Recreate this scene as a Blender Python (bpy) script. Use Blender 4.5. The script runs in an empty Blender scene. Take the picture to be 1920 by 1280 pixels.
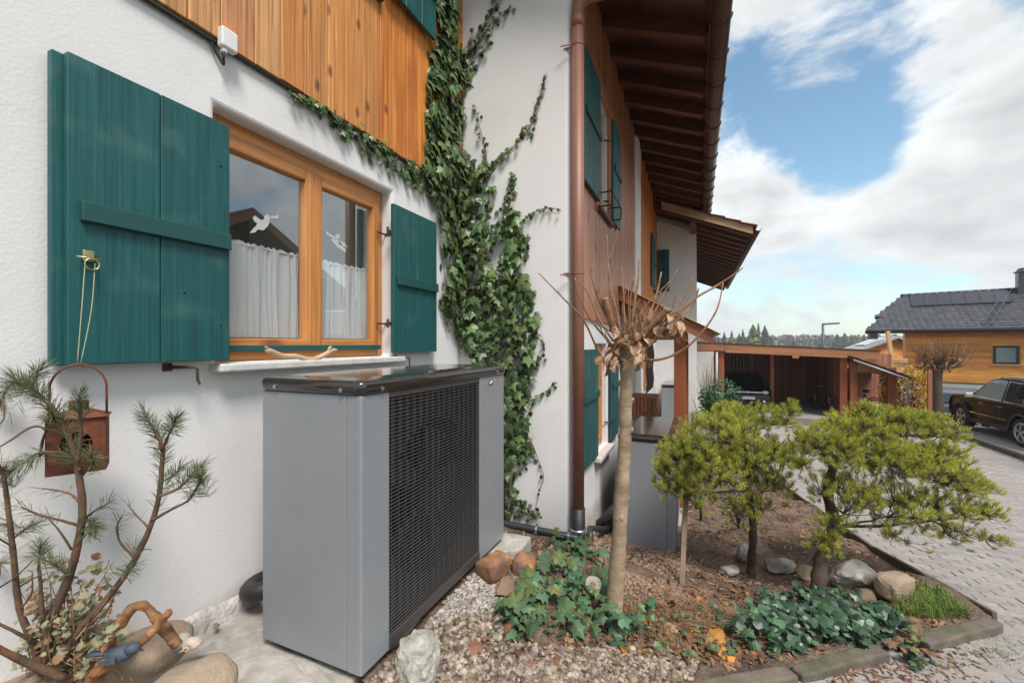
import bpy, math, random
import numpy as np
from mathutils import Vector, Matrix, noise as mnoise

random.seed(7)
rng = np.random.default_rng(7)
SC = bpy.context.scene
COL = SC.collection
R = math.radians

# ------------------------------------------------------------------ camera
TH = math.atan2(348.0, 800.0)
CT, ST = math.cos(TH), math.sin(TH)
CAMZ = 1.25
cam_d = bpy.data.cameras.new('camera')
cam_d.sensor_width = 36.0
cam_d.lens = 15.0
cam_d.shift_y = 0.0026
cam_d.clip_start = 0.05
cam_d.clip_end = 3000
cam = bpy.data.objects.new('camera', cam_d)
COL.objects.link(cam)
cam.location = (0, 0, CAMZ)
cam.rotation_euler = (R(90), 0, TH - R(90))
SC.camera = cam

# ------------------------------------------------------------------ world and sun
SUN_EL, SUN_AZ = R(57), R(226)          # azimuth of the sun seen from the scene, measured from +X towards +Y
world = bpy.data.worlds.new('World')
SC.world = world
world.use_nodes = True
nt = world.node_tree
for n in list(nt.nodes):
    nt.nodes.remove(n)


def N(t, typ, **kw):
    n = t.nodes.new(typ)
    for k, v in kw.items():
        if k.startswith('i_'):
            n.inputs[k[2:].replace('_', ' ')].default_value = v
        else:
            setattr(n, k, v)
    return n


def ray(x, y):
    k = (x - 960) / 800.0
    return Vector((CT + ST * k, ST - CT * k, (645 - y) / 800.0))


def math_n(t, op, a, b=None, clamp=False):
    n = t.nodes.new('ShaderNodeMath')
    n.operation = op
    n.use_clamp = clamp
    for i, v in enumerate((a, b)):
        if v is None:
            continue
        if isinstance(v, (int, float)):
            n.inputs[i].default_value = v
        else:
            t.links.new(v, n.inputs[i])
    return n.outputs[0]


out = N(nt, 'ShaderNodeOutputWorld')
bg = N(nt, 'ShaderNodeBackground')
SKY_STRENGTH = 0.061
bg.inputs['Strength'].default_value = SKY_STRENGTH
sky = N(nt, 'ShaderNodeTexSky')
sky.sky_type = 'NISHITA'
sky.sun_disc = False
sky.sun_elevation = SUN_EL
sky.sun_rotation = R(90) - SUN_AZ
sky.air_density = 1.0
sky.dust_density = 0.6
sky.ozone_density = 2.0
tc = N(nt, 'ShaderNodeTexCoord')
mp = N(nt, 'ShaderNodeMapping')
mp.inputs['Scale'].default_value = (1.0, 1.0, 1.7)
mp.inputs['Location'].default_value = (3.1, 1.7, 0.4)
nt.links.new(tc.outputs['Generated'], mp.inputs['Vector'])
ns = N(nt, 'ShaderNodeTexNoise')
ns.inputs['Scale'].default_value = 4.2
ns.inputs['Detail'].default_value = 9
ns.inputs['Roughness'].default_value = 0.6
ns.inputs['Distortion'].default_value = 0.25
nt.links.new(mp.outputs[0], ns.inputs['Vector'])
dens = ns.outputs['Fac']


def blob(px, py, sharp, amount, cur):
    d = ray(px, py).normalized()
    dp = N(nt, 'ShaderNodeVectorMath', operation='DOT_PRODUCT')
    nv = N(nt, 'ShaderNodeVectorMath', operation='NORMALIZE')
    nt.links.new(tc.outputs['Generated'], nv.inputs[0])
    nt.links.new(nv.outputs[0], dp.inputs[0])
    dp.inputs[1].default_value = d
    e = math_n(nt, 'MULTIPLY', math_n(nt, 'SUBTRACT', dp.outputs['Value'], 1.0), sharp)
    g = math_n(nt, 'POWER', 2.718, e)
    return math_n(nt, 'ADD', cur, math_n(nt, 'MULTIPLY', g, amount))


for b_ in ((1590, 150, 70, -0.20), (1700, 120, 300, -0.07), (1480, 175, 150, -0.10), (1545, 320, 420, -0.13), (1640, 270, 500, -0.08), (1560, 585, 300, -0.05), (1405, 360, 140, 0.15), (1680, 575, 260, -0.10), (1650, 265, 700, -0.08), (1790, 370, 90, 0.10), (1855, 150, 110, 0.20), (1800, 285, 1500, -0.12), (1720, 420, 200, 0.06),
           (1460, 15, 160, 0.12), (1400, 580, 600, 0.08)):
    dens = blob(b_[0], b_[1], b_[2], b_[3], dens)
cr = N(nt, 'ShaderNodeMapRange')
cr.interpolation_type = 'SMOOTHSTEP'
cr.inputs['From Min'].default_value = 0.365
cr.inputs['From Max'].default_value = 0.56
nt.links.new(dens, cr.inputs['Value'])
# cloud tone: brighter where thin and at puffed edges, greyer in the thick middles
ns2 = N(nt, 'ShaderNodeTexNoise')
ns2.inputs['Scale'].default_value = 5.5
ns2.inputs['Detail'].default_value = 7
mp2 = N(nt, 'ShaderNodeMapping')
mp2.inputs['Scale'].default_value = (1, 1, 2.6)
nt.links.new(tc.outputs['Generated'], mp2.inputs['Vector'])
nt.links.new(mp2.outputs[0], ns2.inputs['Vector'])
tone = N(nt, 'ShaderNodeMapRange')
tone.inputs['From Min'].default_value = 0.3
tone.inputs['From Max'].default_value = 0.7
tone.inputs['To Min'].default_value = 0.84
tone.inputs['To Max'].default_value = 1.18
nt.links.new(ns2.outputs['Fac'], tone.inputs['Value'])
CL = 0.315 / SKY_STRENGTH
ccol = N(nt, 'ShaderNodeVectorMath', operation='SCALE')
ccol.inputs[0].default_value = (CL * 0.97, CL * 1.0, CL * 1.01)
thick = N(nt, 'ShaderNodeMapRange')
thick.inputs['From Min'].default_value = 0.52
thick.inputs['From Max'].default_value = 0.80
thick.inputs['To Min'].default_value = 1.06
thick.inputs['To Max'].default_value = 0.78
nt.links.new(dens, thick.inputs['Value'])
nt.links.new(math_n(nt, 'MULTIPLY', tone.outputs[0], thick.outputs[0]), ccol.inputs['Scale'])
skym = N(nt, 'ShaderNodeMix', data_type='RGBA', blend_type='MULTIPLY')
skym.inputs['Factor'].default_value = 1.0
nt.links.new(sky.outputs[0], skym.inputs['A'])
skym.inputs['B'].default_value = (1.12, 1.25, 1.10, 1)
mx = N(nt, 'ShaderNodeMix', data_type='RGBA')
nt.links.new(cr.outputs[0], mx.inputs['Factor'])
nt.links.new(skym.outputs['Result'], mx.inputs['A'])
nt.links.new(ccol.outputs[0], mx.inputs['B'])
nt.links.new(mx.outputs['Result'], bg.inputs['Color'])
nt.links.new(bg.outputs[0], out.inputs['Surface'])

sun_d = bpy.data.lights.new('sun', 'SUN')
sun_d.energy = 1.5
sun_d.angle = R(18)
sun_d.color = (1.0, 0.955, 0.9)
sun = bpy.data.objects.new('sun', sun_d)
COL.objects.link(sun)
sdir = Vector((math.cos(SUN_EL) * math.cos(SUN_AZ), math.cos(SUN_EL) * math.sin(SUN_AZ), math.sin(SUN_EL)))
sun.rotation_euler = (-sdir).to_track_quat('-Z', 'Y').to_euler()
sun.location = sdir * 30

vs = SC.view_settings
vs.view_transform = 'Standard'
try:
    vs.look = 'None'
except Exception:
    pass
vs.gamma = 1.0
vs.exposure = 1.54
vs.use_curve_mapping = False
SC.cycles.max_bounces = 8
SC.cycles.transparent_max_bounces = 12


# ------------------------------------------------------------------ geometry helpers
def V(*a):
    return Vector(a)


CAMP = V(0, 0, CAMZ)


def Pd(x, y, d):
    return CAMP + ray(x, y) * d


def PY(x, y, Y):
    r = ray(x, y)
    return CAMP + r * (Y / r.y)


def PX(x, y, X):
    r = ray(x, y)
    return CAMP + r * (X / r.x)


def PZ(x, y, z):
    r = ray(x, y)
    return CAMP + r * ((z - CAMZ) / r.z)


def proj(p):
    d = p[0] * CT + p[1] * ST
    r = p[0] * ST - p[1] * CT
    return (960 + 800 * r / d, 645 - 800 * (p[2] - CAMZ) / d, d)


def inpoly(x, y, poly):
    c = False
    j = len(poly) - 1
    for i in range(len(poly)):
        xi, yi = poly[i][0], poly[i][1]
        xj, yj = poly[j][0], poly[j][1]
        if (yi > y) != (yj > y) and x < (xj - xi) * (y - yi) / (yj - yi) + xi:
            c = not c
        j = i
    return c


def lerp(a, b, t):
    return a + (b - a) * t


def smooth_path(pts, n=4):
    """Catmull-Rom through pts"""
    pts = [Vector(p) for p in pts]
    if len(pts) < 3:
        return pts
    P = [pts[0] * 2 - pts[1]] + pts + [pts[-1] * 2 - pts[-2]]
    res = []
    for i in range(1, len(P) - 2):
        p0, p1, p2, p3 = P[i - 1], P[i], P[i + 1], P[i + 2]
        for k in range(n):
            t = k / n
            res.append(0.5 * ((2 * p1) + (p2 - p0) * t + (2 * p0 - 5 * p1 + 4 * p2 - p3) * t * t + (3 * p1 - p0 - 3 * p2 + p3) * t ** 3))
    res.append(pts[-1])
    return res


WM = {}


class MB:
    def __init__(self):
        self.v = []
        self.f = []

    def add(self, vs_, fs_):
        o = len(self.v)
        self.v.extend([tuple(p) for p in vs_])
        self.f.extend([tuple(i + o for i in f) for f in fs_])
        return self

    def box(self, x0, x1, y0, y1, z0, z1):
        v = [(x0, y0, z0), (x1, y0, z0), (x1, y1, z0), (x0, y1, z0), (x0, y0, z1), (x1, y0, z1), (x1, y1, z1), (x0, y1, z1)]
        f = [(3, 2, 1, 0), (4, 5, 6, 7), (0, 1, 5, 4), (1, 2, 6, 5), (2, 3, 7, 6), (3, 0, 4, 7)]
        return self.add(v, f)

    def obox(self, c, ax, ay, az):
        """centre and three half-axis vectors"""
        c, ax, ay, az = Vector(c), Vector(ax), Vector(ay), Vector(az)
        v = []
        for sz in (-1, 1):
            for sx, sy in ((-1, -1), (1, -1), (1, 1), (-1, 1)):
                v.append(c + ax * sx + ay * sy + az * sz)
        f = [(3, 2, 1, 0), (4, 5, 6, 7), (0, 1, 5, 4), (1, 2, 6, 5), (2, 3, 7, 6), (3, 0, 4, 7)]
        if ax.cross(ay).dot(az) < 0:
            f = [tuple(reversed(q)) for q in f]
        return self.add(v, f)

    def bar(self, a, b, w, h, up=(0, 0, 1)):
        a, b = Vector(a), Vector(b)
        d = b - a
        s = d.cross(Vector(up))
        if s.length < 1e-6:
            s = d.cross(V(1, 0, 0))
        s.normalize()
        u = s.cross(d).normalized()
        return self.obox((a + b) / 2, d / 2, s * w / 2, u * h / 2)

    def tube(self, pts, rad, n=6, cap=True):
        pts = [Vector(p) for p in pts]
        if not hasattr(rad, '__len__'):
            rad = [rad] * len(pts)
        if len(rad) != len(pts):
            r0 = rad
            rad = [r0[0] + (r0[-1] - r0[0]) * i / (len(pts) - 1) for i in range(len(pts))]
        o = len(self.v)
        prev = None
        for i, p in enumerate(pts):
            t = (pts[min(i + 1, len(pts) - 1)] - pts[max(i - 1, 0)])
            if t.length < 1e-9:
                t = V(0, 0, 1)
            t.normalize()
            if prev is None:
                a = V(0, 0, 1) if abs(t.z) < 0.9 else V(1, 0, 0)
                s = t.cross(a).normalized()
            else:
                s = prev - t * prev.dot(t)
                if s.length < 1e-6:
                    s = t.orthogonal()
                s.normalize()
            prev = s
            u = t.cross(s)
            for k in range(n):
                an = 2 * math.pi * k / n
                q = p + (s * math.cos(an) + u * math.sin(an)) * rad[i]
                self.v.append(tuple(q))
        for i in range(len(pts) - 1):
            for k in range(n):
                a = o + i * n + k
                b = o + i * n + (k + 1) % n
                self.f.append((a, b, b + n, a + n))
        if cap and n > 2:
            self.f.append(tuple(o + k for k in reversed(range(n))))
            e = o + (len(pts) - 1) * n
            self.f.append(tuple(e + k for k in range(n)))
        return self

    def prism(self, pts, ext):
        """closed polygon (3d points) extruded by vector ext"""
        pts = [Vector(p) for p in pts]
        ext = Vector(ext)
        n = len(pts)
        nrm = V(0, 0, 0)
        for i in range(n):
            nrm += pts[i].cross(pts[(i + 1) % n])
        if nrm.dot(ext) > 0:
            pts = list(reversed(pts))
        v = pts + [p + ext for p in pts]
        f = [tuple(range(n)), tuple(reversed(range(n, 2 * n)))]
        for i in range(n):
            j = (i + 1) % n
            f.append((j, i, i + n, j + n))
        return self.add(v, f)

    def build(self, name, mat=None, parent=None, smooth=False, bevel=0, seg=2, local=False, label=None, kind=None, autosmooth=None, subsurf=0, solid=0):
        me = bpy.data.meshes.new(name)
        vv = self.v
        if parent is not None and not local:
            Mi = WM[parent.name].inverted()
            vv = [tuple(Mi @ Vector(p)) for p in vv]
        me.from_pydata(vv, [], self.f)
        me.update()
        if mat is not None:
            for m in (mat if isinstance(mat, (list, tuple)) else [mat]):
                me.materials.append(m)
        o = bpy.data.objects.new(name, me)
        COL.objects.link(o)
        if parent is not None:
            o.parent = parent
            WM[o.name] = WM[parent.name].copy()
        else:
            WM[o.name] = Matrix.Identity(4)
        if smooth:
            me.polygons.foreach_set('use_smooth', [True] * len(me.polygons))
        if solid:
            md = o.modifiers.new('solid', 'SOLIDIFY')
            md.thickness = solid
            md.offset = 0
        if bevel:
            md = o.modifiers.new('bevel', 'BEVEL')
            md.width = bevel
            md.segments = seg
            md.limit_method = 'ANGLE'
            md.angle_limit = R(35)
            md.harden_normals = False
        if subsurf:
            md = o.modifiers.new('sub', 'SUBSURF')
            md.levels = subsurf
            md.render_levels = subsurf
        if label:
            o['label'] = label
        if kind:
            o['kind'] = kind
        return o


def tag(o, label, cat, group=None):
    o['label'] = label
    o['category'] = cat
    if group:
        o['group'] = group
    return o


def struct(o):
    o['kind'] = 'structure'
    return o


def thing(name, label, cat, loc=(0, 0, 0), rotz=0.0, group=None):
    o = bpy.data.objects.new(name, None)
    o.empty_display_size = 0.1
    COL.objects.link(o)
    o.location = loc
    o.rotation_euler = (0, 0, rotz)
    WM[o.name] = Matrix.Translation(Vector(loc)) @ Matrix.Rotation(rotz, 4, 'Z')
    tag(o, label, cat, group)
    return o


def sub(name, parent, loc, rot=(0, 0, 0)):
    """an Empty part that holds sub-parts"""
    o = bpy.data.objects.new(name, None)
    COL.objects.link(o)
    o.parent = parent
    m = Matrix.Translation(Vector(loc))
    o.matrix_local = WM[parent.name].inverted() @ m
    WM[o.name] = m
    return o


def inst(src, name, parent, M, label=None):
    """a piece sharing mesh data with src, placed with world matrix M"""
    o = bpy.data.objects.new(name, src if isinstance(src, bpy.types.Mesh) else src.data)
    if not isinstance(src, bpy.types.Mesh):
        for md in src.modifiers:
            nm = o.modifiers.new(md.name, md.type)
            for at in ('width', 'segments', 'limit_method', 'angle_limit', 'levels', 'render_levels', 'thickness', 'offset'):
                if hasattr(md, at):
                    setattr(nm, at, getattr(md, at))
    COL.objects.link(o)
    if parent is not None:
        o.parent = parent
        o.matrix_local = WM[parent.name].inverted() @ M
    else:
        o.matrix_world = M
    WM[o.name] = M.copy()
    return o


def kids(o):
    return [c for c in list(bpy.data.objects) if c.parent == o]


def copy_tree(o, M, label=None, group=None, skip=()):
    c = o.copy()
    COL.objects.link(c)
    c.matrix_world = M
    WM[c.name] = M.copy()
    if label:
        c['label'] = label
    if group:
        c['group'] = group

    def rec(src, dst):
        for ch in CH.get(src.name, []):
            if any(ch.name.split('.')[0] == s for s in skip):
                continue
            d = ch.copy()
            COL.objects.link(d)
            d.parent = dst
            rec(ch, d)
    CH = {}
    for q in bpy.data.objects:
        if q.parent is not None:
            CH.setdefault(q.parent.name, []).append(q)
    rec(o, c)
    return c


ICO = {}


def ico(n):
    if n not in ICO:
        import bmesh
        bm = bmesh.new()
        bmesh.ops.create_icosphere(bm, subdivisions=n, radius=1.0)
        ICO[n] = (np.array([v.co[:] for v in bm.verts]), [tuple(v.index for v in f.verts) for f in bm.faces])
        bm.free()
    return ICO[n]


def rand_rot():
    q = rng.normal(size=4)
    q /= np.linalg.norm(q)
    w, x, y, z = q
    return np.array([[1 - 2 * (y * y + z * z), 2 * (x * y - z * w), 2 * (x * z + y * w)],
                     [2 * (x * y + z * w), 1 - 2 * (x * x + z * z), 2 * (y * z - x * w)],
                     [2 * (x * z - y * w), 2 * (y * z + x * w), 1 - 2 * (x * x + y * y)]])


def stone_verts(sub_, r, rough=0.25, seed=0, freq=1.3, flat=0.0, chop=0):
    v, f = ico(sub_)
    out_ = []
    planes = []
    rs = random.Random(seed)
    for _ in range(chop):
        a = Vector((rs.uniform(-1, 1), rs.uniform(-1, 1), rs.uniform(-1, 1))).normalized()
        planes.append((a, rs.uniform(0.62, 0.85)))
    for p in v:
        p = Vector(p)
        for a, d_ in planes:
            t = p.dot(a)
            if t > d_:
                p = p - a * (t - d_) * 0.92
        nz = mnoise.fractal(p * freq + V(seed * 3.7, seed * 1.3, 0), 0.9, 2.0, 4)
        p = p * (1 + rough * nz)
        out_.append((p.x * r[0], p.y * r[1], p.z * r[2]))
    return out_, f


# ------------------------------------------------------------------ materials
MATS = {}


def new_mat(name):
    m = bpy.data.materials.new(name)
    m.use_nodes = True
    t = m.node_tree
    b = t.nodes['Principled BSDF']
    return m, t, b


def pmat(name, c1, c2=None, scale=6, detail=6, rough=0.7, bump=0.0, bscale=None, stretch=(1, 1, 1), objrand=0.0, island=0.0,
         metal=0.0, coat=0.0, lo=0.35, hi=0.65, knots=0.0, huevar=0.0, transl=0.0, spec=0.5, rvar=0.0, c3=None, c3scale=1.5, c3lo=0.5, c3hi=0.7, bdist=0.01, distort=0.0, knotcol=(0.06, 0.02, 0.008)):
    m, t, b = new_mat(name)
    L = t.links.new
    tc_ = N(t, 'ShaderNodeTexCoord')
    oi = N(t, 'ShaderNodeObjectInfo')
    off = N(t, 'ShaderNodeVectorMath', operation='MULTIPLY_ADD')
    cmb = N(t, 'ShaderNodeCombineXYZ')
    L(oi.outputs['Random'], cmb.inputs[0])
    L(oi.outputs['Random'], cmb.inputs[1])
    L(oi.outputs['Random'], cmb.inputs[2])
    L(cmb.outputs[0], off.inputs[0])
    off.inputs[1].default_value = (37.0, 53.0, 71.0) if objrand else (0, 0, 0)
    L(tc_.outputs['Object'], off.inputs[2])
    mp_ = N(t, 'ShaderNodeMapping')
    mp_.inputs['Scale'].default_value = stretch
    L(off.outputs[0], mp_.inputs['Vector'])
    nz = N(t, 'ShaderNodeTexNoise')
    nz.inputs['Scale'].default_value = scale
    nz.inputs['Detail'].default_value = detail
    nz.inputs['Roughness'].default_value = 0.6
    nz.inputs['Distortion'].default_value = distort
    L(mp_.outputs[0], nz.inputs['Vector'])
    mr = N(t, 'ShaderNodeMapRange')
    mr.inputs['From Min'].default_value = lo
    mr.inputs['From Max'].default_value = hi
    L(nz.outputs['Fac'], mr.inputs['Value'])
    mix = N(t, 'ShaderNodeMix', data_type='RGBA')
    c2 = c2 or c1
    mix.inputs['A'].default_value = (*c1, 1)
    mix.inputs['B'].default_value = (*c2, 1)
    L(mr.outputs[0], mix.inputs['Factor'])
    col = mix.outputs['Result']
    if c3:
        n3 = N(t, 'ShaderNodeTexNoise')
        n3.inputs['Scale'].default_value = c3scale
        n3.inputs['Detail'].default_value = 5
        L(off.outputs[0], n3.inputs['Vector'])
        m3 = N(t, 'ShaderNodeMapRange')
        m3.inputs['From Min'].default_value = c3lo
        m3.inputs['From Max'].default_value = c3hi
        L(n3.outputs['Fac'], m3.inputs['Value'])
        mx3 = N(t, 'ShaderNodeMix', data_type='RGBA')
        L(col, mx3.inputs['A'])
        mx3.inputs['B'].default_value = (*c3, 1)
        L(m3.outputs[0], mx3.inputs['Factor'])
        col = mx3.outputs['Result']
    if knots:
        vo = N(t, 'ShaderNodeTexVoronoi')
        vo.voronoi_dimensions = '2D'
        vo.inputs['Scale'].default_value = knots
        sx = N(t, 'ShaderNodeSeparateXYZ')
        L(off.outputs[0], sx.inputs[0])
        kx = 0.5 if stretch[0] < 1 else 1.0
        kz = 0.5 if stretch[2] < 1 else 1.0
        ck = N(t, 'ShaderNodeCombineXYZ')
        L(math_n(t, 'MULTIPLY', math_n(t, 'ADD', sx.outputs[0], sx.outputs[1]), kx), ck.inputs[0])
        L(math_n(t, 'MULTIPLY', sx.outputs[2], kz), ck.inputs[1])
        L(ck.outputs[0], vo.inputs['Vector'])
        mk = N(t, 'ShaderNodeMapRange')
        mk.inputs['From Min'].default_value = 0.035
        mk.inputs['From Max'].default_value = 0.10
        mk.inputs['To Min'].default_value = 0.75
        mk.inputs['To Max'].default_value = 0.0
        L(vo.outputs['Distance'], mk.inputs['Value'])
        mxk = N(t, 'ShaderNodeMix', data_type='RGBA')
        L(mk.outputs[0], mxk.inputs['Factor'])
        L(col, mxk.inputs['A'])
        mxk.inputs['B'].default_value = (*knotcol, 1)
        col = mxk.outputs['Result']
    if objrand or island or huevar:
        hsv = N(t, 'ShaderNodeHueSaturation')
        geo = N(t, 'ShaderNodeNewGeometry')
        a = math_n(t, 'MULTIPLY', math_n(t, 'SUBTRACT', oi.outputs['Random'], 0.5), objrand * 2)
        bb = math_n(t, 'MULTIPLY', math_n(t, 'SUBTRACT', geo.outputs['Random Per Island'], 0.5), island * 2)
        val = math_n(t, 'ADD', math_n(t, 'ADD', a, bb), 1.0)
        L(val, hsv.inputs['Value'])
        if huevar:
            r2 = math_n(t, 'FRACT', math_n(t, 'MULTIPLY', math_n(t, 'ADD', oi.outputs['Random'], geo.outputs['Random Per Island']), 17.31))
            hv = math_n(t, 'ADD', math_n(t, 'MULTIPLY', math_n(t, 'SUBTRACT', r2, 0.5), huevar * 2), 0.5)
            L(hv, hsv.inputs['Hue'])
        L(col, hsv.inputs['Color'])
        col = hsv.outputs[0]
    L(col, b.inputs['Base Color'])
    b.inputs['Roughness'].default_value = rough
    if rvar:
        rr = math_n(t, 'ADD', math_n(t, 'MULTIPLY', math_n(t, 'SUBTRACT', nz.outputs['Fac'], 0.5), rvar * 2), rough, clamp=True)
        L(rr, b.inputs['Roughness'])
    b.inputs['Metallic'].default_value = metal
    b.inputs['Specular IOR Level'].default_value = spec
    if coat:
        b.inputs['Coat Weight'].default_value = coat
        b.inputs['Coat Roughness'].default_value = 0.08
    if bump:
        bp = N(t, 'ShaderNodeBump')
        bp.inputs['Strength'].default_value = bump
        bp.inputs['Distance'].default_value = bdist
        if bscale:
            nb = N(t, 'ShaderNodeTexNoise')
            nb.inputs['Scale'].default_value = bscale
            nb.inputs['Detail'].default_value = 6
            L(mp_.outputs[0], nb.inputs['Vector'])
            L(nb.outputs['Fac'], bp.inputs['Height'])
        else:
            L(nz.outputs['Fac'], bp.inputs['Height'])
        L(bp.outputs[0], b.inputs['Normal'])
    if transl:
        tr = N(t, 'ShaderNodeBsdfTranslucent')
        L(col, tr.inputs['Color'])
        ms = N(t, 'ShaderNodeMixShader')
        ms.inputs[0].default_value = transl
        L(b.outputs[0], ms.inputs[1])
        L(tr.outputs[0], ms.inputs[2])
        L(ms.outputs[0], t.nodes['Material Output'].inputs['Surface'])
    MATS[name] = m
    return m


M = MATS
VGR = (1, 1, 0.05)      # grain along z
XGR = (0.05, 1, 1)
YGR = (1, 0.05, 1)
pmat('plaster', (0.75, 0.728, 0.718), (0.70, 0.682, 0.676), scale=2.2, rough=0.92, bump=0.22, bscale=80, lo=0.3, hi=0.75, spec=0.2, bdist=0.006, c3=(0.61, 0.585, 0.565), c3scale=0.9, c3lo=0.52, c3hi=0.8)
pmat('plaster_rough', (0.62, 0.60, 0.58), (0.42, 0.38, 0.34), scale=9, rough=0.95, bump=1.0, bscale=26, spec=0.2, bdist=0.02)
pmat('board_orange', (0.74, 0.28, 0.047), (0.42, 0.11, 0.012), scale=55, detail=9, stretch=(1, 1, 0.022), rough=0.55, bump=0.4, bscale=30, objrand=0.10, knots=4.2, huevar=0.006, distort=0.6, c3=(0.42, 0.13, 0.02), c3scale=2.2, c3lo=0.5, c3hi=0.72)
pmat('board_weathered', (0.68, 0.35, 0.15), (0.30, 0.125, 0.045), scale=55, detail=9, stretch=(1, 1, 0.022), rough=0.75, bump=0.5, bscale=30, objrand=0.10, knots=4.2, huevar=0.006, distort=0.6, c3=(0.62, 0.27, 0.08), c3scale=2.0, c3lo=0.5, c3hi=0.7)
pmat('board_mid', (0.71, 0.31, 0.095), (0.36, 0.12, 0.027), scale=55, detail=9, stretch=(1, 1, 0.022), rough=0.65, bump=0.45, bscale=30, objrand=0.10, knots=4.2, huevar=0.006, distort=0.6, c3=(0.50, 0.19, 0.045), c3scale=2.1, c3lo=0.5, c3hi=0.71)
pmat('board_brown', (0.42, 0.185, 0.105), (0.31, 0.122, 0.062), scale=7, stretch=VGR, rough=0.42, bump=0.2, bscale=30, objrand=0.12, knots=2.5)
pmat('frame_wood', (0.66, 0.30, 0.095), (0.42, 0.145, 0.033), scale=60, detail=9, stretch=(0.025, 1, 1), rough=0.38, bump=0.12, bscale=30, objrand=0.1, knots=2.2, knotcol=(0.2, 0.06, 0.02))
pmat('frame_wood_upright', (0.66, 0.30, 0.095), (0.42, 0.145, 0.033), scale=60, detail=9, stretch=(1, 1, 0.025), rough=0.38, bump=0.12, bscale=30, objrand=0.1, knots=2.2, knotcol=(0.2, 0.06, 0.02))
pmat('green_paint', (0.015, 0.098, 0.098), (0.008, 0.064, 0.066), scale=60, detail=9, stretch=(1, 1, 0.03), rough=0.5, bump=0.6, bscale=55, objrand=0.1, c3=(0.06, 0.145, 0.14), c3scale=6, c3lo=0.56, c3hi=0.85, spec=0.4, bdist=0.006, distort=0.5, rvar=0.3)
pmat('green_paint_flat', (0.016, 0.088, 0.08), (0.009, 0.06, 0.056), scale=6, stretch=XGR, rough=0.5, bump=0.3, bscale=22, spec=0.45, bdist=0.004)
pmat('rafter_wood', (0.115, 0.038, 0.02), (0.07, 0.022, 0.012), scale=6, stretch=YGR, rough=0.6, bump=0.2, bscale=25, objrand=0.2)
pmat('soffit_wood', (0.10, 0.032, 0.017), (0.065, 0.02, 0.012), scale=6, stretch=XGR, rough=0.65, bump=0.2, bscale=25, objrand=0.25)
pmat('copper_paint', (0.27, 0.12, 0.08), (0.235, 0.10, 0.066), scale=4, rough=0.5, spec=0.5)
pmat('gutter_metal', (0.115, 0.06, 0.042), (0.08, 0.045, 0.032), scale=9, rough=0.35, metal=0.35)
pmat('roof_tile', (0.16, 0.055, 0.033), (0.10, 0.04, 0.028), scale=12, rough=0.8, bump=0.3, objrand=0.25)
pmat('pale_timber', (0.50, 0.36, 0.2), (0.33, 0.2, 0.1), scale=7, stretch=YGR, rough=0.7, bump=0.2)
pmat('silver_paint', (0.26, 0.271, 0.29), (0.24, 0.251, 0.269), scale=5, rough=0.36, rvar=0.15, metal=0.1, spec=0.5)
pmat('lid_plastic', (0.03, 0.024, 0.022), (0.024, 0.02, 0.019), scale=20, rough=0.14, spec=0.6, coat=0.4)
pmat('slat_black', (0.085, 0.079, 0.077), (0.075, 0.07, 0.068), scale=20, rough=0.42)
pmat('coil_black', (0.012, 0.012, 0.012), rough=0.7)
pmat('strip_black', (0.06, 0.053, 0.051), rough=0.45)
pmat('shroud_grey', (0.14, 0.136, 0.134), rough=0.6)
pmat('rubber_black', (0.014, 0.014, 0.015), (0.02, 0.02, 0.022), scale=15, rough=0.5)
pmat('grey_plastic_pipe', (0.035, 0.036, 0.042), (0.03, 0.03, 0.034), scale=9, rough=0.42)
pmat('steel', (0.62, 0.62, 0.62), (0.5, 0.5, 0.5), scale=20, rough=0.3, metal=0.9)
pmat('brass', (0.55, 0.50, 0.30), (0.35, 0.3, 0.16), scale=30, rough=0.35, metal=0.85)
pmat('iron_black', (0.02, 0.019, 0.02), (0.03, 0.028, 0.028), scale=15, rough=0.55, metal=0.3)
pmat('iron_rust', (0.09, 0.045, 0.03), (0.045, 0.028, 0.022), scale=40, rough=0.7, metal=0.2)
pmat('rust', (0.20, 0.06, 0.028), (0.10, 0.034, 0.02), scale=26, rough=0.85, bump=0.4, metal=0.2, c3=(0.27, 0.12, 0.06), c3scale=14, c3lo=0.55, c3hi=0.7)
pmat('white_plastic', (0.72, 0.72, 0.70), (0.68, 0.68, 0.66), scale=10, rough=0.4)
pmat('cable_black', (0.015, 0.014, 0.014), rough=0.5)
pmat('sill_stone', (0.62, 0.60, 0.57), (0.5, 0.47, 0.44), scale=18, rough=0.8, bump=0.2, bscale=60)
pmat('concrete', (0.40, 0.37, 0.33), (0.29, 0.262, 0.228), scale=9, rough=0.9, bump=0.5, bscale=60, c3=(0.46, 0.445, 0.42), c3scale=14, c3lo=0.5, c3hi=0.75)
pmat('kerb_concrete', (0.16, 0.135, 0.105), (0.10, 0.085, 0.065), scale=9, rough=0.93, bump=0.6, bscale=70, objrand=0.15, c3=(0.08, 0.085, 0.04), c3scale=6, c3lo=0.52, c3hi=0.7)
pmat('soil', (0.135, 0.092, 0.072), (0.215, 0.155, 0.122), scale=9, rough=1.0, bump=1.0, bscale=45, spec=0.15, bdist=0.03, c3=(0.085, 0.06, 0.047), c3scale=2.5, c3lo=0.5, c3hi=0.66)
pmat('far_grass', (0.06, 0.085, 0.03), (0.09, 0.09, 0.04), scale=0.4, rough=1.0)
pmat('paver', (0.375, 0.345, 0.325), (0.285, 0.257, 0.24), scale=26, rough=0.9, bump=0.5, bscale=90, objrand=0.10, island=0.10, huevar=0.012, spec=0.3, c3=(0.32, 0.28, 0.255), c3scale=0.9, c3lo=0.5, c3hi=0.68)
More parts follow.
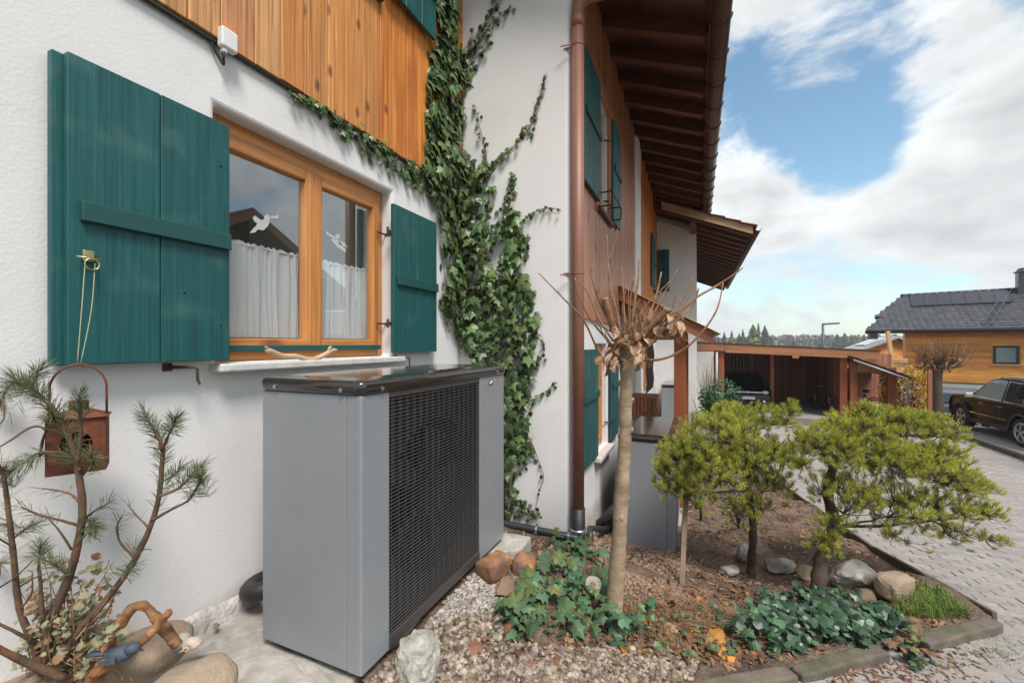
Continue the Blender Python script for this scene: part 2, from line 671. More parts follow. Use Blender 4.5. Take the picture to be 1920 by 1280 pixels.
pmat('paver_joint', (0.15, 0.13, 0.11), (0.12, 0.11, 0.07), scale=5, rough=1.0, bump=0.4, bscale=60)
pmat('asphalt', (0.30, 0.29, 0.28), (0.25, 0.245, 0.24), scale=3, rough=0.95, bump=0.2, bscale=90)
pmat('pebble', (0.31, 0.25, 0.195), (0.14, 0.10, 0.072), scale=25, rough=0.7, island=0.65, huevar=0.045, bump=0.1, spec=0.4)
pmat('pebble_white', (0.42, 0.385, 0.35), (0.24, 0.205, 0.18), scale=25, rough=0.75, island=0.3, huevar=0.02, bump=0.1, spec=0.4)
pmat('pebble_brown', (0.30, 0.20, 0.14), (0.20, 0.13, 0.09), scale=25, rough=0.85, island=0.4, huevar=0.03)
pmat('stone_grey', (0.40, 0.38, 0.33), (0.24, 0.22, 0.19), scale=5, rough=0.9, bump=0.8, bscale=16, c3=(0.50, 0.48, 0.44), c3scale=7, c3lo=0.55, c3hi=0.7, objrand=0.1)
pmat('stone_white', (0.46, 0.44, 0.385), (0.24, 0.225, 0.185), scale=16, rough=0.9, bump=0.9, bscale=14, c3=(0.22, 0.22, 0.15), c3scale=9, c3lo=0.58, c3hi=0.72)
pmat('stone_brown', (0.25, 0.16, 0.105), (0.16, 0.105, 0.07), scale=5, rough=0.85, bump=0.6, bscale=14, objrand=0.12)
pmat('stone_orange', (0.42, 0.19, 0.07), (0.20, 0.085, 0.04), scale=16, rough=0.8, bump=0.6, bscale=14, c3=(0.15, 0.085, 0.065), c3scale=9, c3lo=0.42, c3hi=0.62)
pmat('boulder_tan', (0.36, 0.275, 0.195), (0.25, 0.185, 0.125), scale=4, rough=0.9, bump=0.7, bscale=60, objrand=0.08, c3=(0.24, 0.19, 0.14), c3scale=3, c3lo=0.5, c3hi=0.66)
pmat('bark_grey', (0.40, 0.30, 0.205), (0.24, 0.165, 0.105), scale=14, detail=9, stretch=(0.45, 0.45, 1.2), rough=0.85, bump=0.5, bscale=24, c3=(0.20, 0.14, 0.09), c3scale=5, c3lo=0.5, c3hi=0.66, bdist=0.015)
pmat('bark_twig', (0.32, 0.18, 0.09), (0.16, 0.08, 0.04), scale=14, rough=0.7, bump=0.3, bscale=40, island=0.2)
pmat('bark_pine', (0.045, 0.030, 0.022), (0.085, 0.056, 0.040), scale=16, rough=0.95, bump=0.8, bscale=30)
pmat('bark_sapling', (0.15, 0.085, 0.05), (0.085, 0.052, 0.036), scale=22, rough=0.9, bump=0.5, bscale=50, c3=(0.25, 0.11, 0.05), c3scale=9, c3lo=0.55, c3hi=0.7)
pmat('bark_dark', (0.07, 0.05, 0.035), (0.11, 0.075, 0.05), scale=14, rough=0.95, bump=0.6, bscale=30)
pmat('driftwood_orange', (0.42, 0.225, 0.095), (0.14, 0.06, 0.026), scale=22, rough=0.75, bump=1.0, bscale=40, c3=(0.28, 0.11, 0.04), c3scale=9, c3lo=0.45, c3hi=0.6)
pmat('driftwood_pale', (0.56, 0.42, 0.29), (0.38, 0.26, 0.17), scale=12, stretch=XGR, rough=0.7, bump=0.4)
pmat('ivy_leaf', (0.135, 0.20, 0.066), (0.062, 0.115, 0.04), scale=14, rough=0.4, island=0.55, objrand=0.45, huevar=0.03, transl=0.12, spec=0.45)
pmat('ivy_leaf_pale', (0.14, 0.17, 0.05), (0.09, 0.12, 0.04), scale=14, rough=0.5, island=0.3, objrand=0.3, huevar=0.02, transl=0.15)
pmat('ground_ivy_leaf', (0.08, 0.16, 0.07), (0.045, 0.10, 0.05), scale=30, rough=0.5, island=0.4, objrand=0.35, huevar=0.03, transl=0.12)
pmat('dark_leaf', (0.042, 0.085, 0.042), (0.02, 0.046, 0.026), scale=14, rough=0.36, island=0.4, objrand=0.35, huevar=0.02, transl=0.1)
pmat('laurel_leaf', (0.055, 0.13, 0.05), (0.03, 0.08, 0.03), scale=10, rough=0.35, island=0.4, objrand=0.3, huevar=0.02, transl=0.12)
pmat('dead_leaf', (0.30, 0.165, 0.085), (0.18, 0.085, 0.045), scale=14, rough=0.8, island=0.35, objrand=0.35, huevar=0.02, transl=0.15)
pmat('dead_leaf_pale', (0.55, 0.38, 0.26), (0.40, 0.24, 0.15), scale=16, rough=0.75, island=0.2, objrand=0.25, huevar=0.015, transl=0.15)
pmat('yellow_leaf', (0.55, 0.30, 0.04), (0.45, 0.2, 0.03), scale=14, rough=0.7, island=0.3, objrand=0.3, huevar=0.02, transl=0.15)
pmat('hedge_leaf', (0.82, 0.54, 0.08), (0.55, 0.25, 0.045), scale=5, rough=0.7, island=0.5, huevar=0.035, transl=0.15)
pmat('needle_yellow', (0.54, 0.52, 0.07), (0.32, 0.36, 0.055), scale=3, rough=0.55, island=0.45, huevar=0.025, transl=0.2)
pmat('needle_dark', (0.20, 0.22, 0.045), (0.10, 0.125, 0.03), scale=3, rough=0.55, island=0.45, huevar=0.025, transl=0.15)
pmat('needle_green', (0.155, 0.18, 0.075), (0.085, 0.11, 0.055), scale=4, rough=0.5, island=0.45, huevar=0.03, transl=0.15)
pmat('herb_leaf', (0.20, 0.23, 0.14), (0.30, 0.26, 0.14), scale=8, rough=0.8, island=0.4, huevar=0.05, transl=0.15)
pmat('straw', (0.29, 0.175, 0.095), (0.17, 0.095, 0.052), scale=8, rough=0.9, island=0.4)
pmat('grass_blade', (0.15, 0.24, 0.035), (0.10, 0.17, 0.03), scale=6, rough=0.6, island=0.4, huevar=0.02, transl=0.2)
pmat('conifer_far', (0.085, 0.105, 0.055), (0.06, 0.08, 0.048), scale=0.5, rough=1.0, island=0.5, objrand=0.2)
pmat('conifer_yellow', (0.24, 0.235, 0.06), (0.17, 0.175, 0.05), scale=0.5, rough=1.0, island=0.5, objrand=0.2)
pmat('bare_wood_far', (0.2, 0.165, 0.15), (0.15, 0.13, 0.12), scale=0.2, rough=1.0, island=0.4)
pmat('white_paint', (0.84, 0.84, 0.84), (0.78, 0.78, 0.78), scale=3, rough=0.8)
pmat('hill_far', (0.10, 0.115, 0.11), (0.085, 0.10, 0.095), scale=0.02, rough=1.0)
pmat('carport_wood', (0.36, 0.15, 0.08), (0.24, 0.09, 0.05), scale=6, stretch=VGR, rough=0.65, objrand=0.3, knots=1.5)
pmat('carport_beam', (0.40, 0.175, 0.075), (0.28, 0.115, 0.05), scale=5, stretch=YGR, rough=0.6, bump=0.15, objrand=0.1)
pmat('post_red', (0.33, 0.095, 0.03), (0.2, 0.05, 0.018), scale=7, stretch=VGR, rough=0.6, bump=0.15, objrand=0.15)
pmat('canopy_wood', (0.34, 0.125, 0.06), (0.23, 0.08, 0.038), scale=7, stretch=YGR, rough=0.6, bump=0.15)
pmat('house_plank', (0.72, 0.33, 0.075), (0.60, 0.23, 0.045), scale=4, stretch=(1, 0.06, 1), rough=0.6, objrand=0.22, huevar=0.01)
pmat('timber_light', (0.62, 0.40, 0.2), (0.5, 0.29, 0.13), scale=6, stretch=VGR, rough=0.6)
pmat('slate_tile', (0.075, 0.072, 0.082), (0.05, 0.05, 0.058), scale=8, rough=0.38, objrand=0.2, island=0.25)
pmat('solar_glass', (0.03, 0.027, 0.035), (0.024, 0.022, 0.03), scale=3, rough=0.22, spec=0.5)
pmat('solar_painted_glare', (0.6, 0.63, 0.66), rough=0.35)  # whitish base colour stands in for glare on the roof panel
pmat('chimney_metal', (0.055, 0.06, 0.075), rough=0.4)
pmat('anthracite', (0.02, 0.022, 0.026), rough=0.4)
pmat('lamp_metal', (0.07, 0.10, 0.10), rough=0.5, metal=0.3)
pmat('zinc', (0.42, 0.42, 0.42), (0.36, 0.36, 0.36), scale=8, rough=0.5, metal=0.3)
pmat('car_black', (0.012, 0.0095, 0.009), rough=0.2, coat=0.25, spec=0.3)
pmat('car_grey', (0.10, 0.11, 0.125), rough=0.35, coat=0.3)
pmat('car_glass', (0.018, 0.024, 0.026), rough=0.04, spec=0.9)
pmat('car_glass_painted_sky', (0.22, 0.28, 0.29), rough=0.06, spec=0.9)  # pale base colour stands in for sky mirrored in the glass
pmat('chrome', (0.65, 0.65, 0.65), rough=0.14, metal=1.0)
pmat('tyre', (0.016, 0.016, 0.016), rough=0.85)
pmat('alloy', (0.52, 0.52, 0.53), rough=0.28, metal=0.8)
pmat('lamp_red', (0.35, 0.02, 0.015), rough=0.15, coat=0.5)
pmat('lamp_clear', (0.75, 0.74, 0.72), rough=0.1, coat=0.6)
pmat('plate_white', (0.75, 0.75, 0.75), rough=0.4)
pmat('plate_blue', (0.02, 0.06, 0.35), rough=0.4)
pmat('ink', (0.01, 0.01, 0.01), rough=0.6)
pmat('sticker_white', (0.5, 0.52, 0.52), (0.42, 0.44, 0.44), scale=40, rough=0.6)
pmat('room_dark', (0.09, 0.088, 0.085), rough=0.95)
pmat('room_wall', (0.42, 0.41, 0.39), rough=0.95)
pmat('bird_blue', (0.065, 0.085, 0.115), (0.04, 0.055, 0.075), scale=30, rough=0.6, bump=0.3)
pmat('shell', (0.55, 0.45, 0.38), (0.40, 0.30, 0.24), scale=30, rough=0.7, bump=0.6)
pmat('fossil', (0.52, 0.46, 0.40), (0.40, 0.34, 0.28), scale=20, rough=0.8, bump=0.3)
pmat('string', (0.32, 0.33, 0.2), rough=0.9)
pmat('leather_black', (0.012, 0.012, 0.012), rough=0.6)
pmat('planter_wood', (0.36, 0.115, 0.05), (0.24, 0.07, 0.03), scale=6, stretch=XGR, rough=0.6, objrand=0.2)
pmat('stake_wood', (0.27, 0.19, 0.13), (0.17, 0.115, 0.078), scale=9, stretch=VGR, rough=0.85, bump=0.3)
pmat('stake_green', (0.03, 0.06, 0.025), rough=0.7)
pmat('cottage_white', (0.5, 0.48, 0.45), rough=0.9)


def glass_mat(name, tint=(0.99, 1.0, 1.0), refl=0.3):
    m, t, b = new_mat(name)
    t.nodes.remove(b)
    gl = N(t, 'ShaderNodeBsdfGlossy')
    gl.inputs['Roughness'].default_value = 0.0
    gl.inputs['Color'].default_value = (0.93, 0.96, 1.0, 1)
    tr = N(t, 'ShaderNodeBsdfTransparent')
    tr.inputs['Color'].default_value = (*tint, 1)
    lw = N(t, 'ShaderNodeFresnel')
    lw.inputs['IOR'].default_value = 1.5
    gm = N(t, 'ShaderNodeNewGeometry')
    fac = math_n(t, 'MULTIPLY', math_n(t, 'ADD', lw.outputs[0], refl, clamp=True), math_n(t, 'SUBTRACT', 1.0, gm.outputs['Backfacing']))
    ms = N(t, 'ShaderNodeMixShader')
    t.links.new(fac, ms.inputs[0])
    t.links.new(tr.outputs[0], ms.inputs[1])
    t.links.new(gl.outputs[0], ms.inputs[2])
    t.links.new(ms.outputs[0], t.nodes['Material Output'].inputs['Surface'])
    MATS[name] = m


glass_mat('window_glass', refl=0.21)

m_, t_, b_ = new_mat('curtain_cloth')
b_.inputs['Base Color'].default_value = (0.96, 0.965, 0.96, 1)
b_.inputs['Roughness'].default_value = 0.9
tr_ = N(t_, 'ShaderNodeBsdfTranslucent')
tr_.inputs['Color'].default_value = (0.85, 0.85, 0.84, 1)
tp_ = N(t_, 'ShaderNodeBsdfTransparent')
ms_ = N(t_, 'ShaderNodeMixShader')
ms_.inputs[0].default_value = 0.35
t_.links.new(b_.outputs[0], ms_.inputs[1])
t_.links.new(tr_.outputs[0], ms_.inputs[2])
ms2_ = N(t_, 'ShaderNodeMixShader')
ms2_.inputs[0].default_value = 0.08
t_.links.new(ms_.outputs[0], ms2_.inputs[1])
t_.links.new(tp_.outputs[0], ms2_.inputs[2])
t_.links.new(ms2_.outputs[0], t_.nodes['Material Output'].inputs['Surface'])
MATS['curtain_cloth'] = m_


def weather_plaster(m, z0, hgt, amount):
    """splash dirt above ground level z0 and a few hairline cracks"""
    t = m.node_tree
    b = t.nodes['Principled BSDF']
    L = t.links.new
    src = b.inputs['Base Color'].links[0].from_socket
    tc_ = N(t, 'ShaderNodeTexCoord')
    sx = N(t, 'ShaderNodeSeparateXYZ')
    L(tc_.outputs['Object'], sx.inputs[0])
    nz = N(t, 'ShaderNodeTexNoise')
    nz.inputs['Scale'].default_value = 5.0
    nz.inputs['Detail'].default_value = 8
    nz.inputs['Roughness'].default_value = 0.65
    L(tc_.outputs['Object'], nz.inputs['Vector'])
    h = math_n(t, 'MULTIPLY', math_n(t, 'SUBTRACT', sx.outputs[2], z0), 1.0 / hgt)
    lim = math_n(t, 'SUBTRACT', math_n(t, 'MULTIPLY', nz.outputs['Fac'], 2.0), h)
    mr = N(t, 'ShaderNodeMapRange')
    mr.inputs['From Min'].default_value = 0.35
    mr.inputs['From Max'].default_value = 1.1
    mr.inputs['To Max'].default_value = amount
    L(lim, mr.inputs['Value'])
    mx_ = N(t, 'ShaderNodeMix', data_type='RGBA')
    L(mr.outputs[0], mx_.inputs['Factor'])
    L(src, mx_.inputs['A'])
    mx_.inputs['B'].default_value = (0.42, 0.37, 0.31, 1)
    # cracks
    vo = N(t, 'ShaderNodeTexVoronoi')
    vo.feature = 'DISTANCE_TO_EDGE'
    vo.inputs['Scale'].default_value = 1.7
    dv = N(t, 'ShaderNodeVectorMath', operation='MULTIPLY_ADD')
    n2 = N(t, 'ShaderNodeTexNoise')
    n2.inputs['Scale'].default_value = 7
    n2.inputs['Detail'].default_value = 6
    L(tc_.outputs['Object'], n2.inputs['Vector'])
    L(n2.outputs['Color'], dv.inputs[0])
    dv.inputs[1].default_value = (0.28, 0.28, 0.28)
    L(tc_.outputs['Object'], dv.inputs[2])
    L(dv.outputs[0], vo.inputs['Vector'])
    lt = N(t, 'ShaderNodeMapRange')
    lt.inputs['From Min'].default_value = 0.0
    lt.inputs['From Max'].default_value = 0.006
    lt.inputs['To Min'].default_value = 1.0
    lt.inputs['To Max'].default_value = 0.0
    L(vo.outputs['Distance'], lt.inputs['Value'])
    n3 = N(t, 'ShaderNodeTexNoise')
    n3.inputs['Scale'].default_value = 1.1
    L(tc_.outputs['Object'], n3.inputs['Vector'])
    mk = N(t, 'ShaderNodeMapRange')
    mk.inputs['From Min'].default_value = 0.52
    mk.inputs['From Max'].default_value = 0.62
    mk.inputs['To Max'].default_value = 0.42
    L(n3.outputs['Fac'], mk.inputs['Value'])
    mc = N(t, 'ShaderNodeMix', data_type='RGBA')
    L(math_n(t, 'MULTIPLY', lt.outputs[0], mk.outputs[0]), mc.inputs['Factor'])
    L(mx_.outputs['Result'], mc.inputs['A'])
    mc.inputs['B'].default_value = (0.36, 0.33, 0.30, 1)
    L(mc.outputs['Result'], b.inputs['Base Color'])


M['plaster_wing'] = M['plaster'].copy()
M['plaster_wing'].name = 'plaster_wing'
weather_plaster(M['plaster'], 0.02, 0.16, 0.75)
weather_plaster(M['plaster_wing'], -0.42, 0.16, 0.7)

# ------------------------------------------------------------------ ground
def zp(X, Y):
    """height of the paved drive"""
    z = -0.18 - 0.115 * min(max(X, -3.0), 12.0)
    if Y < -8.6 and X > 19.2:
        z -= 0.13 * min(X - 19.2, 4.5) * min(1.0, (-8.6 - Y))
    return z


BED_PTS = [(1.3, 1.06, -.03), (1.8, 1.08, -.018), (2.2, 1.08, -.022), (2.55, 1.0, -.10), (1.5, .98, -.06), (2.0, .96, -.08), (1.3, 1.2, -.008), (1.8, 1.2, -.008), (2.2, 1.2, -.012), (2.17, .1, -.35), (1.6, .7, -.22), (2.9, -.7, -.46), (3.7, -1.55, -.56), (2.4, .45, -.29),
           (2.9, 1.3, -.22), (3.3, 1.2, -.32), (3.2, .85, -.36), (3.6, .4, -.55), (4.3, .45, -.755), (4.3, -.3, -.77), (5.6, .3, -.80), (5, -1.2, -.74), (3.5, -.5, -.62),
           (8, .5, -1.1), (8, -1.2, -1.07), (11, .5, -1.38), (11, -1, -1.44), (4.6, -.5, -.80), (3.9, -1.1, -.64), (6, -1.3, -.86)]


for t_k, z_k in ((.15, -.17), (.5, -.23), (.85, -.29), (1.2, -.355), (1.5, -.39), (1.85, -.43), (2.1, -.455), (2.5, -.485), (2.9, -.51), (3.3, -.535), (3.65, -.56)):
    BED_PTS.append((1.30 + .6805 * t_k + .07, .97 - .7327 * t_k + .065, z_k))


def zb(X, Y, rough=True):
    sw = sz = 0.0
    for a, b, z in BED_PTS:
        d2 = (X - a) ** 2 + (Y - b) ** 2 + 0.01
        w = 1.0 / (d2 * d2)
        sw += w
        sz += w * z
    z = sz / sw
    if rough:
        z += 0.014 * mnoise.fractal(V(X * 5, Y * 5, 0), 1.0, 2.0, 4)
    return z


BOUND = [(1.25, 1.05), (3.87, -1.80), (5.15, -1.55), (7.0, -1.38), (10.0, -1.15), (12.6, -1.0)]


def yr(X):
    for (a, b), (c, d) in zip(BOUND, BOUND[1:]):
        if X <= c:
            return b + (d - b) * (X - a) / (c - a)
    return BOUND[-1][1]


def on_bed(x, y):
    """point of the bed surface seen at pixel x,y"""
    z = -0.4
    p = None
    for _ in range(14):
        p = PZ(x, y, z)
        z = lerp(z, zb(p.x, p.y, False), 0.6)
    return V(p.x, p.y, zb(p.x, p.y))


def on_pave(x, y):
    z = -0.7
    for _ in range(14):
        p = PZ(x, y, z)
        z = lerp(z, zp(p.x, p.y), 0.6)
    return V(p.x, p.y, zp(p.x, p.y))


mb = MB()
S_ = 940.0
mb.add([(-S_, -S_, -3.2), (S_, -S_, -3.2), (S_, S_, -3.2), (-S_, S_, -3.2)], [(0, 1, 2, 3)])
struct(mb.build('ground', M['far_grass']))

# base sheet of the drive, following its slope
mb = MB()
xs_ = [-6, -3] + [x * 0.5 for x in range(-5, 3)] + [1.24, 1.26] + [x * 0.5 for x in range(3, 25)] + [12.49, 12.51, 13, 14, 15, 16, 18, 20, 21, 22.5, 24, 27, 32, 42, 60]
ny = 16
for X in xs_:
    yhi = 2.2 if (X < 1.25 or X > 12.5) else yr(X) - 0.012
    for j in range(ny):
        Y = lerp(-40, yhi, 1 - (1 - j / (ny - 1)) ** 2.4)
        mb.v.append((X, Y, zp(X, Y) - 0.022))
for i in range(len(xs_) - 1):
    for j in range(ny - 1):
        a = i * ny + j
        mb.f.append((a, a + ny, a + ny + 1, a + 1))
pavement = struct(mb.build('pavement', M['paver_joint']))

# planting bed
mb = MB()
cols = [1.25 + 0.05 * k for k in range(0, 28)] + [2.62, 2.63] + [2.66 + 0.05 * k for k in range(15)] + [3.395, 3.405] + [3.45 + 0.055 * k for k in range(60)] + [6.8 + 0.15 * k for k in range(39)]
cols = sorted(set(round(c_, 4) for c_ in cols))
NV = 46
for X in cols:
    y0 = yr(X) - 0.01
    y1 = (1.24 if X < 2.3 else 1.1) if X < 2.625 else (2.02 if X < 3.4 else 0.98)
    for j in range(NV + 1):
        Y = lerp(y0, y1, j / NV)
        mb.v.append((X, Y, zb(X, Y)))
for i in range(len(cols) - 1):
    for j in range(NV):
        a = i * (NV + 1) + j
        mb.f.append((a, a + NV + 1, a + NV + 2, a + 1))
struct(mb.build('garden_bed', M['soil'], smooth=True))

# raised earth at the left between slab and wall
mb = MB()
nx_, ny_ = 40, 40
for i in range(nx_ + 1):
    for j in range(ny_ + 1):
        X = lerp(-0.6, 1.02, i / nx_)
        Y = lerp(1.15, 2.02, j / ny_)
        h = 0.26 * math.exp(-((X - 0.45) / 0.42) ** 2 - ((Y - 1.95) / 0.42) ** 2)
        z = -0.22 + h * 1.35 + 0.012 * mnoise.fractal(V(X * 6, Y * 6, 3), 1.0, 2.0, 3)
        mb.v.append((X, Y, z))
for i in range(nx_):
    for j in range(ny_):
        a = i * (ny_ + 1) + j
        mb.f.append((a, a + ny_ + 1, a + ny_ + 2, a + 1))
struct(mb.build('earth_bank', M['soil'], smooth=True))

# concrete slab under the first heat pump
mb = MB()
nx_, ny_ = 36, 20
gx = [lerp(0.62, 2.62, i / nx_) for i in range(nx_ + 1)]
for X in gx:
    yfront = (1.0 if X < 1.2 else 1.19) if X < 2.30 else (1.0 if X > 2.42 else lerp(1.19, 1.0, (X - 2.30) / .12))
    for Y in [lerp(yfront, 2.03, j / ny_) for j in range(ny_ + 1)]:
        e = 0.010 * mnoise.fractal(V(X * 4, Y * 4, 9), 1.0, 2.0, 3)
        mb.v.append((X, Y, -0.012 + e))
for i in range(nx_):
    for j in range(ny_):
        a = i * (ny_ + 1) + j
        mb.f.append((a, a + ny_ + 1, a + ny_ + 2, a + 1))
n0 = len(mb.v)
ring = [i * (ny_ + 1) for i in range(nx_ + 1)] + [nx_ * (ny_ + 1) + j for j in range(1, ny_ + 1)]
for r_ in ring:
    p = mb.v[r_]
    mb.v.append((p[0], p[1], -0.5))
for k in range(len(ring) - 1):
    mb.f.append((ring[k + 1], ring[k], n0 + k, n0 + k + 1))
struct(mb.build('foundation_slab', M['concrete'], bevel=0.012))

# far ground: low hills and forest floor
mb = MB()
NA = 60
for ring_, (rad, hh) in enumerate(((330, -3.0), (420, 3.0), (520, 7.5), (700, 10.0), (900, 4))):
    for k in range(NA + 1):
        an = lerp(R(-75), R(75), k / NA) + TH - R(10)
        z = hh + (hh * 0.28 * mnoise.fractal(V(k * 0.17, ring_ * 2.1, 1.0), 1.0, 2.0, 4) if hh > 0 else 0)
        mb.v.append((rad * math.cos(an), rad * math.sin(an), z))
for r_ in range(4):
    for k in range(NA):
        a = r_ * (NA + 1) + k
        mb.f.append((a, a + NA + 1, a + NA + 2, a + 1))
struct(mb.build('hills', M['hill_far'], smooth=True))

# ------------------------------------------------------------------ kerbs
ka, kb, kc = V(1.30, 0.97, 0), V(2.93, -0.82, 0), V(3.80, -1.76, 0)
kdir = (kc - ka).normalized()
knor = V(kdir.y, -kdir.x, 0)


def kerb_stone(a, b, za, zb_, label, w=0.085, h=0.24):
    a = V(a.x, a.y, za - h / 2)
    b = V(b.x, b.y, zb_ - h / 2)
    m = MB()
    n = 7
    d = (b - a) / n
    rs = random.Random(int(a.x * 100))
    for k in range(n + 1):
        c = a + d * k
        j = lambda: rs.uniform(-.004, .004)
        for s, t in ((-1, -1), (1, -1), (1, 1), (-1, 1)):
            q = c - knor * (s * w / 2 + j()) + V(0, 0, t * h / 2 + (j() if t > 0 else 0))
            m.v.append(tuple(q))
    for k in range(n):
        o = k * 4
        for e in range(4):
            m.f.append((o + e, o + (e + 1) % 4, o + 4 + (e + 1) % 4, o + 4 + e))
    m.f.append((3, 2, 1, 0))
    m.f.append((n * 4, n * 4 + 1, n * 4 + 2, n * 4 + 3))
    o = m.build('kerb_stone', M['kerb_concrete'], bevel=0.012)
    tag(o, label, 'kerb stone', 'concrete kerb stones edging the planting bed')
    return o


def klen(t):
    return ka + kdir * t


L1 = (kb - ka).length
kerb_stone(klen(-0.12), klen(1.16), -0.16, -0.33, 'mossy concrete kerb stone next to the pale rough boulder by the heat pump')
kerb_stone(klen(1.175), klen(1.92), -0.335, -0.43, 'concrete kerb stone at the lower picture edge below the gravel and orange leaf')
kerb_stone(klen(1.945), klen(2.62), -0.435, -0.475, 'concrete kerb stone in front of the dark green leafy ground cover, crack at one end')
kerb_stone(klen(2.98), klen(3.74), -0.515, -0.55, 'concrete kerb stone at the bed corner below the bright grass tuft')
# thin edging along the drive
for q, ((x0, y0), (x1, y1)) in enumerate(zip(BOUND[1:], BOUND[2:])):
    m = MB()
    m.bar((x0, y0 - .012, zp(x0, y0) + (-.01 if q else 0.02)), (x1, y1 - .012, zp(x1, y1) + 0.0), 0.03, 0.16)
    o = m.build('bed_edging', M['kerb_concrete'], bevel=0.005)
    tag(o, ['dark flush edging strip between the pine bed and the drive, beside the grass tuft', 'dark edging strip between planting bed and drive behind the right dwarf pine',
            'dark edging strip of the narrow bed by the second heat pump', 'far edging strip of the bed near the laurel shrub'][q], 'edging')

# ------------------------------------------------------------------ paving stones
PW, PL = 0.098, 0.20
# both long sides follow the same wave, so that rows laid half a stone apart still interlock
outl = [(-PL / 2 + PL * t / 8, -PW / 2 + 0.004 * math.cos(t * math.pi / 2)) for t in range(9)]
top = [(x, y + PW) for x, y in reversed(outl)]
hexo = outl + top
m = MB()
nh = len(hexo)
for z, s in ((-0.034, 1.0), (-0.005, 1.0), (0.0, 0.955)):
    for x, y in hexo:
        m.v.append((y * s, x * s, z))
m.f.append(tuple(reversed([2 * nh + k for k in range(nh)])))
for lv in (0, 1):
    for k in range(nh):
        a = lv * nh + k
        b = lv * nh + (k + 1) % nh
        m.f.append((b, a, a + nh, b + nh))
paver_v, paver_f = np.array(m.v), list(m.f)
pme = bpy.data.meshes.new('paving_stone')
pme.from_pydata(m.v, [], m.f)
pme.materials.append(M['paver'])
cand = []
row = 0
X = 0.0
while X < 17.5:
    off_ = (row % 2) * PL / 2 + 0.02 * mnoise.noise(V(row * .3, 0, 0))
    for k in range(-60, 12):
        Y = k * (PL + 0.004) + off_
        if Y < -7.1 or Y > 1.2:
            continue
        # outside the bed
        if X > 1.2 and Y > yr(X) - (0.0 if X < 3.8 else 0.04):
            continue
        z = zp(X, Y)
        d = X * CT + Y * ST
        if d < 0.5:
            continue
        px_, py_, _ = proj((X, Y, z))
        if 900 < px_ < 2350 and 640 < py_ < 1750:
            cand.append((d if 1250 < px_ < 1960 and py_ < 1330 else d + 40, X, Y, z))
    X += PW + 0.007
    row += 1
cand.sort()
SL = math.atan(0.115)
mbS = MB()
for i, (d, X, Y, z) in enumerate(cand):
    tz = rng.normal() * 0.0022
    rx, ry, rz = rng.normal() * 0.010, SL + rng.normal() * 0.010, rng.normal() * 0.018
    if X > 12:
        ry -= SL
    Mx = Matrix.Translation(V(X, Y, z + tz)) @ Matrix.Rotation(rz, 4, 'Z') @ Matrix.Rotation(ry, 4, 'Y') @ Matrix.Rotation(rx, 4, 'X')
    if i < 300:
        inst(pme, 'paving_stone', pavement, Mx)
    else:
        A = np.array(Mx)
        mbS.add(paver_v @ A[:3, :3].T + A[:3, 3], paver_f)
mbS.build('paving_stones', M['paver'], parent=pavement, kind='stuff')

# road strip and kerb by the parked cars
mb = MB()
for X in (10, 12, 14, 16, 18, 19.2):
    for Y in (-7.42, -9.5, -14):
        mb.v.append((X, Y, max(zp(X, -7) + 0.05, -1.50)))
for i in range(5):
    for j in range(2):
        a = i * 3 + j
        mb.f.append((a, a + 1, a + 4, a + 3))
struct(mb.build('parking_bay', M['asphalt']))
for k, lab in enumerate(('kerb stone of the parking bay at the right picture edge, below the rear wheel', 'kerb stone of the parking bay below the off-road car rear door', 'kerb stone of the parking bay below the off-road car front door',
                         'kerb stone of the parking bay below the off-road car front wheel', 'kerb stone of the parking bay nearest the second pollarded tree')):
    X0 = 13.85 + k * 1.0
    m = MB()
    za, zc = max(zp(X0, -7) + .07, -1.47), max(zp(X0 + .99, -7) + .07, -1.47)
    m.bar((X0, -7.36, za - .12), (X0 + .985, -7.36, zc - .12), 0.11, 0.26)
    o = m.build('kerb_stone', M['kerb_concrete'], bevel=0.012)
    tag(o, lab, 'kerb stone', 'kerb stones along the parking bay')


# ------------------------------------------------------------------ house with the heat pumps
house = thing('terraced_house', 'white plastered alpine house with orange timber boarding, green shutters and ivy', 'house', (1.0, 2.0, 0.0))


def wall_holes(o, u, nrm, us, vs_, holes, depth, vtop=None):
    """front sheet on o + u*s + z*t with rectangular holes that get reveals; vtop(s) overrides the top"""
    m = MB()
    o, u, nrm = Vector(o), Vector(u), Vector(nrm)
    nv = len(vs_)
    for s in us:
        for k, t in enumerate(vs_):
            m.v.append(tuple(o + u * s + V(0, 0, t)))
    flip = u.cross(V(0, 0, 1)).dot(nrm) < 0

    def face(q):
        m.f.append(tuple(reversed(q)) if flip else tuple(q))
    for i in range(len(us) - 1):
        for j in range(nv - 1):
            a = i * nv + j
            q = (a, a + nv, a + nv + 1, a + 1)
            if (i, j) in holes:
                b = len(m.v)
                for w in q:
                    m.v.append(tuple(Vector(m.v[w]) - nrm * depth))
                for e in range(4):
                    face((q[e], q[(e + 1) % 4], b + (e + 1) % 4, b + e))
            else:
                face(q)
    return m


WA = 2.0
m = wall_holes((0, WA, 0), (1, 0, 0), (0, -1, 0), [-3.5, 1.233, 2.45, 3.4], [-.6, 1.165, 2.335, 5.12], {(1, 1)}, 0.26)
m.build('wall', M['plaster'], house, bevel=0.022, seg=3)
